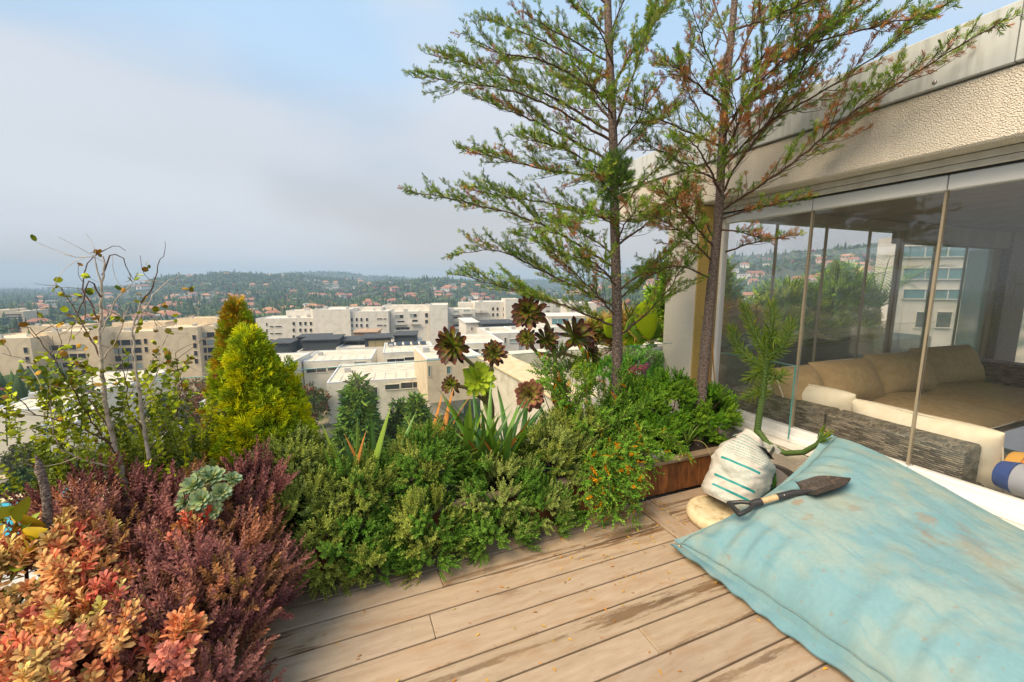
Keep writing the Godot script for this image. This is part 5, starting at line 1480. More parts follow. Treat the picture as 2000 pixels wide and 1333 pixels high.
func build_far_garden() -> void:   # plants beyond the balustrade and beyond the end glass
	rng.seed = 66
	var jade := shoot(12, 0.07, 0.030, 0.020, 0.95, 0.1, 9, 0.003)
	var rd := shoot(14, 0.085, 0.024, 0.011, 1.1, 0.2, 3, 0.0013)
	var strap := shoot(9, 0.05, 0.26, 0.012, 0.75, 0.9, 10, 0.002, 0.9, 5)
	var jg := [Color(0.216, 0.623, 0.039), Color(0.265, 0.697, 0.045), Color(0.153, 0.424, 0.045)]
	var dry := [Color(0.592, 0.329, 0.066), Color(0.599, 0.281, 0.053), Color(0.465, 0.351, 0.078), Color(0.687, 0.441, 0.126)]
	var dg := [Color(0.109, 0.244, 0.027), Color(0.174, 0.358, 0.031), Color(0.291, 0.454, 0.041)]
	var V := func(x: float, y: float, z: float) -> Vector3: return Vector3(x, y, z)
	shrub("jade_bush", "bright green jade bush low behind the glass balustrade near the pillar", "succulent", "", V.call(2.9, 0.0, -3.55), [[V.call(2.95, 0.66, -3.55), V.call(0.26, 0.20, 0.16)], [V.call(2.6, 0.60, -3.6), V.call(0.2, 0.16, 0.14)]], 700, [jade], M.gloss_leaf, jg, jg, 0.7, 0.8)
	shrub("dry_grass_tuft", "tuft of straw-brown and green strap leaves around the prickly pear", "grass", "", V.call(2.95, 0.3, -3.9), [[V.call(3.0, 0.95, -3.95), V.call(0.42, 0.16, 0.14)]], 420, [strap], M.leaf, dry, dry + dg, 1.1, 0.5)
	shrub("flower_bush", "small bush with pink flower heads in front of the pillar foot", "shrub", "", V.call(2.36, 0.19, -2.95), [[V.call(2.40, 0.78, -2.92), V.call(0.10, 0.05, 0.05)]], 900, [box_flower()], M.soft_leaf, [Color(0.750, 0.224, 0.294), Color(0.750, 0.129, 0.235)], [Color(0.750, 0.420, 0.385)], 0.9, 0.6)
	# seen through the room
	bx(self, "garden_trough", Vector3(3.6, -0.2, -5.3), Vector3(10.6, 0.55, -4.3), M.concrete, 0.01)
	tag(get_child(get_child_count() - 1), "long dark planting trough beyond the end glass of the room", "planter")
	var bl := thing("far_balustrade", "clear glass balustrade beyond the end glass of the room", "balustrade")
	for k in 4:
		var p := bx(bl, "pane", Vector3(4.0 + k * 1.6, 0.0, -4.2), Vector3(5.585 + k * 1.6, 0.85, -4.19), M.glass)
		var e := bx(p, "polished_edge", Vector3(4.0 + k * 1.6, 0.85, -4.2), Vector3(5.585 + k * 1.6, 0.856, -4.19), M.glass_edge)
		e.position -= p.position
	shrub("round_bush", "big round green bush beyond the end glass behind the cactus", "shrub", "", V.call(5.0, 0.55, -4.9), [[V.call(5.05, 1.40, -4.9), V.call(0.62, 0.52, 0.4)], [V.call(4.7, 1.0, -4.8), V.call(0.5, 0.4, 0.35)]], 520, [jade], M.leaf, dg + [Color(0.322, 0.552, 0.039)], [Color(0.385, 0.608, 0.036)], 0.7, 0.8, 1.2, 1.9)
	shrub("orange_tipped_succulent", "orange-tipped bushy succulent beyond the end glass", "succulent", "", V.call(5.2, 0.55, -4.5), [[V.call(5.0, 1.0, -4.5), V.call(0.55, 0.25, 0.25)], [V.call(5.7, 0.9, -4.55), V.call(0.5, 0.22, 0.22)]], 520, [strap], M.leaf, dry, [Color(0.750, 0.409, 0.006), Color(0.563, 0.602, 0.039)], 1.0, 0.6, 0.5, 0.9)
	shrub("spreading_bush", "spreading olive bush beyond the end glass in the middle", "shrub", "", V.call(7.2, 0.55, -4.8), [[V.call(7.1, 1.25, -4.8), V.call(0.75, 0.25, 0.3)], [V.call(7.0, 0.9, -4.7), V.call(0.7, 0.3, 0.3)]], 420, [rd], M.leaf, dg, [Color(0.448, 0.550, 0.045)], 0.8, 0.7, 1.2, 2.0)
	shrub("dark_bush", "dark ragged bush beyond the end glass near the concrete post", "shrub", "", V.call(8.6, 0.55, -4.8), [[V.call(8.4, 1.2, -4.8), V.call(0.4, 0.6, 0.3)], [V.call(9.2, 1.1, -4.9), V.call(0.5, 0.5, 0.3)]], 420, [rd], M.leaf, dg, dg, 0.8, 0.7, 1.2, 2.0)
	shrub("trough_grass", "grassy strap-leaved plants along the trough beyond the end glass", "grass", "", V.call(6.5, 0.55, -4.4), [[V.call(6.4, 0.66, -4.42), V.call(1.3, 0.14, 0.12)], [V.call(8.3, 0.66, -4.42), V.call(0.8, 0.14, 0.12)]], 260, [strap], M.leaf, dg, [Color(0.442, 0.662, 0.057), Color(0.629, 0.538, 0.174)], 1.0, 0.5)
	# palm
	var pb := Vector3(9.9, 0.55, -4.9)
	var pt := thing("palm", "young palm with long feathery fronds beyond the end glass", "palm", pb)
	var tb := MB.new()
	tb.tube([Vector3.ZERO, Vector3(0, 0.3, 0), Vector3(0, 0.55, 0)], [0.09, 0.08, 0.05], 10)
	part(pt, "trunk", tb.mesh(), M.bark)
	for k in 11:
		var a := k * 2.39996
		var d := Vector3(cos(a), 0, sin(a) * 0.7)
		var pts := curve(Vector3(0, 0.5, 0), d * rnd(0.9, 1.35) + Vector3(0, rnd(0.9, 1.5), 0), Vector3(0, 0.28, 0), 12)
		var mb := MB.new()
		mb.paint = Color(0.225, 0.356, 0.045)
		mb.tube(pts, taper(0.012, 0.003, 12), 4, false)
		for i in 40:
			var f := 0.15 + 0.85 * i / 40.0
			var j := mini(int(f * 12), 11)
			var p: Vector3 = pts[j].lerp(pts[j + 1], f * 12 - j)
			var tn: Vector3 = (pts[j + 1] - pts[j]).normalized()
			var sd := tn.cross(Vector3.UP).normalized() * (1.0 if i % 2 else -1.0)
			mb.paint = pick(dg, 0.3)
			mb.blade(p, sd * 0.8 + tn * 0.6 + Vector3.UP * 0.12, Vector3.UP, 0.36 * sin(PI * clampf(f * 0.9 + 0.08, 0, 1)) + 0.05, 0.02, 0.3, 3)
		part(pt, "frond", mb.mesh(), M.leaf)
	# column cactus
	var cb := Vector3(8.15, 0.55, -4.75)
	var ct := thing("column_cactus", "single upright column cactus beyond the end glass", "cactus", cb)
	var cm := MB.new()
	cm.sheet(40, 20, func(u: float, v: float) -> Vector3:
		var r := 0.055 * (1.0 + 0.16 * cos(u * TAU * 8.0)) * sqrt(maxf(0.0, 1.0 - pow(maxf(0.0, (v - 0.9) / 0.1), 2.0)))
		return Vector3(cos(TAU * u) * r, v * 1.45, -sin(TAU * u) * r))
	part(ct, "stem", cm.mesh(), M.cactus_skin)

func box_flower() -> ArrayMesh:
	rng.seed = 12
	var mb := MB.new()
	mb.paint = Color(0.332, 0.582, 0.206)
	mb.tube([Vector3.ZERO, Vector3(0, 0.03, 0)], [0.001, 0.001], 3, false)
	for i in 9:
		mb.paint = Color.WHITE * rnd(0.8, 1.2)
		mb.blade(Vector3(rnd(-0.006, 0.006), 0.028, rnd(-0.006, 0.006)), rdir() + Vector3.UP, rdir(), 0.012, 0.007, 0.3, 2)
	return mb.mesh()

# ---- strap-leaved plants: every leaf is a piece of its own
func build_strap_plants() -> void:
	rng.seed = 77
	var variants := []
	for k in 4:
		var mb := MB.new()
		mb.blade(Vector3.ZERO, Vector3.UP, Vector3(0, 0, 1), 1.0, [0.085, 0.075, 0.095, 0.08][k], [0.25, 0.6, 0.15, 0.95][k], 9, 0.35, 3.0)
		variants.append(mb.mesh())
	var tones := []
	for c in [Color(0.076, 0.233, 0.032), Color(0.120, 0.326, 0.038), Color(0.203, 0.442, 0.041), Color(0.065, 0.174, 0.036), Color(0.335, 0.512, 0.040)]:
		var m := mat("strap_%d" % tones.size(), lin(c.r * 0.55, c.g * 0.55, c.b * 0.6), 0.35)
		m.backlight_enabled = true
		m.backlight = Color(0.296, 0.390, 0.079)
		tones.append(m)
	var orange := mat("withered_leaf", lin(0.50, 0.19, 0.03), 0.7)
	var lime := mat("lime_leaf", lin(0.22, 0.34, 0.04), 0.45)
	var base := Vector3(0.90, 0.19, -2.60)
	var t := thing("strap_leaf_clump", "clump of long dark green strap leaves below the aeonium rosettes", "plant", base)
	for k in 110:
		var a := rnd(0, TAU)
		var lean := pow(rng.randf(), 0.7) * 0.85
		var y := Vector3(cos(a) * sin(lean) * 1.5, cos(lean), sin(a) * sin(lean) * 0.7).normalized()
		var x := y.cross(Vector3(cos(a), 0, sin(a)) * -1.0).normalized().rotated(y, rnd(-0.5, 0.5))
		if x.length() < 0.5: x = Vector3.RIGHT
		var l := rnd(0.52, 0.82) * (1.0 - 0.2 * lean)
		var b := Basis(x, y, x.cross(y)) * Basis.from_scale(Vector3(l * 0.85, l, l))
		part(t, "leaf", variants[rng.randi() % 4], tones[rng.randi() % 5] if rng.randf() > 0.04 else orange, Transform3D(b, Vector3(rnd(-0.20, 0.18), 0, rnd(-0.07, 0.07))))
	var ib := Vector3(0.06, 0.19, -2.52)
	var it := thing("iris", "iris fan with green blades and withered orange tips amid the small-leaved shrubs", "plant", ib)
	for k in 11:
		var lean := lerpf(-0.42, 0.35, k / 10.0) + rnd(-0.1, 0.1)
		var y := Vector3(sin(lean), cos(lean), rnd(-0.1, 0.15)).normalized()
		var x := Vector3(cos(lean), -sin(lean), 0).rotated(y, rnd(-0.7, 0.7))
		var l := rnd(0.52, 0.72)
		var b := Basis(x, y, x.cross(y)) * Basis.from_scale(Vector3(l * 0.75, l, l))
		part(it, "leaf", variants[[0, 2, 0, 1][k % 4]], orange if k % 4 == 3 else (lime if k % 3 == 0 else tones[1 + k % 3]), Transform3D(b, Vector3(rnd(-0.09, 0.09), 0, rnd(-0.03, 0.03))))
	var wb := Vector3(0.50, 0.19, -2.72)
	var wt := thing("withered_strap_plant", "withered strap plant with broken orange leaves left of the dark clump", "plant", wb)
	for k in 14:
		var a := rnd(0, TAU)
		var lean := rnd(0.1, 0.8)
		var y := Vector3(cos(a) * sin(lean), cos(lean), sin(a) * sin(lean) * 0.5).normalized()
		var x := y.cross(Vector3(cos(a), 0, sin(a)) * -1.0).normalized()
		var l := rnd(0.50, 0.72)
		part(wt, "leaf", variants[rng.randi() % 4], orange if k % 2 else (lime if k % 4 == 0 else tones[2]), Transform3D(Basis(x, y, x.cross(y)) * Basis.from_scale(Vector3(l * 0.7, l, l)), Vector3(rnd(-0.08, 0.08), 0, rnd(-0.04, 0.04))))
	var sb := Vector3(2.50, 0.20, -2.40)
	var st := thing("spider_plant", "spider plant with thin arching leaves and a hanging runner over the planter rim", "plant", sb)
	for k in 16:
		var a := k * 2.39996
		var lean := rnd(0.2, 0.7)
		var y := Vector3(cos(a) * sin(lean), cos(lean), sin(a) * sin(lean)).normalized()
		var x := y.cross(Vector3(cos(a), 0, sin(a)) * -1.0).normalized()
		var l := rnd(0.2, 0.30)
		part(st, "leaf", variants[3 if k % 2 else 1], lime if k % 2 else tones[2], Transform3D(Basis(x, y, x.cross(y)) * Basis.from_scale(Vector3(l * 0.5, l, l)), Vector3(0, 0.1, 0)))
	var rb := MB.new()
	var run := curve(Vector3(0.02, 0.14, 0.02), Vector3(0.02, -0.03, 0.26), Vector3(0, 0.10, 0.03), 10)
	rb.tube(run, taper(0.002, 0.0015, 10), 4, false)
	part(st, "runner", rb.mesh(), mat("runner_straw", lin(0.42, 0.36, 0.10), 0.7))
	for k in 9:
		var a := k * 2.39996
		var y := Vector3(cos(a), rnd(-0.6, 0.3), sin(a)).normalized()
		var x := y.cross(Vector3.UP).normalized()
		part(st, "leaf", variants[1], lime if k % 3 else orange, Transform3D(Basis(x, y, x.cross(y)) * Basis.from_scale(Vector3(0.07, 0.075, 0.075)), run[10]))
	# bamboo stakes, pot, stump
	var bam := mat("bamboo", lin(0.42, 0.20, 0.04), 0.6)
	for k in 2:
		var mb := MB.new()
		var p0: Vector3 = [Vector3(3.17, 0.18, -2.68), Vector3(3.13, 0.18, -2.72)][k]; var p1: Vector3 = [Vector3(3.11, 1.22, -2.80), Vector3(3.12, 1.12, -2.83)][k]
		var pts := []; var rr := []
		for i in 21:
			pts.append(p0.lerp(p1, i / 20.0) - p0); rr.append(0.006 if i % 5 else 0.0075)
		mb.tube(pts, rr, 7)
		tag(part(self, "bamboo_stake", mb.mesh(), bam, Transform3D(Basis.IDENTITY, p0)), ["bamboo stake leaning beside the pillar, the one nearer the glass", "bamboo stake leaning beside the pillar, the one nearer the trunk"][k], "stake", "bamboo stakes")
	var pot := MB.new()
	pot.lathe([[0.0, 0.0], [0.065, 0.0], [0.085, 0.15], [0.09, 0.152], [0.09, 0.17], [0.08, 0.172], [0.075, 0.15], [0.0, 0.14]], 28)
	tag(part(self, "flower_pot", pot.mesh(), M.white_plastic, Transform3D(Basis.IDENTITY, Vector3(2.17, 0.13, -2.42))), "white plastic pot sunk behind the planter rim", "pot")
	var sm := MB.new()
	var s0 := Vector3(-1.06, 0.19, -2.05); var s1 := Vector3(-1.13, 0.92, -2.10)
	sm.sheet(14, 26, func(u: float, v: float) -> Vector3:
		var c := s0.lerp(s1, v) - s0 + Vector3(0.012 * sin(v * 9.0), 0, 0)
		var r := lerpf(0.017, 0.013, v) * (1.0 + 0.16 * fast_noise.get_noise_2d(u * 6.0, v * 14.0)) * (1.0 if v < 0.99 else 0.05)
		return c + Vector3(cos(TAU * u) * r, 0.03 * cos(TAU * u) * smoothstep(0.9, 1.0, v), -sin(TAU * u) * r))
	tag(part(self, "cut_stump", sm.mesh(), M.bark, Transform3D(Basis.IDENTITY, s0)), "bare brown cut stem sticking up at the left above the coral shrub", "stump")
	# large yellow leaves at the left edge and broad leaves at the bottom
	var yb := Vector3(-1.17, 0.19, -2.02)
	var yt := thing("yellow_leaved_plant", "plant with large bright yellow leaves at the very left edge", "plant", yb)
	var ym := [mat("yellow_leaf", lin(0.62, 0.42, 0.015), 0.5), mat("yellow_green_leaf", lin(0.34, 0.44, 0.03), 0.5)]
	var yst := MB.new()
	yst.tube([Vector3.ZERO, Vector3(0, 0.2, 0), Vector3(0.02, 0.42, 0)], [0.008, 0.007, 0.004], 6)
	part(yt, "stem", yst.mesh(), M.twig)
	var broad := MB.new()
	broad.blade(Vector3.ZERO, Vector3.UP, Vector3(0, 0, 1), 1.0, 0.42, 0.5, 7, 0.2)
	var bmesh := broad.mesh()
	for k in 16:
		var y := (rdir() + Vector3(0.2, 0.3, 0.4)).normalized()
		var l := rnd(0.08, 0.13)
		part(yt, "leaf", bmesh, ym[0 if k % 3 else 1], aim(Vector3(0.02, 0.36 + 0.014 * k, 0), y, l))
	var lb := Vector3(-0.80, 0.15, -1.42)
	var lt := thing("broad_leaved_plant", "few broad green leaves among the coral shrub at the bottom left", "plant", lb)
	for k in 6:
		var y := Vector3(rnd(-0.5, 0.5), 1.0, rnd(-0.1, 0.4)).normalized()
		part(lt, "leaf", bmesh, [tones[2], lime, tones[1]][k % 3], aim(Vector3(rnd(-0.14, 0.16), 0.02, rnd(-0.05, 0.05)), y, rnd(0.15, 0.20), 0.9 + k))

func build_bare_tree() -> void:
	rng.seed = 88
	var base: Vector3 = BARE_LIMBS[0][0]
	base.y = 0.19
	var t := thing("bare_tree", "thin white-stemmed tree with half-bare twigs at the left", "tree", base)
	var dark := [Color(0.156, 0.212, 0.012), Color(0.287, 0.338, 0.015), Color(0.433, 0.479, 0.014), Color(0.114, 0.155, 0.015), Color(0.542, 0.600, 0.019)]
	var amber := [Color(0.458, 0.247, 0.020), Color(0.336, 0.173, 0.027), Color(0.212, 0.174, 0.022)]
	var lf := MB.new()
	lf.sheet(4, 5, func(u: float, v: float) -> Vector3:
		var a := u * 2.0 - 1.0
		var w := sqrt(maxf(0.0, 1.0 - pow(2.0 * v - 1.0, 2.0))) * 0.42
		return Vector3(a * w, v, 0.10 * a * a + 0.12 * v * v))
	var round_leaf := lf.mesh()
	var whip := MB.new()
	rng.seed = 19
	whip.tube([Vector3.ZERO, Vector3(0.005, 0.12, 0), Vector3(0, 0.24, 0.004)], [0.0022, 0.0018, 0.0008], 4, false)
	for i in 15:
		var f := (i + 1.0) / 15.0
		var a := i * 2.6 + rnd(-0.3, 0.3)
		var h := Vector3(cos(a), 0, sin(a))
		var d := (h * 0.85 + Vector3.UP * 0.55).normalized(); var up := (Vector3.UP * 0.85 - h * 0.55).normalized()
		var s := rnd(0.020, 0.032)
		var at := whip.v.size()
		whip.paint = Color.WHITE * rnd(0.6, 1.3)
		whip.sheet(3, 4, func(u: float, v: float) -> Vector3:
			var q := u * 2.0 - 1.0
			var w := sqrt(maxf(0.0, 1.0 - pow(2.0 * v - 1.0, 2.0))) * 0.42
			return Vector3(0, 0.235 * f, 0) + d.cross(up) * q * w * s + d * v * s + up * s * (0.12 * q * q))
	var whip_mesh := whip.mesh()
	rng.seed = 89
	var where := []; var tint := []; var ww := []; var wt := []
	for k in BARE_LIMBS.size():
		var q := smooth(BARE_LIMBS[k], 0.03)
		var n := q.size()
		var loc := []
		if k < 2: loc.append(Vector3(BARE_LIMBS[k][0].x, 0.17, BARE_LIMBS[k][0].z) - base)
		for i in n: loc.append(q[i] - base + rdir() * 0.004)
		var mb := MB.new()
		var m := loc.size()
		mb.tube(loc, taper(0.0125 if k == 0 else (0.0095 if k == 1 else 0.0036), 0.003 if k < 2 else 0.0012, m - 1), 8, false)
		for i in range(4, m):
			if rng.randf() > (0.55 if k > 1 else 0.4): continue
			var tan: Vector3 = (loc[mini(i + 1, m - 1)] - loc[i - 1]).normalized()
			var d := (tan * 0.6 + rdir() * 0.9 + Vector3.UP * 0.15).normalized()
			var l := rnd(0.05, 0.20)
			var tw := curve(loc[i], loc[i] + d * l, rdir() * l * 0.15, 4)
			mb.tube(tw, taper(0.0016, 0.0008, 4), 3, false)
			var h: float = loc[i].y + base.y
			var cnt := int(rnd(0, 2.2)) if h > 1.22 else int(rnd(4, 10))
			if h > 1.15 and rng.randf() < 0.35: cnt = 3
			for j in cnt:
				where.append(aim(tw[0].lerp(tw[4], rnd(0.4, 1.0)), (d + rdir()).normalized(), rnd(0.016, 0.032)))
				tint.append(pick(amber if rng.randf() < (0.45 if h > 1.15 else 0.12) else dark, 0.3))
			if h < 1.12 and rng.randf() < 0.26:
				ww.append(aim(loc[i], (Vector3.UP * 1.2 + rdir() * 0.6).normalized(), rnd(0.6, 1.15)))
				wt.append(pick(dark, 0.3))
		part(t, "trunk" if k < 2 else "limb", mb.mesh(), M.pale_bark if k < 2 or k % 2 else M.limb_bark)
	for k in 150:   # upright leafy whips from the foot
		var p := Vector3(rnd(-1.75, -0.72), rnd(0.45, 0.95), rnd(-2.75, -2.35))
		ww.append(aim(p - base, (Vector3.UP * 1.5 + rdir() * 0.6).normalized(), rnd(0.7, 1.2)))
		wt.append(pick(dark, 0.3))
	stuff(t, "leaves", round_leaf, M.leaf, where, tint)
	stuff(t, "leafy_whips", whip_mesh, M.leaf, ww, wt)

# ---------------------------------------------------------------- measured growth of the larger plants, in metres
const TREE_A_TRUNK := [
	[Vector3(2.083, 0.537, -2.780), Vector3(2.070, 1.187, -2.780), Vector3(2.010, 1.996, -2.780), Vector3(1.989, 2.378, -2.780), Vector3(1.944, 2.921, -2.780), Vector3(1.907, 3.264, -2.780), Vector3(1.881, 3.595, -2.780), Vector3(1.849, 4.071, -2.780), Vector3(1.828, 4.404, -2.780)],
]
const TREE_A_LIMBS := [
	[Vector3(2.058, 1.229, -2.780), Vector3(1.589, 1.431, -2.913), Vector3(1.153, 1.561, -3.021), Vector3(0.790, 1.657, -3.094)],
	[Vector3(2.056, 1.395, -2.780), Vector3(1.647, 1.642, -3.114), Vector3(1.264, 1.863, -3.432), Vector3(0.931, 1.826, -3.690)],
	[Vector3(2.033, 1.701, -2.780), Vector3(1.498, 2.038, -3.015), Vector3(1.012, 2.192, -3.202), Vector3(0.532, 2.287, -3.377)],
	[Vector3(2.031, 1.620, -2.780), Vector3(1.743, 1.861, -3.209), Vector3(1.527, 2.042, -3.598)],
	[Vector3(2.012, 2.074, -2.780), Vector3(1.687, 2.223, -3.118), Vector3(1.245, 2.341, -3.500), Vector3(1.052, 2.458, -3.779)],
	[Vector3(1.993, 2.397, -2.780), Vector3(1.542, 2.410, -2.858), Vector3(1.190, 2.456, -2.900), Vector3(0.841, 2.501, -2.941)],
	[Vector3(1.985, 2.489, -2.780), Vector3(1.598, 2.765, -3.054), Vector3(1.300, 2.950, -3.278), Vector3(1.045, 3.101, -3.479)],
	[Vector3(1.979, 2.636, -2.780), Vector3(1.437, 2.894, -2.914), Vector3(0.990, 2.968, -2.982), Vector3(0.545, 2.964, -3.037)],
	[Vector3(1.971, 2.701, -2.780), Vector3(1.507, 3.030, -3.058), Vector3(1.059, 3.240, -3.311), Vector3(0.714, 3.360, -3.507)],
	[Vector3(1.957, 2.923, -2.780), Vector3(1.522, 3.172, -2.924), Vector3(1.155, 3.209, -3.008), Vector3(0.888, 3.311, -3.060)],
	[Vector3(1.947, 3.063, -2.780), Vector3(1.637, 3.362, -3.063), Vector3(1.361, 3.577, -3.319), Vector3(1.214, 3.708, -3.508)],
	[Vector3(1.910, 3.195, -2.780), Vector3(1.581, 3.352, -2.884), Vector3(1.302, 3.487, -2.965)],
	[Vector3(1.899, 3.364, -2.780), Vector3(1.729, 3.651, -3.003), Vector3(1.629, 3.874, -3.188)],
	[Vector3(1.882, 3.562, -2.780), Vector3(1.607, 3.779, -2.872), Vector3(1.425, 3.917, -2.914)],
	[Vector3(2.072, 1.144, -2.780), Vector3(2.503, 1.450, -2.787), Vector3(2.885, 1.867, -2.832)],
	[Vector3(2.050, 1.519, -2.780), Vector3(2.316, 1.777, -2.602), Vector3(2.544, 2.020, -2.437)],
	[Vector3(2.025, 1.879, -2.780), Vector3(2.449, 2.126, -2.836), Vector3(2.878, 2.431, -2.898)],
	[Vector3(2.010, 2.113, -2.780), Vector3(2.194, 2.371, -2.663), Vector3(2.393, 2.570, -2.530)],
	[Vector3(1.985, 2.489, -2.780), Vector3(2.294, 2.797, -2.810), Vector3(2.636, 3.019, -2.814)],
	[Vector3(1.975, 2.727, -2.780), Vector3(2.129, 3.217, -2.738), Vector3(2.278, 3.708, -2.699)],
	[Vector3(1.944, 3.027, -2.780), Vector3(2.277, 3.490, -2.879), Vector3(2.671, 3.908, -2.946)],
	[Vector3(1.903, 3.365, -2.780), Vector3(1.974, 3.626, -2.682), Vector3(2.038, 3.797, -2.574)],
	[Vector3(2.004, 2.035, -2.780), Vector3(1.612, 2.055, -2.534), Vector3(1.210, 1.889, -2.264)],
	[Vector3(1.989, 2.264, -2.780), Vector3(1.699, 2.256, -2.488), Vector3(1.422, 2.258, -2.193)],
	[Vector3(1.966, 2.817, -2.780), Vector3(1.631, 2.793, -2.477), Vector3(1.294, 2.786, -2.177)],
	[Vector3(1.947, 3.167, -2.780), Vector3(1.708, 3.182, -2.553), Vector3(1.448, 3.189, -2.333)],
	[Vector3(2.039, 1.559, -2.780), Vector3(1.720, 1.709, -2.552), Vector3(1.371, 1.760, -2.321)],
	[Vector3(2.020, 1.879, -2.780), Vector3(1.871, 1.992, -2.476), Vector3(1.741, 2.070, -2.160)],
	[Vector3(2.054, 1.313, -2.780), Vector3(1.736, 1.562, -2.704), Vector3(1.297, 1.884, -2.688)],
	[Vector3(1.989, 2.378, -2.780), Vector3(1.548, 2.481, -2.649), Vector3(1.069, 2.499, -2.521)],
	[Vector3(1.975, 2.599, -2.780), Vector3(1.999, 2.732, -2.518), Vector3(1.875, 2.861, -2.316)],
	[Vector3(2.028, 1.800, -2.780), Vector3(1.954, 2.043, -3.230), Vector3(1.924, 2.232, -3.654)],
	[Vector3(1.968, 2.781, -2.780), Vector3(1.969, 3.168, -3.222), Vector3(1.916, 3.512, -3.679)],
	[Vector3(2.044, 1.437, -2.780), Vector3(2.477, 1.644, -2.962), Vector3(2.864, 1.696, -3.139)],
]
const TREE_B_TRUNK := [
	[Vector3(2.834, 0.102, -2.600), Vector3(2.835, 0.499, -2.600), Vector3(2.847, 1.039, -2.600), Vector3(2.873, 1.642, -2.600), Vector3(2.895, 2.139, -2.600), Vector3(2.882, 2.614, -2.600), Vector3(2.881, 3.071, -2.600), Vector3(2.901, 3.515, -2.600), Vector3(2.910, 3.941, -2.600), Vector3(2.912, 4.417, -2.600)],
]
const TREE_B_LIMBS := [
	[Vector3(2.914, 2.172, -2.600), Vector3(2.900, 2.325, -2.196), Vector3(2.920, 2.489, -1.884), Vector3(2.920, 2.618, -1.692), Vector3(2.940, 2.743, -1.342), Vector3(2.940, 2.810, -1.095)],
	[Vector3(2.913, 2.301, -2.600), Vector3(2.840, 2.486, -2.414), Vector3(2.840, 2.570, -2.318), Vector3(2.820, 2.809, -2.083), Vector3(2.800, 3.090, -1.817), Vector3(2.800, 3.240, -1.633)],
	[Vector3(2.894, 2.498, -2.600), Vector3(2.860, 2.699, -2.217), Vector3(2.860, 2.801, -1.724), Vector3(2.880, 2.922, -1.486), Vector3(2.880, 2.989, -1.258)],
	[Vector3(2.893, 2.615, -2.600), Vector3(2.750, 2.713, -2.360), Vector3(2.700, 3.019, -2.206), Vector3(2.660, 3.151, -2.038), Vector3(2.620, 3.287, -1.856)],
	[Vector3(2.882, 2.730, -2.600), Vector3(2.700, 2.873, -2.251), Vector3(2.600, 2.987, -1.844), Vector3(2.550, 3.005, -1.456)],
	[Vector3(2.859, 2.742, -2.600), Vector3(2.640, 3.012, -2.700), Vector3(2.570, 3.363, -2.800)],
	[Vector3(2.866, 2.670, -2.600), Vector3(2.298, 2.773, -2.600), Vector3(1.788, 2.826, -2.500)],
	[Vector3(2.847, 2.403, -2.600), Vector3(2.402, 2.588, -2.700), Vector3(2.141, 2.729, -2.800)],
	[Vector3(2.886, 1.747, -2.600), Vector3(2.408, 1.976, -2.500), Vector3(2.018, 2.059, -2.400)],
	[Vector3(2.875, 1.621, -2.600), Vector3(2.524, 1.725, -2.700), Vector3(2.221, 1.538, -2.800)],
	[Vector3(2.850, 1.892, -2.600), Vector3(2.351, 2.079, -2.400), Vector3(1.928, 2.216, -2.200)],
	[Vector3(3.004, 1.846, -2.600), Vector3(2.980, 1.903, -2.298), Vector3(3.000, 1.922, -2.017)],
	[Vector3(2.921, 2.100, -2.600), Vector3(2.960, 2.162, -2.265), Vector3(2.980, 2.169, -1.945)],
	[Vector3(2.884, 2.016, -2.600), Vector3(2.900, 1.997, -2.420), Vector3(2.950, 1.900, -2.193)],
	[Vector3(2.885, 3.034, -2.600), Vector3(2.553, 3.257, -2.500), Vector3(2.290, 3.445, -2.400)],
	[Vector3(2.892, 3.184, -2.600), Vector3(2.999, 3.485, -2.500), Vector3(2.999, 3.740, -2.400)],
	[Vector3(2.905, 3.371, -2.600), Vector3(2.941, 3.776, -2.800), Vector3(2.907, 4.126, -2.900)],
	[Vector3(2.890, 2.537, -2.600), Vector3(2.560, 2.670, -2.200), Vector3(2.216, 2.817, -2.000)],
	[Vector3(2.902, 2.300, -2.600), Vector3(2.359, 2.476, -2.300), Vector3(1.979, 2.500, -2.100)],
	[Vector3(2.871, 2.843, -2.600), Vector3(3.025, 2.997, -2.350), Vector3(3.147, 3.019, -2.100)],
	[Vector3(2.893, 2.219, -2.600), Vector3(3.547, 2.633, -2.900), Vector3(4.009, 2.797, -3.000)],
	[Vector3(2.876, 2.958, -2.600), Vector3(2.255, 2.970, -2.350), Vector3(1.921, 2.938, -2.200)],
	[Vector3(2.901, 3.515, -2.600), Vector3(2.600, 3.226, -1.928), Vector3(2.500, 3.132, -1.533)],
	[Vector3(2.886, 3.128, -2.600), Vector3(2.700, 3.042, -2.012), Vector3(2.700, 2.955, -1.575), Vector3(2.720, 2.898, -1.316)],
	[Vector3(2.880, 1.934, -2.600), Vector3(2.748, 2.226, -2.700), Vector3(2.559, 2.501, -2.750)],
]
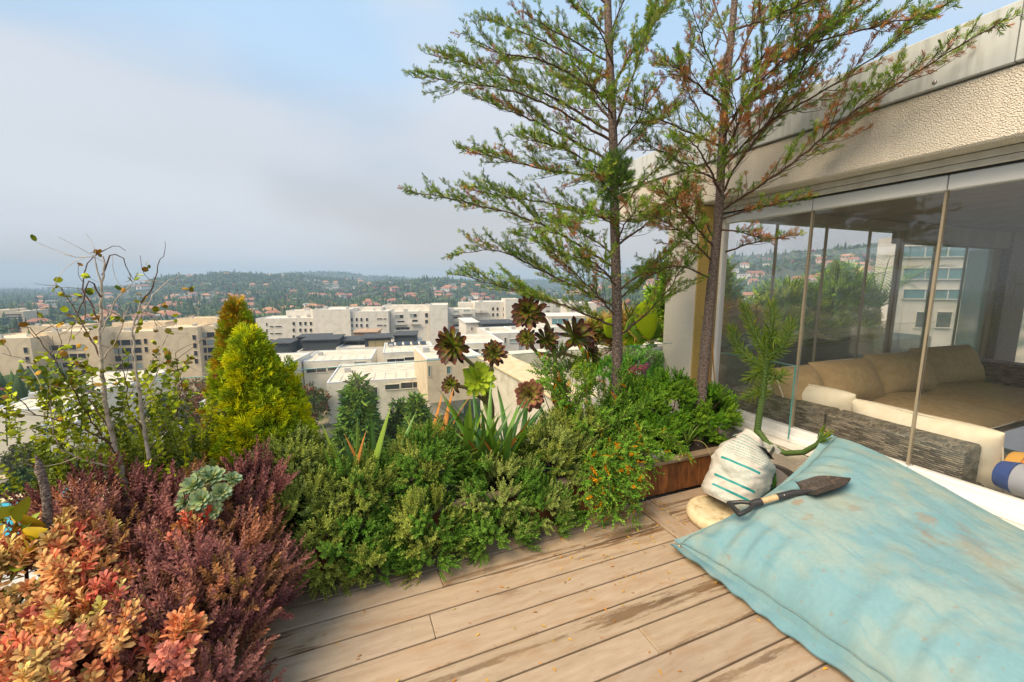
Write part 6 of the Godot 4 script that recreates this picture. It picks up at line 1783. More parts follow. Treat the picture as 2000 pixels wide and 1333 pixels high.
const BARE_LIMBS := [
	[Vector3(-1.016, 0.648, -2.450), Vector3(-1.040, 0.908, -2.450), Vector3(-1.036, 1.251, -2.450), Vector3(-1.012, 1.485, -2.450), Vector3(-0.980, 1.668, -2.450), Vector3(-0.980, 1.714, -2.450)],
	[Vector3(-0.909, 0.734, -2.450), Vector3(-0.916, 0.993, -2.450), Vector3(-0.916, 1.242, -2.450), Vector3(-0.909, 1.387, -2.450), Vector3(-0.865, 1.506, -2.450)],
	[Vector3(-1.020, 1.392, -2.450), Vector3(-1.079, 1.577, -2.481), Vector3(-1.073, 1.669, -2.513), Vector3(-1.035, 1.729, -2.544), Vector3(-0.978, 1.773, -2.576), Vector3(-0.954, 1.747, -2.607)],
	[Vector3(-0.997, 1.577, -2.450), Vector3(-1.003, 1.713, -2.441), Vector3(-1.061, 1.700, -2.432), Vector3(-1.096, 1.720, -2.423)],
	[Vector3(-0.990, 1.623, -2.450), Vector3(-0.962, 1.727, -2.476), Vector3(-0.929, 1.706, -2.502), Vector3(-0.910, 1.612, -2.528)],
	[Vector3(-1.023, 1.369, -2.450), Vector3(-0.938, 1.531, -2.429), Vector3(-0.858, 1.611, -2.408), Vector3(-0.806, 1.600, -2.388)],
	[Vector3(-0.865, 1.506, -2.450), Vector3(-0.813, 1.553, -2.425), Vector3(-0.763, 1.693, -2.400), Vector3(-0.738, 1.715, -2.375)],
	[Vector3(-0.901, 1.387, -2.450), Vector3(-0.853, 1.526, -2.537), Vector3(-0.802, 1.605, -2.624), Vector3(-0.783, 1.627, -2.711)],
	[Vector3(-1.040, 0.908, -2.450), Vector3(-1.155, 1.069, -2.547), Vector3(-1.245, 1.232, -2.645), Vector3(-1.313, 1.387, -2.742)],
	[Vector3(-1.039, 1.082, -2.450), Vector3(-1.111, 1.126, -2.399), Vector3(-1.176, 1.234, -2.349), Vector3(-1.222, 1.290, -2.298), Vector3(-1.251, 1.321, -2.248)],
	[Vector3(-1.036, 1.251, -2.450), Vector3(-1.098, 1.390, -2.498), Vector3(-1.179, 1.565, -2.546), Vector3(-1.224, 1.600, -2.594)],
	[Vector3(-0.916, 0.993, -2.450), Vector3(-0.872, 1.128, -2.503), Vector3(-0.813, 1.269, -2.556), Vector3(-0.811, 1.127, -2.609)],
	[Vector3(-1.025, 0.779, -2.450), Vector3(-1.073, 0.986, -2.376), Vector3(-1.082, 1.147, -2.301), Vector3(-1.076, 1.250, -2.227), Vector3(-1.102, 1.426, -2.153)],
	[Vector3(-1.037, 0.933, -2.450), Vector3(-0.961, 1.047, -2.456), Vector3(-0.847, 1.236, -2.462), Vector3(-0.798, 1.311, -2.468)],
	[Vector3(-1.029, 0.831, -2.450), Vector3(-1.122, 0.967, -2.383), Vector3(-1.214, 1.046, -2.315), Vector3(-1.255, 1.177, -2.248)],
	[Vector3(-0.916, 0.993, -2.450), Vector3(-0.820, 1.083, -2.455), Vector3(-0.732, 1.177, -2.459), Vector3(-0.685, 1.249, -2.464)],
	[Vector3(-0.904, 0.785, -2.450), Vector3(-0.784, 0.934, -2.422), Vector3(-0.731, 1.089, -2.394), Vector3(-0.736, 1.268, -2.367)],
	[Vector3(-1.005, 1.485, -2.450), Vector3(-0.964, 1.432, -2.520), Vector3(-0.889, 1.449, -2.590), Vector3(-0.879, 1.365, -2.660)],
	[Vector3(-1.005, 1.531, -2.450), Vector3(-1.024, 1.611, -2.423), Vector3(-1.049, 1.511, -2.396), Vector3(-1.083, 1.403, -2.369)],
	[Vector3(-1.014, 0.700, -2.450), Vector3(-1.183, 0.859, -2.376), Vector3(-1.157, 1.065, -2.303), Vector3(-1.113, 1.210, -2.229)],
	[Vector3(-0.910, 0.864, -2.450), Vector3(-0.962, 1.000, -2.445), Vector3(-0.954, 1.149, -2.441), Vector3(-0.965, 1.296, -2.436)],
	[Vector3(-1.025, 1.250, -2.450), Vector3(-0.937, 1.350, -2.378), Vector3(-0.860, 1.490, -2.305)],
	[Vector3(-1.013, 0.674, -2.450), Vector3(-0.817, 0.785, -2.416), Vector3(-0.655, 0.878, -2.381), Vector3(-0.596, 0.985, -2.347)],
	[Vector3(-1.018, 0.752, -2.450), Vector3(-1.154, 0.791, -2.537), Vector3(-1.297, 0.859, -2.624), Vector3(-1.455, 0.825, -2.712)],
]
const ROSETTES := [
	[Vector3(0.742, 1.135, -2.950), 0.142929, Vector3(-0.750, -0.100, 0.700), 0],
	[Vector3(1.061, 1.056, -2.950), 0.101998, Vector3(-0.200, 0.500, 0.800), 0],
	[Vector3(0.928, 0.860, -2.950), 0.136346, Vector3(0.100, 0.450, 0.900), 1],
	[Vector3(0.725, 0.839, -2.950), 0.0799045, Vector3(-0.600, 0.100, 0.600), 0],
	[Vector3(1.353, 1.362, -2.950), 0.140151, Vector3(-0.700, 0.100, 0.700), 0],
	[Vector3(1.503, 1.140, -2.950), 0.106943, Vector3(0.100, 0.500, 0.800), 0],
	[Vector3(1.768, 1.147, -2.950), 0.169391, Vector3(0.200, 0.700, 0.600), 0],
	[Vector3(1.341, 1.153, -2.950), 0.088783, Vector3(-0.500, 0.300, 0.700), 0],
	[Vector3(1.320, 0.724, -2.850), 0.119646, Vector3(-0.500, 0.100, 0.850), 2],
	[Vector3(1.559, 0.715, -2.850), 0.106615, Vector3(0.300, 0.300, 0.800), 2],
	[Vector3(1.911, 1.000, -2.950), 0.103847, Vector3(0.300, 0.500, 0.700), 0],
]
const ROSETTE_STEMS := [
	[Vector3(1.014, 0.281, -2.950), Vector3(1.046, 0.612, -2.950), Vector3(0.977, 0.883, -2.950), Vector3(0.897, 0.969, -2.950), Vector3(0.780, 1.083, -2.950)],
	[Vector3(0.995, 0.618, -2.950), Vector3(1.018, 0.859, -2.950), Vector3(1.049, 0.997, -2.950)],
	[Vector3(1.044, 0.319, -2.950), Vector3(1.029, 0.614, -2.950), Vector3(0.955, 0.765, -2.950)],
	[Vector3(1.017, 0.656, -2.950), Vector3(0.834, 0.809, -2.950), Vector3(0.767, 0.827, -2.950)],
	[Vector3(1.620, 0.320, -2.950), Vector3(1.597, 0.807, -2.950), Vector3(1.579, 1.065, -2.950), Vector3(1.511, 1.276, -2.950), Vector3(1.428, 1.380, -2.950)],
	[Vector3(1.579, 1.022, -2.950), Vector3(1.546, 1.067, -2.950), Vector3(1.513, 1.089, -2.950)],
	[Vector3(1.590, 0.979, -2.950), Vector3(1.664, 1.038, -2.950), Vector3(1.760, 1.088, -2.950)],
	[Vector3(1.580, 1.001, -2.950), Vector3(1.431, 1.032, -2.950), Vector3(1.368, 1.098, -2.950)],
	[Vector3(1.557, 0.329, -2.950), Vector3(1.493, 0.514, -2.950), Vector3(1.426, 0.631, -2.950)],
	[Vector3(1.581, 0.325, -2.950), Vector3(1.626, 0.542, -2.950), Vector3(1.615, 0.632, -2.950)],
	[Vector3(1.665, 1.017, -2.950), Vector3(1.812, 0.963, -2.950), Vector3(1.902, 0.966, -2.950)],
]
const NEEDLE_MAIN := [
	[Vector3(3.080, 0.249, -2.241), Vector3(3.080, 0.490, -2.236), Vector3(3.080, 0.751, -2.216), Vector3(3.080, 1.001, -2.213), Vector3(3.080, 1.203, -2.223)],
]
const NEEDLE_HANG := [
	[Vector3(3.080, 0.409, -2.247), Vector3(3.080, 0.318, -2.141), Vector3(3.080, 0.299, -1.995), Vector3(3.080, 0.358, -1.867), Vector3(3.080, 0.455, -1.777), Vector3(3.080, 0.544, -1.738)],
]
const NEEDLE_ARMS := [
	[Vector3(3.080, 0.939, -2.212), Vector3(3.080, 0.959, -2.333), Vector3(3.080, 1.046, -2.460), Vector3(3.080, 1.211, -2.539)],
	[Vector3(3.080, 1.042, -2.213), Vector3(3.080, 1.152, -2.306), Vector3(3.080, 1.309, -2.402), Vector3(3.080, 1.412, -2.444)],
	[Vector3(3.080, 1.163, -2.220), Vector3(3.080, 1.324, -2.214), Vector3(3.080, 1.434, -2.237)],
	[Vector3(3.080, 1.002, -2.209), Vector3(3.080, 1.101, -2.091), Vector3(3.080, 1.223, -2.044), Vector3(3.080, 1.308, -2.041)],
	[Vector3(3.080, 0.919, -2.210), Vector3(3.080, 0.838, -2.300), Vector3(3.080, 0.796, -2.356)],
	[Vector3(3.080, 0.856, -2.213), Vector3(3.080, 0.862, -2.129), Vector3(3.080, 0.913, -2.081)],
	[Vector3(3.080, 0.743, -2.215), Vector3(3.080, 0.677, -2.308), Vector3(3.080, 0.650, -2.362)],
	[Vector3(3.080, 1.123, -2.216), Vector3(3.080, 1.172, -2.146), Vector3(3.080, 1.147, -2.095)],
]

# ---------------------------------------------------------------- the town below
func town_building(called: String, label: String, category: String, group: String, blocks: Array) -> void:
	var b0: Array = blocks[0]
	var at: Vector3 = (b0[0] + b0[1]) * 0.5
	at.y = b0[0].y - b0[3]
	var t := thing(called, label, category, at, 0, group)
	for b in blocks:
		var A: Vector3 = b[0]; var B: Vector3 = b[1]; var th: float = b[2]; var h: float = b[3]
		var u := (B - A).normalized(); var w := (B - A).length()
		var n := u.cross(Vector3.UP).normalized()      # outward, towards the terrace
		if n.dot(A) > 0: n = -n
		var basis := Basis(u, Vector3.UP, u.cross(Vector3.UP))
		var m: Material = M["town_" + b[4]]
		var c := (A + B) * 0.5 - n * th * 0.5 - Vector3(0, h * 0.5, 0)
		var mb := MB.new()
		mb.box(Vector3.ZERO, Vector3(w, h, th), 0.04)
		var wall := part(t, "wall", mb.mesh(), m, Transform3D(basis, c - at))
		var toward := 1.0 if basis.z.dot(n) > 0 else -1.0
		for q in b[6]:
			var kind: int = q[4]
			var ww := minf(q[2], w - 0.05) - maxf(q[0], 0.05); var hh := minf(q[3], h) - maxf(q[1], 0.05)
			if ww < 0.15 or hh < 0.15: continue
			var wc := Vector3((maxf(q[0], 0.05) + minf(q[2], w - 0.05)) * 0.5 - w * 0.5, h * 0.5 - (maxf(q[1], 0.05) + minf(q[3], h)) * 0.5, th * 0.5 * toward)
			var pb := MB.new()
			pb.box(Vector3.ZERO, Vector3(ww, hh, 0.06))
			var pane := part(wall, "window", pb.mesh(), M["pane_%d" % kind], Transform3D(Basis.IDENTITY, wc))
			# surround standing proud of the pane
			var fb := MB.new()
			var e := 0.07
			for s in [-1.0, 1.0]:
				fb.box(Vector3(s * (ww * 0.5 + e * 0.5), 0, 0), Vector3(e, hh + 2 * e, 0.24))
				fb.box(Vector3(0, s * (hh * 0.5 + e * 0.5), 0), Vector3(ww, e, 0.24 if s > 0 else 0.40))
			if ww > 2.4:
				for k in range(1, int(ww / 1.6)): fb.box(Vector3(-ww * 0.5 + ww * k / int(ww / 1.6), 0, 0.02 * toward), Vector3(0.07, hh, 0.08))
			part(wall, "window_frame", fb.mesh(), m, Transform3D(Basis.IDENTITY, wc))
			if ww > 1.8 and "balcon" in label:
				var kb := MB.new()
				kb.box(Vector3(0, -hh * 0.5 - 0.35, toward * 0.75), Vector3(ww + 1.6, 0.22, 1.5))
				kb.box(Vector3(0, -hh * 0.5 + 0.15, toward * 1.46), Vector3(ww + 1.6, 0.78, 0.08))
				part(wall, "balcony", kb.mesh(), m, Transform3D(Basis.IDENTITY, wc))
		var style: int = b[5]
		var top := Transform3D(basis, c + Vector3(0, h * 0.5, 0) - at)
		if style == 0:
			var rb := MB.new()
			for s in [-1.0, 1.0]:
				rb.box(Vector3(s * (w * 0.5 - 0.12), 0.2, 0), Vector3(0.24, 0.4, th))
				rb.box(Vector3(0, 0.198, s * (th * 0.5 - 0.12)), Vector3(w - 0.48, 0.396, 0.24))
			part(t, "parapet", rb.mesh(), m, top)
			if w > 12:
				for k in 2:
					var ab := MB.new()
					ab.tube([Vector3(w * (k * 0.5 - 0.2), 0, 0), Vector3(w * (k * 0.5 - 0.2), rnd(1.8, 3.2), 0)], [0.07, 0.05], 5)
					part(t, "mast", ab.mesh(), M.town_unit, top)
			if w > 8:
				for k in int(w / 7.0):
					var eb := MB.new()
					eb.box(Vector3(rnd(-0.42, 0.42) * w, 0.5, rnd(-0.3, 0.3) * th), Vector3(rnd(0.6, 2.0), rnd(0.6, 1.4), rnd(0.6, 1.4)))
					part(t, "rooftop_unit", eb.mesh(), M.town_unit, top)
		elif style == 2:
			var rb := MB.new()
			rb.box(Vector3(0, 0.14, 0.15 * toward), Vector3(w + 0.7, 0.28, th + 0.8), 0.03)
			part(t, "flat_roof", rb.mesh(), m, top)
		else:
			var rb := MB.new()
			rb.box(Vector3(0, 0.03, 0), Vector3(w - 0.5, 0.06, th - 0.5))
			var roof := part(t, "roof", rb.mesh(), M.town_roof, top)
			var pb := MB.new()
			for s in [-1.0, 1.0]:
				pb.box(Vector3(s * (w * 0.5 - 0.12), 0.13, 0), Vector3(0.26, 0.26, th + 0.05), 0.03)
				pb.box(Vector3(0, 0.128, s * (th * 0.5 - 0.12)), Vector3(w - 0.48, 0.256, 0.26), 0.03)
			part(t, "parapet", pb.mesh(), M.town_edge, top)
			var n1 := int(w / 1.7)
			for k in range(1, n1):
				var sb := MB.new()
				sb.box(Vector3(-w * 0.5 + w * k / n1, 0.08, toward * th * 0.28), Vector3(0.14, 0.06, th * 0.38))
				part(roof, "seam", sb.mesh(), M.town_unit)
			for k in 5:
				var sb := MB.new()
				sb.box(Vector3(0, 0.075, toward * (th * 0.08 - k * th * 0.10)), Vector3(w - 0.6, 0.07, 0.10))
				part(roof, "batten", sb.mesh(), M.town_edge if k == 0 else M.town_unit)
			if style == 3:
				for k in 5:
					var sb := MB.new()
					sb.box(Vector3(-w * 0.36 + k * w * 0.17, 0.55, -toward * th * 0.2), Vector3(w * 0.13, 0.05, 1.7), 0.0, Basis(Vector3.RIGHT, 0.35 * toward))
					sb.box(Vector3(-w * 0.36 + k * w * 0.17, 0.26, -toward * th * 0.2), Vector3(0.1, 0.4, 0.1))
					part(roof, "solar_panel", sb.mesh(), M.pane_0)
			var ub := MB.new()
			ub.box(Vector3(-w * 0.36, 0.45, -toward * th * 0.05), Vector3(1.0, 0.8, 0.7), 0.04)
			part(roof, "vent_unit", ub.mesh(), M.town_unit)

func leafy_tree(called: String, label: String, category: String, at: Vector3, h: float, r: float, pal: Array, leaf: Mesh, n: int, conifer: bool, group := "", crown_from := 0.25) -> void:
	var t := thing(called, label, category, at, rnd(0, TAU), group)
	var mb := MB.new()
	mb.tube([Vector3.ZERO, Vector3(0.02 * h, h * 0.4, 0), Vector3(0, h * (0.97 if conifer else 0.75), 0)], [h * 0.022, h * 0.016, h * 0.003], 7)
	if not conifer:
		for k in 7:
			var a := k * 2.4
			mb.tube([Vector3(0.015 * h, h * (0.3 + 0.05 * k), 0), Vector3(cos(a) * r * 0.4, h * (0.5 + 0.04 * k), sin(a) * r * 0.4), Vector3(cos(a) * r * 0.75, h * (0.62 + 0.04 * k), sin(a) * r * 0.75)], [h * 0.009, h * 0.006, h * 0.002], 5)
	part(t, "trunk", mb.mesh(), M.bark)
	var where := []; var tint := []
	var sd := rnd(0, 100)
	for i in n:
		var p: Vector3; var y: Vector3
		if conifer:
			var f := pow(rng.randf(), 0.6)
			var a := rnd(0, TAU)
			var hh := Vector3(cos(a), 0, sin(a))
			var bump := 1.0 + 0.5 * fast_noise.get_noise_3d(cos(a) * 1.5 + sd, f * 7.0, sin(a) * 1.5)
			p = Vector3(0, h * lerpf(1.0, crown_from, f), 0) + hh * r * pow(f, 0.8) * lerpf(0.4, 1.0, sqrt(rng.randf())) * bump
			y = hh + Vector3.UP * rnd(0.0, 0.7) + rdir() * 0.3
		else:
			var d := rdir()
			var k := (1.0 + 0.55 * fast_noise.get_noise_3d(d.x * 1.7 + sd, d.y * 1.7, d.z * 1.7)) * lerpf(0.5, 1.0, sqrt(rng.randf()))
			p = Vector3(0, h * lerpf(crown_from, 1.0, 0.5), 0) + Vector3(d.x * r, d.y * h * (1.0 - crown_from) * 0.5, d.z * r) * k
			y = d + rdir() * 0.7
		where.append(aim(p, y.normalized(), rnd(0.7, 1.3)))
		tint.append(pick(pal, 0.3))
	stuff(t, "crown", leaf, M.soft_leaf, where, tint)

func tuft(n: int, leaf: float, wide: float, sd: int) -> ArrayMesh:
	rng.seed = sd
	var mb := MB.new()
	for i in n:
		mb.paint = Color.WHITE * rnd(0.7, 1.25)
		mb.blade(rdir() * leaf * 0.5, rdir() + Vector3.UP * 0.5, rdir(), leaf * rnd(0.7, 1.2), wide, 0.3, 2)
	return mb.mesh()

func spot(px: float, depth: float) -> Vector3:   # a place on the land: bearing (as measured on the photograph) and distance ahead
	var b := px_dir(px) + deg_to_rad(22.3)
	var r := depth / cos(px_dir(px))
	var p := Vector3(sin(b) * r, 0, -cos(b) * r)
	p.y = land(p.x, p.z)
	return p

func build_city() -> void:
	tri_map(mat("bark", Color.WHITE, 0.95), noise_tex(0.03, 512, 5, [[0.0, lin(0.030, 0.020, 0.016)], [0.40, lin(0.12, 0.085, 0.075)], [0.62, lin(0.26, 0.20, 0.17)], [1.0, lin(0.42, 0.34, 0.29)]]), 4.0)
	for a in [["cream", 0.66, 0.54, 0.37], ["white", 0.66, 0.62, 0.55], ["warmwhite", 0.70, 0.66, 0.55], ["slate", 0.055, 0.06, 0.065], ["tan", 0.42, 0.28, 0.18], ["roof", 0.66, 0.59, 0.45], ["edge", 0.62, 0.64, 0.66], ["unit", 0.42, 0.42, 0.41]]:
		tri_map(mat("town_" + a[0], Color.WHITE, 0.9), noise_tex(0.01, 256, 5, [[0.0, lin(a[1] * 0.82, a[2] * 0.80, a[3] * 0.78)], [0.5, lin(a[1], a[2], a[3])], [1.0, lin(a[1] * 1.06, a[2] * 1.06, a[3] * 1.06)]]), 0.12, true)
	mat("pane_0", lin(0.035, 0.037, 0.045), 0.12)
	mat("pane_1", lin(0.30, 0.36, 0.34), 0.2)
	mat("pane_2", lin(0.30, 0.28, 0.25), 0.5)
	mat("pane_3", lin(0.06, 0.07, 0.075), 0.08)
	mat("pane_4", lin(0.34, 0.27, 0.13), 0.8)
	mat("pane_5", lin(0.10, 0.22, 0.25), 0.15)
	rng.seed = 301
	town_list()
	plant_mat("soft_leaf", 0.8, 0.2)
	# lower terrace of the same building: cream parapet with a broad coping
	var lt := thing("lower_parapet", "cream parapet with broad coping on the lower terrace behind the rosettes", "wall", Vector3(3.9, -9, -8))
	var o := lt.position
	bx(lt, "wall", Vector3(3.46, -9, -10.8) - o, Vector3(4.22, -0.5, -5.2) - o, M.parapet, 0.02)
	bx(lt, "coping", Vector3(3.40, -0.5, -10.86) - o, Vector3(4.28, -0.45, -5.15) - o, M.coping, 0.01)
	bx(lt, "wall", Vector3(4.225, -9, -10.8) - o, Vector3(9.5, -0.36, -10.35) - o, M.parapet, 0.02)
	bx(lt, "floor", Vector3(4.225, -9, -10.34) - o, Vector3(9.5, -1.5, -5.6) - o, M.parapet)
	# street
	var road := MB.new()
	var line := [[-420, 40], [-200, 41], [0, 43], [120, 46], [260, 52], [380, 60], [470, 72], [540, 92]]
	for lane in [[-3.4, 3.4, 0.12, "asphalt", "road"], [3.4, 5.4, 0.24, "pavement_stone", "pavement"], [-5.6, -3.4, 0.24, "pavement_stone", "pavement"]]:
		var mb := MB.new()
		var pts := []
		for q in line:
			var p := spot(q[0], q[1]); pts.append(p)
		pts = smooth(pts, 1.5)
		mb.sheet(4, pts.size() - 1, func(u: float, v: float) -> Vector3:
			var i := int(round(v * (pts.size() - 1)))
			var d: Vector3 = (pts[mini(i + 1, pts.size() - 1)] - pts[maxi(i - 1, 0)])
			d.y = 0
			var sd := d.normalized().cross(Vector3.UP)
			var p: Vector3 = pts[i] + sd * lerpf(lane[0], lane[1], u)
			p.y = land(p.x, p.z) + 0.35 + lane[2]
			return p)
		tag(part(self, lane[4], mb.mesh(), M[lane[3]]), "", "", "", "structure")
	for a in [[52, 43.5, 6.4, "street lamp on a tall thin post left of the bare tree"], [128, 39, 5.0, "street lamp post behind the cut stem"], [372, 66, 5.0, "slim street lamp post near the golden conifer"]]:
		var p := spot(a[0], a[1])
		var t := thing("street_lamp", a[3], "street lamp", p, 0.4, "street lamps")
		var mb := MB.new()
		mb.tube([Vector3.ZERO, Vector3(0, a[2], 0)], [0.09, 0.06], 8)
		part(t, "post", mb.mesh(), M.lamp_grey)
		var hb := MB.new()
		hb.lathe([[0.0, -0.1], [0.14, -0.08], [0.26, 0.04], [0.30, 0.10], [0.08, 0.2], [0.0, 0.2]], 12)
		part(t, "lamp_head", hb.mesh(), M.lamp_grey, Transform3D(Basis.IDENTITY, Vector3(0, a[2], 0)))
	var paint := [lin(0.03, 0.06, 0.30), lin(0.5, 0.5, 0.52), lin(0.30, 0.27, 0.38)]
	var spots := [[420, 58, 1.2, "blue car parked under the carport left of the golden conifer"], [300, 56, 0.9, "pale grey car on the street behind the bare tree"], [330, 62, 0.9, "greyish purple car farther up the street behind the bare tree"]]
	for k in 3: car(spot(spots[k][0], spots[k][1]) + Vector3(0, 0.45, 0), spots[k][2], paint[k], spots[k][3], k)
	# pool at the far left below
	var pp := spot(-30, 21)
	pp.y = maxf(pp.y + 0.6, -11.0)
	var pl := thing("swimming_pool", "turquoise swimming pool with a cream rim far below at the left edge", "pool", pp, 0.5)
	bx(pl, "basin", Vector3(-3.5, -1.5, -3), Vector3(3.2, -0.12, 3), M.pool_tile)
	bx(pl, "water", Vector3(-3.3, -0.12, -2.8), Vector3(3.0, -0.02, 2.8), M.pool_water)
	for s in [-1.0, 1.0]:
		bx(pl, "rim", Vector3(-3.6, -0.14, s * 3.1 - 0.35), Vector3(3.3, 0.06, s * 3.1 + 0.35), M.coping, 0.02)
		bx(pl, "rim", Vector3(s * 3.25 - 0.35 - 0.12, -0.14, -2.74), Vector3(s * 3.25 + 0.35 - 0.12, 0.058, 2.74), M.coping, 0.02)
	var ph := spot(-5, 25)
	var hs := thing("pool_house", "small blue-tiled pool house with gravel roof at the left edge", "building", ph, 0.35)
	bx(hs, "wall", Vector3(-4, -1, -2), Vector3(1.7, 2.6, 2), M.pool_tile, 0.02)
	bx(hs, "gravel_roof", Vector3(-3.8, 2.6, -1.8), Vector3(1.5, 2.64, 1.8), M.gravel)
	for s in [-1.0, 1.0]: bx(hs, "parapet", Vector3(-4, 2.6, s * 1.9 - 0.1), Vector3(1.7, 2.95, s * 1.9 + 0.1), M.pool_tile, 0.02)
	bx(hs, "parapet", Vector3(1.5, 2.6, -1.795), Vector3(1.7, 2.948, 1.795), M.pool_tile, 0.02)
	build_town_trees()

func car(at: Vector3, turn: float, c: Color, label: String, k: int) -> void:
	var t := thing("parked_car", label, "car", at, turn, "cars in the street below")
	var m := mat("car_paint_%d" % k, c, 0.25, 0.2)
	var mb := MB.new()
	var prof := [[-2.1, 0.35], [-2.15, 0.75], [-1.2, 0.9], [-0.6, 1.42], [0.9, 1.42], [1.6, 0.95], [2.1, 0.85], [2.15, 0.35]]
	for s in [-1.0, 1.0]:
		for i in range(1, prof.size() - 1):
			var a := Vector3(prof[0][0], prof[0][1], 0.85 * s); var b := Vector3(prof[i][0], prof[i][1], (0.85 if prof[i][1] < 1 else 0.68) * s); var d := Vector3(prof[i + 1][0], prof[i + 1][1], (0.85 if prof[i + 1][1] < 1 else 0.68) * s)
			if s > 0: mb.tri(a, d, b)
			else: mb.tri(a, b, d)
	for i in prof.size():
		var j := (i + 1) % prof.size()
		var wi := 0.85 if prof[i][1] < 1 else 0.68; var wj := 0.85 if prof[j][1] < 1 else 0.68
		mb.quad(Vector3(prof[i][0], prof[i][1], -wi), Vector3(prof[i][0], prof[i][1], wi), Vector3(prof[j][0], prof[j][1], wj), Vector3(prof[j][0], prof[j][1], -wj))
	part(t, "body", mb.mesh(), m)
	bx(t, "side_window", Vector3(-0.75, 0.98, 0.70), Vector3(1.05, 1.32, 0.80), M.pane_0)
	bx(t, "side_window", Vector3(-0.75, 0.98, -0.80), Vector3(1.05, 1.32, -0.70), M.pane_0)
	for x in [-1.35, 1.35]:
		for z in [-0.8, 0.8]:
			var wb := MB.new()
			wb.tube([Vector3(0, 0, -0.1), Vector3(0, 0, 0.1)], [0.32, 0.32], 16)
			part(t, "wheel", wb.mesh(), M.rubber, Transform3D(Basis.IDENTITY, Vector3(x, 0.32, z)))

func build_town_trees() -> void:
	var tf := tuft(9, 0.42, 0.20, 401)
	var nf := tuft(10, 0.20, 0.05, 402)
	var green := [Color(0.07, 0.12, 0.03), Color(0.10, 0.16, 0.035), Color(0.05, 0.09, 0.025)]
	var dark := [Color(0.035, 0.085, 0.03), Color(0.05, 0.12, 0.035), Color(0.03, 0.06, 0.025), Color(0.09, 0.17, 0.035)]
	var rust := [Color(0.26, 0.08, 0.05), Color(0.12, 0.13, 0.035), Color(0.30, 0.15, 0.05)]
	var olive := [Color(0.15, 0.16, 0.07), Color(0.20, 0.20, 0.09), Color(0.10, 0.12, 0.05)]
	var lively := [Color(0.13, 0.24, 0.03), Color(0.09, 0.19, 0.035), Color(0.19, 0.29, 0.04), Color(0.06, 0.15, 0.05)]
	rng.seed = 411
	var list := [
		[690, 11.0, 7.0, 0.85, lively, 1, "bushy dark green conifer top right of the golden conifer, below the terrace"],
		[772, 12.0, 6.15, 0.7, green + lively, 1, "yellow-green conifer top left of the withered strap leaves, below the terrace"],
		[808, 11.5, 6.3, 0.55, lively, 1, "slim dark conifer top behind the withered strap leaves, below the terrace"],
		[594, 62, 6.5, 2.6, rust + green, 0, "leafy tree with red blossom beside the nearest white house"],
		[566, 70, 5.0, 2.0, green, 0, "green tree squeezed between the golden conifer and the second house"],
		[150, 100, 9, 3.2, dark, 1, "broad dark conifer in front of the cream apartments"],
		[180, 98, 9, 2.0, green, 1, "narrow conifer beside the broad one in front of the cream apartments"],
		[345, 92, 8, 3.4, rust, 0, "bare reddish tree in front of the cream apartment wall"],
		[392, 100, 7, 2.6, olive, 0, "olive tree at the foot of the cream apartments"],
		[430, 104, 6, 2.2, green, 0, "round tree at the foot of the apartments by the conifer"],
		[300, 78, 6, 2.8, green, 0, "green garden tree in the street behind the bare tree"],
		[330, 72, 5, 2.4, olive, 0, "olive garden tree by the street lamp"],
		[250, 84, 6, 3.0, green, 0, "dense garden tree behind the white stems"],
		[375, 70, 6, 2.0, rust, 0, "reddish garden tree near the carport"],
		[20, 46, 4.0, 2.6, olive, 0, "rounded olive bush beside the street at the left edge"],
		[15, 35, 3.4, 2.2, green, 0, "rounded green bush above the pool house"],
		[95, 37, 4.6, 1.6, olive, 0, "feathery olive tree behind the cut stem"],
		[60, 30, 4.0, 1.8, green, 0, "green bush beside the pool house"],
		[835, 86, 4.5, 2.2, olive, 0, "grey-olive tree between the nearest house and the cream house"],
		[815, 90, 4.0, 2.0, green, 0, "small tree right of the solar-panelled house"],
		[760, 84, 4.4, 2.4, olive, 0, "straggly tree in front of the solar-panelled house"],
		[855, 132, 5, 2.6, green, 0, "tree beside the grey rooftop cabin"],
		[945, 104, 5, 2.4, green, 0, "tree row end behind the lime rosette"],
		[965, 116, 5.5, 2.0, olive, 0, "small tree on the roof garden behind the rosettes"],
		[1100, 110, 8, 3.5, rust, 0, "bronze-leaved tree behind the maroon rosettes"],
		[1180, 95, 9, 4, green, 0, "green tree behind the cypress trunk"],
		[1250, 70, 10, 4, dark, 0, "dark tree behind the prickly pear"],
		[200, 42, 4, 2.2, green, 0, "green bush on the slope behind the white stems"],
		[330, 40, 4.5, 2.4, olive, 0, "olive bush on the slope beside the white stems"],
		[480, 34, 4.0, 2.4, green, 0, "green bush on the slope under the golden conifer"],
		[600, 30, 3.0, 1.8, olive, 0, "olive bush on the slope right of the golden conifer"],
		[870, 34, 4, 2.2, green, 0, "green bush on the slope behind the strap leaves"],
	]
	for a in list:
		var p := spot(a[0], a[1])
		var h: float = a[2]
		leafy_tree("conifer" if a[5] == 1 else "garden_tree", a[6], "tree", p, h, a[3], a[4], nf if a[1] < 15 else tf, int(900 if a[1] < 15 else clampf(26000.0 / a[1], 250, 700)), a[5] == 1, "", 0.55 if a[1] < 15 else 0.22)

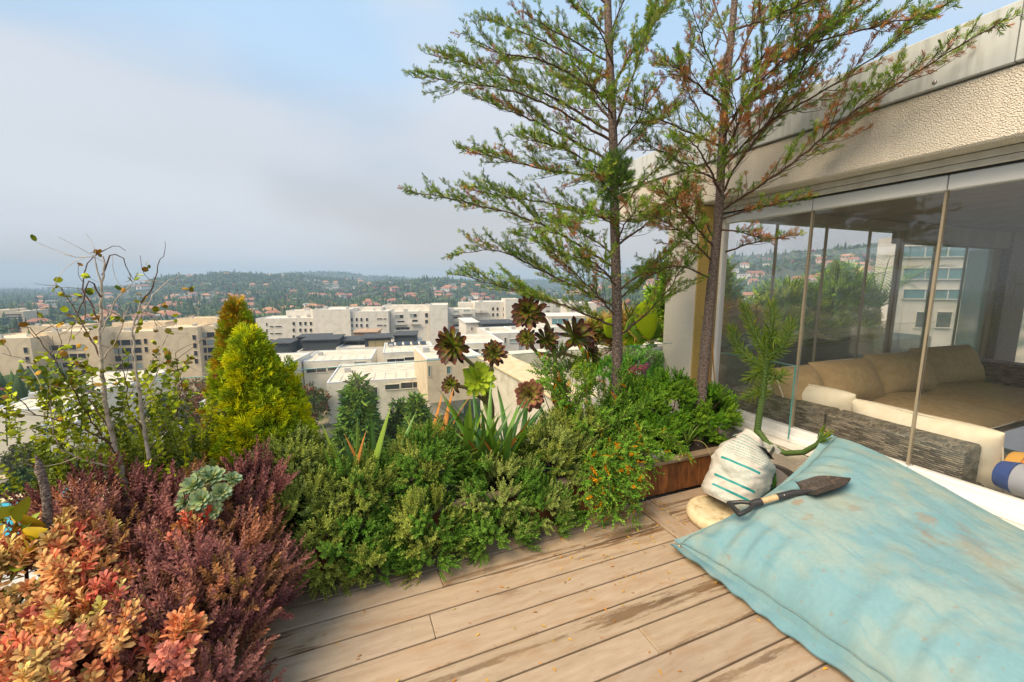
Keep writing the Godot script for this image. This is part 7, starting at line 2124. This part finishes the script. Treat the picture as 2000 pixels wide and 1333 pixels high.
# ---------------------------------------------------------------- hillside: houses and woods
func build_hillside() -> void:
	rng.seed = 505
	var tree_a := MB.new()
	for k in 3: tree_a.lathe([[0.0, 0.0 + 0.22 * k], [0.30 - 0.08 * k, 0.12 + 0.24 * k], [0.10 - 0.02 * k, 0.34 + 0.24 * k], [0.0, 0.50 + 0.25 * k]], 7)
	var tree_b := MB.new()
	for k in 7:
		var d := rdir() * 0.22
		tree_b.lathe([[0.0, -0.2], [0.17, -0.1], [0.22, 0.03], [0.13, 0.16], [0.0, 0.2]], 6, Vector3(d.x, 0.45 + d.y, d.z), Basis(rdir(), rnd(0, 2)))
	var pal := [Color(0.045, 0.085, 0.026), Color(0.065, 0.11, 0.030), Color(0.04, 0.07, 0.024), Color(0.085, 0.12, 0.034), Color(0.055, 0.095, 0.028)]
	var warm := [Color(0.24, 0.10, 0.035), Color(0.20, 0.05, 0.05), Color(0.22, 0.15, 0.04), Color(0.10, 0.12, 0.03)]
	for w in 2:
		var where := []; var tint := []
		for k in 26000:
			var px := rnd(-150, 1950) if rng.randf() < 0.8 else rnd(300, 1050)
			var dd := 300.0 * pow(12.0, pow(rng.randf(), 0.8))
			var b := px_dir(px)
			if rng.randf() < 0.16:
				b = deg_to_rad(rnd(-130.0, -48.0)); dd = 90.0 * pow(20.0, rng.randf())
			var rr := dd
			var bb := b + deg_to_rad(22.3)
			var x := sin(bb) * rr; var z := -cos(bb) * rr
			var n := fast_noise.get_noise_2d(x * 0.0035 + 9, z * 0.0035) + 0.5 * fast_noise.get_noise_2d(x * 0.02, z * 0.02)
			if n < -0.22: continue
			var s := rnd(7.0, 15.0) if w == 0 else rnd(6.0, 12.0)
			if w == 0 and rng.randf() < 0.06: s = rnd(16, 24)
			if dd < 620 and px < 480: s *= 0.7
			where.append(Transform3D(Basis(Vector3.UP, rnd(0, TAU)) * Basis.from_scale(Vector3(s * (0.75 if w == 0 else 1.25), s, s * (0.75 if w == 0 else 1.25))), Vector3(x, land(x, z) - 0.5, z)))
			tint.append(pick(warm if (w == 1 and dd < 1300 and rng.randf() < 0.16) else pal, 0.35))
		tag(stuff(self, "hillside_wood", [tree_a.mesh(), tree_b.mesh()][w], M.soft_leaf, where, tint), ["dark conifers covering the far hills", "broadleaf trees covering the far hills and the valley"][w], "wood")
	# houses: one of each kind, then copies
	var walls := [mat("house_white", lin(0.68, 0.64, 0.58), 0.9), mat("house_cream", lin(0.60, 0.46, 0.32), 0.9), mat("house_pink", lin(0.60, 0.38, 0.32), 0.9)]
	var roofs := [mat("roof_terracotta", lin(0.36, 0.15, 0.09), 0.9), mat("roof_pale", lin(0.58, 0.54, 0.48), 0.9), mat("roof_rust", lin(0.50, 0.24, 0.12), 0.9)]
	var kinds := [[0, 0, true], [0, 1, false], [1, 2, true], [2, 0, true]]
	var protos := []
	for q in 4:
		var t := Node3D.new()
		var wb := MB.new()
		wb.box(Vector3(0, 2.0, 0), Vector3(13, 8.0, 10))
		part(t, "wall", wb.mesh(), walls[kinds[q][0]])
		var rb := MB.new()
		if kinds[q][2]:
			var e := [Vector3(-7.4, 6, -5.8), Vector3(7.4, 6, -5.8), Vector3(7.4, 6, 5.8), Vector3(-7.4, 6, 5.8)]
			var r0 := Vector3(-3.5, 9.2, 0); var r1 := Vector3(3.5, 9.2, 0)
			rb.quad(e[3], e[2], r1, r0); rb.quad(e[1], e[0], r0, r1); rb.tri(e[0], e[3], r0); rb.tri(e[2], e[1], r1)
			rb.quad(e[0], e[1], e[2], e[3])
		else: rb.box(Vector3(0, 6.2, 0), Vector3(13.8, 0.5, 10.8))
		part(t, "roof", rb.mesh(), roofs[kinds[q][1]])
		for k in 3:
			var gb := MB.new()
			gb.box(Vector3.ZERO, Vector3(1.9, 1.7, 0.1))
			part(t, "window", gb.mesh(), M.pane_0, Transform3D(Basis.IDENTITY, Vector3(-4 + 4 * k, 3.6, 5.02)))
		protos.append(t)
	var made := 0
	var tries := 0
	while made < 300 and tries < 9000:
		tries += 1
		var px := rnd(60, 1180) if made < 230 else rnd(1250, 1900)
		var dd := rnd(540, 1050) if rng.randf() < 0.55 else rnd(900, 1750)
		if made >= 230: dd = rnd(450, 1000)
		var bb := px_dir(px) + deg_to_rad(22.3)
		var x := sin(bb) * dd; var z := -cos(bb) * dd
		if fast_noise.get_noise_2d(x * 0.005 + 70, z * 0.005) + 0.5 * fast_noise.get_noise_2d(x * 0.02, z * 0.02 + 40) < 0.02: continue
		var q: int = rng.randi() % 4 if dd < 1100 else [0, 1, 1, 2][rng.randi() % 4]
		var t: Node3D = protos[q].duplicate()
		t.name = numbered("hillside_house")
		var zone := "in the valley" if dd < 900 else "on the far hills"
		var by := "behind the bare tree" if px < 450 else ("above the white apartments" if px < 760 else ("around the maroon rosettes" if px < 1200 else "seen through the glazed room"))
		tag(t, "%s %s, %s" % [["small white house with terracotta roof", "small white flat-roofed house", "small cream house with rust-red roof", "small pink-walled house"][q], zone, by], "house", ["white houses with terracotta roofs on the hills", "white flat-roofed houses on the hills", "cream houses on the hills", "pink houses on the hills"][q])
		add_child(t)
		t.position = Vector3(x, land(x, z) + rnd(0.5, 4.0), z)
		t.rotation.y = -bb + rnd(-0.5, 0.5)
		t.scale = Vector3(rnd(0.75, 1.4), rnd(0.8, 1.1), rnd(0.8, 1.2))
		made += 1
	for t in protos: t.free()

func town_list() -> void:
	town_building("apartment_block", "long cream apartment block with dark ribbon windows beyond the thin bare tree", "building", "", [
		[Vector3(-108.37, -16.43, -181.37), Vector3(-91.70, -16.43, -177.89), 16, 26, "cream", 0, [[14.86, 2.62, 15.96, 4.46, 0], [14.91, 5.58, 16.01, 7.43, 0], [14.95, 8.56, 16.06, 10.43, 0], [15.00, 11.55, 16.11, 13.44, 0]]],
		[Vector3(-95.13, -15.28, -184.86), Vector3(-78.45, -15.28, -181.37), 14, 27, "cream", 0, [[0.62, 4.16, 2.69, 5.85, 1], [2.99, 4.14, 5.08, 5.83, 0], [5.38, 4.12, 7.48, 5.82, 0], [7.78, 4.10, 9.90, 5.81, 0], [10.20, 4.09, 12.34, 5.79, 0], [12.63, 4.07, 14.78, 5.78, 1], [0.57, 7.14, 2.64, 8.85, 0], [2.95, 7.13, 5.04, 8.85, 1], [5.34, 7.12, 7.45, 8.84, 0], [7.75, 7.12, 9.87, 8.84, 0], [10.17, 7.11, 12.31, 8.83, 0], [12.61, 7.10, 14.77, 8.83, 0], [0.53, 9.97, 2.61, 11.70, 0], [2.92, 9.97, 5.02, 11.70, 0], [5.32, 9.97, 7.43, 11.71, 1], [7.74, 9.97, 9.87, 11.71, 0], [10.17, 9.97, 12.32, 11.72, 0], [12.61, 9.97, 14.78, 11.72, 0], [0.51, 12.73, 2.60, 14.47, 0], [2.91, 12.74, 5.01, 14.49, 0], [5.31, 12.75, 7.43, 14.50, 0], [7.73, 12.76, 9.87, 14.51, 1], [10.17, 12.76, 12.33, 14.53, 0], [12.63, 12.77, 14.80, 14.54, 0]]],
		[Vector3(-77.61, -14.42, -178.93), Vector3(-74.90, -14.42, -178.38), 10, 29, "cream", 0, []],
		[Vector3(-77.45, -16.07, -183.99), Vector3(-61.70, -16.07, -182.07), 14, 28, "cream", 0, [[0.10, 2.50, 2.73, 4.38, 1], [3.02, 2.46, 5.69, 4.36, 0], [5.98, 2.43, 8.68, 4.33, 0], [8.97, 2.39, 11.70, 4.31, 0], [-0.06, 5.33, 2.58, 7.24, 0], [2.87, 5.31, 5.55, 7.23, 1], [5.84, 5.29, 8.55, 7.22, 0], [8.83, 5.27, 11.58, 7.21, 0], [-0.19, 8.00, 2.45, 9.93, 0], [2.75, 7.99, 5.43, 9.94, 0], [5.71, 7.99, 8.43, 9.94, 1], [8.72, 7.98, 11.47, 9.95, 0], [-0.34, 10.77, 2.31, 12.73, 0], [2.61, 10.78, 5.29, 12.75, 0], [5.58, 10.79, 8.30, 12.77, 0], [8.59, 10.80, 11.35, 12.79, 1], [12.56, 2.24, 13.57, 4.10, 0], [12.48, 5.15, 13.49, 7.02, 0]]],
		[Vector3(-60.75, -14.83, -178.48), Vector3(-47.80, -14.83, -177.59), 16, 29, "cream", 0, [[11.22, 2.41, 12.29, 4.10, 0], [11.18, 5.34, 12.25, 7.05, 0], [11.15, 8.10, 12.23, 9.83, 0], [11.12, 10.97, 12.20, 12.71, 0]]],
		[Vector3(-48.95, -14.92, -181.28), Vector3(-38.88, -14.92, -180.47), 14, 29, "cream", 0, [[0.20, 1.85, 2.58, 3.72, 1], [2.83, 1.85, 5.25, 3.74, 0], [5.49, 1.85, 7.94, 3.75, 0], [0.10, 4.65, 2.49, 6.55, 0], [2.74, 4.67, 5.16, 6.58, 1], [5.40, 4.69, 7.86, 6.61, 0], [0.00, 7.46, 2.40, 9.38, 0], [2.65, 7.50, 5.07, 9.43, 0], [5.32, 7.53, 7.78, 9.48, 1], [-0.10, 10.29, 2.30, 12.24, 0], [2.55, 10.34, 4.98, 12.30, 0], [5.23, 10.39, 7.69, 12.36, 0], [-0.20, 13.13, 2.21, 15.10, 0], [2.46, 13.20, 4.90, 15.18, 0], [5.14, 13.26, 7.61, 15.26, 0]]],
		[Vector3(-107.18, -14.76, -204.05), Vector3(-87.75, -14.76, -199.48), 8, 8, "cream", 0, []],
		[Vector3(-78.87, -13.88, -196.97), Vector3(-61.84, -13.88, -193.34), 8, 8, "cream", 0, []],
		[Vector3(-58.07, -12.63, -192.99), Vector3(-40.48, -12.63, -189.16), 8, 8, "cream", 0, [[9.87, 2.87, 13.19, 3.43, 0]]],
	])
	town_building("apartment_block", "white apartment block with rows of small square windows behind the golden conifer", "building", "", [
		[Vector3(-31.62, -13.22, -188.60), Vector3(-10.72, -13.22, -183.41), 14, 24, "white", 0, [[3.66, 1.38, 4.13, 2.61, 0], [3.56, 3.82, 4.02, 5.25, 0], [3.54, 6.47, 3.90, 7.91, 0], [5.07, 2.62, 6.36, 3.05, 0], [4.86, 5.37, 6.15, 5.80, 0], [4.66, 7.93, 5.96, 8.37, 0], [6.96, 2.65, 9.39, 3.10, 0], [6.75, 5.41, 9.19, 5.86, 0], [6.56, 7.97, 9.00, 8.43, 0], [13.54, 1.11, 14.41, 2.46, 0], [13.35, 3.77, 14.22, 5.13, 0], [13.16, 6.45, 14.03, 7.81, 0], [12.99, 8.93, 13.86, 10.29, 0], [16.03, 1.15, 16.90, 2.50, 0], [15.85, 3.82, 16.72, 5.17, 0], [15.66, 6.49, 16.54, 7.86, 0], [15.49, 8.98, 16.37, 10.35, 0], [17.95, 1.18, 18.83, 2.52, 0], [17.77, 3.85, 18.65, 5.20, 0], [17.59, 6.53, 18.47, 7.90, 0], [17.43, 9.02, 18.31, 10.39, 0], [19.98, 1.20, 20.86, 2.56, 0], [19.80, 3.88, 20.69, 5.24, 0], [19.63, 6.57, 20.51, 7.94, 0], [19.46, 9.06, 20.35, 10.44, 0]]],
		[Vector3(-21.59, -10.78, -194.71), Vector3(-11.01, -10.78, -191.54), 8, 10, "white", 0, []],
		[Vector3(-10.67, -9.62, -179.55), Vector3(2.85, -9.62, -175.06), 18, 26, "white", 0, []],
		[Vector3(2.63, -10.55, -176.10), Vector3(17.09, -10.55, -172.38), 14, 24, "white", 0, [[0.47, 2.21, 1.22, 3.45, 0], [0.34, 4.56, 1.10, 5.79, 0], [0.21, 7.01, 0.97, 8.25, 0], [2.32, 2.24, 3.08, 3.47, 0], [2.20, 4.58, 2.96, 5.82, 0], [2.07, 7.04, 2.83, 8.29, 0], [4.08, 2.26, 4.84, 3.49, 0], [3.96, 4.61, 4.72, 5.85, 0], [3.83, 7.07, 4.60, 8.32, 0], [6.23, 2.28, 7.00, 3.52, 0], [6.12, 4.64, 6.88, 5.88, 0], [6.00, 7.10, 6.77, 8.35, 0], [10.46, 2.44, 12.62, 2.87, 0], [10.35, 5.00, 12.51, 5.45, 0], [13.04, 2.47, 14.01, 2.89, 0], [12.93, 5.04, 13.90, 5.47, 0]]],
		[Vector3(1.69, -9.65, -187.54), Vector3(15.51, -9.65, -183.00), 7, 9, "white", 0, [[12.37, 1.16, 14.46, 1.82, 0]]],
	])
	town_building("apartment_block", "white apartment block with stepped balconies in the middle of the town", "building", "", [
		[Vector3(18.25, -11.04, -176.14), Vector3(29.31, -11.04, -173.87), 14, 25, "white", 0, [[1.85, 1.00, 3.43, 2.29, 1], [3.58, 1.03, 5.17, 2.32, 0], [7.80, 0.67, 9.09, 1.96, 1], [9.24, 0.69, 10.54, 1.98, 0], [2.72, 3.45, 5.55, 4.56, 0], [8.69, 3.12, 10.93, 4.44, 0], [2.00, 6.19, 7.51, 7.59, 0]]],
		[Vector3(16.18, -9.13, -188.21), Vector3(35.94, -9.13, -182.37), 8, 12, "white", 0, []],
		[Vector3(29.09, -11.03, -173.89), Vector3(33.55, -11.03, -172.78), 12, 24, "white", 0, [[2.91, 0.43, 4.11, 2.15, 0], [2.83, 3.21, 4.04, 4.72, 0]]],
		[Vector3(33.17, -8.30, -170.48), Vector3(40.41, -8.30, -168.63), 16, 27, "white", 0, []],
	])
	town_building("apartment_block", "white apartment block with balconies next to the upper dark rosette", "building", "", [
		[Vector3(41.27, -10.40, -173.35), Vector3(51.94, -10.40, -171.24), 12, 25, "white", 0, [[2.64, 0.29, 4.89, 1.63, 1], [2.58, 3.02, 4.84, 4.37, 0], [2.52, 6.20, 4.78, 7.57, 0], [6.99, -0.09, 9.70, 1.27, 1], [6.89, 5.62, 9.62, 7.01, 0], [2.74, 3.13, 9.72, 4.13, 2]]],
		[Vector3(51.71, -10.59, -171.27), Vector3(53.05, -10.59, -171.15), 12, 25, "white", 0, []],
		[Vector3(55.26, -7.91, -178.92), Vector3(69.79, -7.91, -176.32), 14, 25, "white", 0, [[7.89, 2.09, 8.82, 3.49, 0], [7.87, 4.76, 8.81, 6.17, 0], [9.89, 2.12, 10.83, 3.52, 0], [9.88, 4.79, 10.82, 6.21, 0], [12.97, 2.16, 13.92, 3.57, 0], [12.96, 4.84, 13.91, 6.26, 0], [0.65, 3.49, 2.50, 3.98, 0], [2.97, 3.41, 5.07, 3.90, 0]]],
		[Vector3(49.49, -8.41, -185.59), Vector3(56.32, -8.41, -183.94), 8, 12, "white", 0, []],
		[Vector3(67.35, -6.57, -172.00), Vector3(73.44, -6.57, -170.64), 12, 27, "white", 0, []],
	])
	town_building("apartment_block", "far cream building right of the upper dark rosette", "building", "", [
		[Vector3(106.40, -10.87, -216.47), Vector3(114.69, -10.87, -216.39), 16, 30, "white", 0, [[3.65, 1.70, 6.32, 2.36, 0], [3.68, 4.39, 6.36, 5.05, 0]]],
		[Vector3(119.83, -10.15, -227.46), Vector3(131.28, -10.15, -226.07), 14, 30, "white", 0, [[2.73, 2.64, 9.55, 3.70, 0]]],
		[Vector3(116.92, -10.70, -201.27), Vector3(132.57, -10.70, -198.15), 16, 30, "white", 0, [[2.42, 1.79, 11.47, 2.76, 0]]],
	])
	town_building("terrace_house", "white terrace house with dark glazed pavilion left of the house row", "house", "dark-roofed terrace houses", [
		[Vector3(-19.91, -15.62, -131.05), Vector3(-13.97, -15.62, -129.73), 10, 3.2, "slate", 2, [[0.49, 0.51, 5.56, 3.55, 3]]],
		[Vector3(-22.32, -18.65, -129.39), Vector3(-12.74, -18.65, -126.57), 14, 16, "white", 0, [[0.59, 0.91, 2.47, 2.23, 0]]],
	])
	town_building("terrace_house", "white terrace house with dark glass rooftop pavilion in the middle of the row", "house", "dark-roofed terrace houses", [
		[Vector3(-10.01, -13.72, -119.66), Vector3(-1.39, -13.72, -118.30), 10, 3.4, "slate", 2, [[1.18, 0.71, 8.28, 3.57, 3]]],
		[Vector3(-11.21, -16.51, -117.52), Vector3(-0.54, -16.51, -115.34), 14, 16, "white", 0, [[0.69, 0.58, 2.12, 1.16, 0]]],
		[Vector3(-12.52, -14.78, -135.78), Vector3(-4.34, -14.78, -134.66), 7, 5, "slate", 2, []],
	])
	town_building("terrace_house", "white terrace house with bamboo-screened rooftop and pergola", "house", "dark-roofed terrace houses", [
		[Vector3(5.15, -13.52, -115.64), Vector3(11.80, -13.52, -115.12), 9, 3.4, "slate", 2, [[0.88, 0.52, 6.42, 2.58, 4]]],
		[Vector3(-1.47, -14.70, -122.53), Vector3(5.37, -14.70, -120.86), 9, 0.35, "slate", 2, []],
		[Vector3(-2.00, -15.91, -116.00), Vector3(12.07, -15.91, -112.47), 14, 16, "white", 0, [[5.08, -1.61, 5.81, -0.78, 0]]],
	])
	town_building("terrace_house", "white terrace house with a grey rooftop cabin at the right of the row", "house", "dark-roofed terrace houses", [
		[Vector3(13.17, -13.49, -118.91), Vector3(18.91, -13.49, -117.67), 10, 3.6, "slate", 2, [[0.26, 0.52, 5.23, 2.39, 3]]],
		[Vector3(12.15, -15.68, -116.79), Vector3(19.24, -15.68, -115.02), 14, 16, "white", 0, []],
		[Vector3(2.97, -14.59, -140.39), Vector3(9.85, -14.59, -138.69), 9, 3, "tan", 2, []],
	])
	town_building("terrace_house", "white terrace house with black flat roof behind the left rosettes", "house", "dark-roofed terrace houses", [
		[Vector3(35.21, -11.12, -123.34), Vector3(39.19, -11.12, -122.83), 16, 14, "white", 2, [[1.58, 1.42, 2.05, 2.24, 0]]],
		[Vector3(38.62, -11.13, -117.56), Vector3(49.74, -11.13, -116.32), 12, 3.6, "slate", 2, [[2.51, 0.69, 6.96, 2.70, 1]]],
		[Vector3(36.91, -12.90, -115.81), Vector3(48.73, -12.90, -113.18), 14, 14, "white", 0, []],
	])
	town_building("terrace_house", "white terrace house half hidden by the maroon rosettes", "house", "dark-roofed terrace houses", [
		[Vector3(32.84, -11.05, -93.73), Vector3(40.05, -11.05, -93.01), 14, 12, "white", 1, [[3.46, 0.94, 3.84, 2.34, 0], [4.76, 1.37, 6.99, 2.22, 1]]],
		[Vector3(39.96, -11.11, -94.09), Vector3(47.96, -11.11, -93.03), 14, 12, "white", 1, [[1.33, 1.20, 4.01, 2.21, 0]]],
	])
	town_building("terrace_house", "pale house with blue-glazed roof terrace right of the maroon rosettes", "house", "dark-roofed terrace houses", [
		[Vector3(68.80, -10.99, -133.58), Vector3(86.82, -10.99, -129.55), 14, 14, "white", 2, [[1.54, 0.83, 7.75, 2.98, 5], [8.67, 0.75, 17.57, 2.96, 5]]],
		[Vector3(62.41, -13.96, -124.83), Vector3(81.75, -13.96, -120.23), 12, 14, "white", 1, [[2.68, 1.62, 8.99, 2.80, 0]]],
	])
	town_building("flat_roofed_house", "nearest white flat-roofed house with a long slit window and seamed roof", "house", "flat-roofed white houses below the terrace", [
		[Vector3(-2.89, -14.56, -70.70), Vector3(12.86, -14.56, -68.70), 15, 7.2, "warmwhite", 1, [[1.63, 1.08, 4.46, 3.24, 1], [6.70, 1.00, 7.61, 3.92, 0], [8.88, 0.71, 11.13, 1.56, 0], [11.41, 0.53, 15.22, 1.53, 0]]],
		[Vector3(12.49, -16.61, -66.29), Vector3(18.25, -16.61, -66.13), 12, 4, "warmwhite", 1, []],
	])
	town_building("flat_roofed_house", "white flat-roofed house with shaded window in the second row", "house", "flat-roofed white houses below the terrace", [
		[Vector3(-8.23, -15.39, -96.75), Vector3(5.40, -15.39, -94.59), 14, 6.6, "warmwhite", 1, [[0.54, 1.45, 4.44, 2.31, 0], [4.80, 1.32, 6.93, 2.10, 0], [7.73, 0.78, 8.51, 1.73, 0], [10.26, 0.33, 12.63, 1.58, 1]]],
	])
	town_building("flat_roofed_house", "white flat-roofed house with solar panels on its roof in the second row", "house", "flat-roofed white houses below the terrace", [
		[Vector3(8.07, -14.61, -96.75), Vector3(19.71, -14.61, -95.39), 16, 6.2, "warmwhite", 3, [[0.85, 1.31, 4.55, 2.16, 0], [4.70, 1.09, 6.86, 1.80, 0], [7.71, 0.58, 8.59, 2.19, 0], [9.93, 0.32, 11.66, 1.86, 1]]],
	])
	town_building("flat_roofed_house", "cream flat-roofed house right of the nearest house with pale blue ledge", "house", "flat-roofed white houses below the terrace", [
		[Vector3(10.93, -9.70, -59.25), Vector3(19.23, -9.70, -59.18), 12, 6.5, "cream", 1, [[0.20, 0.83, 0.46, 2.37, 5], [2.91, 1.12, 3.50, 2.25, 5], [5.47, 1.63, 7.46, 2.26, 0]]],
	])
	town_building("flat_roofed_house", "white flat-roofed house with greenery behind the lime rosette", "house", "flat-roofed white houses below the terrace", [
		[Vector3(21.57, -10.77, -78.73), Vector3(30.10, -10.77, -77.50), 14, 6.5, "warmwhite", 1, [[1.31, 1.03, 3.36, 1.63, 0], [3.88, 1.86, 7.55, 2.65, 5]]],
	])
	town_building("flat_roofed_house", "white flat-roofed house with dark slit windows behind the bare tree at the left", "house", "flat-roofed white houses below the terrace", [
		[Vector3(-41.10, -14.25, -68.97), Vector3(-33.67, -14.25, -68.15), 12, 6.2, "warmwhite", 3, [[2.12, 0.25, 5.01, 0.35, 0], [5.45, -0.15, 7.18, -0.00, 0]]],
		[Vector3(-31.69, -14.51, -60.73), Vector3(-28.79, -14.51, -61.17), 8, 5, "warmwhite", 1, [[0.19, 0.01, 0.57, 0.91, 0], [0.72, -0.02, 1.10, 0.90, 0]]],
	])
	town_building("flat_roofed_house", "white house with broad pale roof beyond the bare tree", "house", "flat-roofed white houses below the terrace", [
		[Vector3(-49.52, -16.77, -91.66), Vector3(-36.05, -16.77, -89.51), 16, 6, "warmwhite", 1, []],
	])
	town_building("flat_roofed_house", "low white house with carport left of the golden conifer", "house", "flat-roofed white houses below the terrace", [
		[Vector3(-19.76, -15.99, -70.89), Vector3(-16.59, -15.99, -70.68), 8, 4, "warmwhite", 1, [[0.12, 0.78, 2.86, 2.23, 0]]],
		[Vector3(-24.00, -14.52, -92.47), Vector3(-10.40, -14.52, -89.16), 14, 7, "white", 1, [[0.27, 2.06, 0.97, 4.08, 5], [8.45, 0.55, 13.83, 2.04, 0]]],
	])
	town_building("hillside_apartments", "white terraced apartment building seen through the end glass of the room", "building", "", [
		[Vector3(45.12, 5.13, -21.35), Vector3(52.45, 5.13, -16.16), 3, 14, "white", 0, [[0.36, 0.53, 8.51, 1.43, 5], [0.57, 2.42, 8.77, 3.31, 5], [0.78, 4.24, 9.01, 5.01, 5], [1.95, 6.20, 3.05, 7.53, 0], [3.45, 6.17, 4.53, 7.49, 0]]],
		[Vector3(44.06, 3.11, -20.82), Vector3(44.30, 3.11, -20.72), 2, 14, "white", 0, []],
	])
	town_building("far_office", "far pale office building with banded storeys at the left edge", "building", "", [
		[Vector3(-334.74, -27.83, -591.28), Vector3(-320.22, -27.83, -590.89), 40, 30, "cream", 0, []],
		[Vector3(-320.37, -29.48, -590.55), Vector3(-306.37, -29.48, -590.45), 40, 30, "cream", 0, [[0.56, 2.19, 12.70, 3.61, 0], [0.23, 4.81, 12.76, 6.27, 0], [-0.10, 7.44, 12.82, 8.94, 0], [-0.43, 10.06, 12.50, 11.60, 0]]],
	])
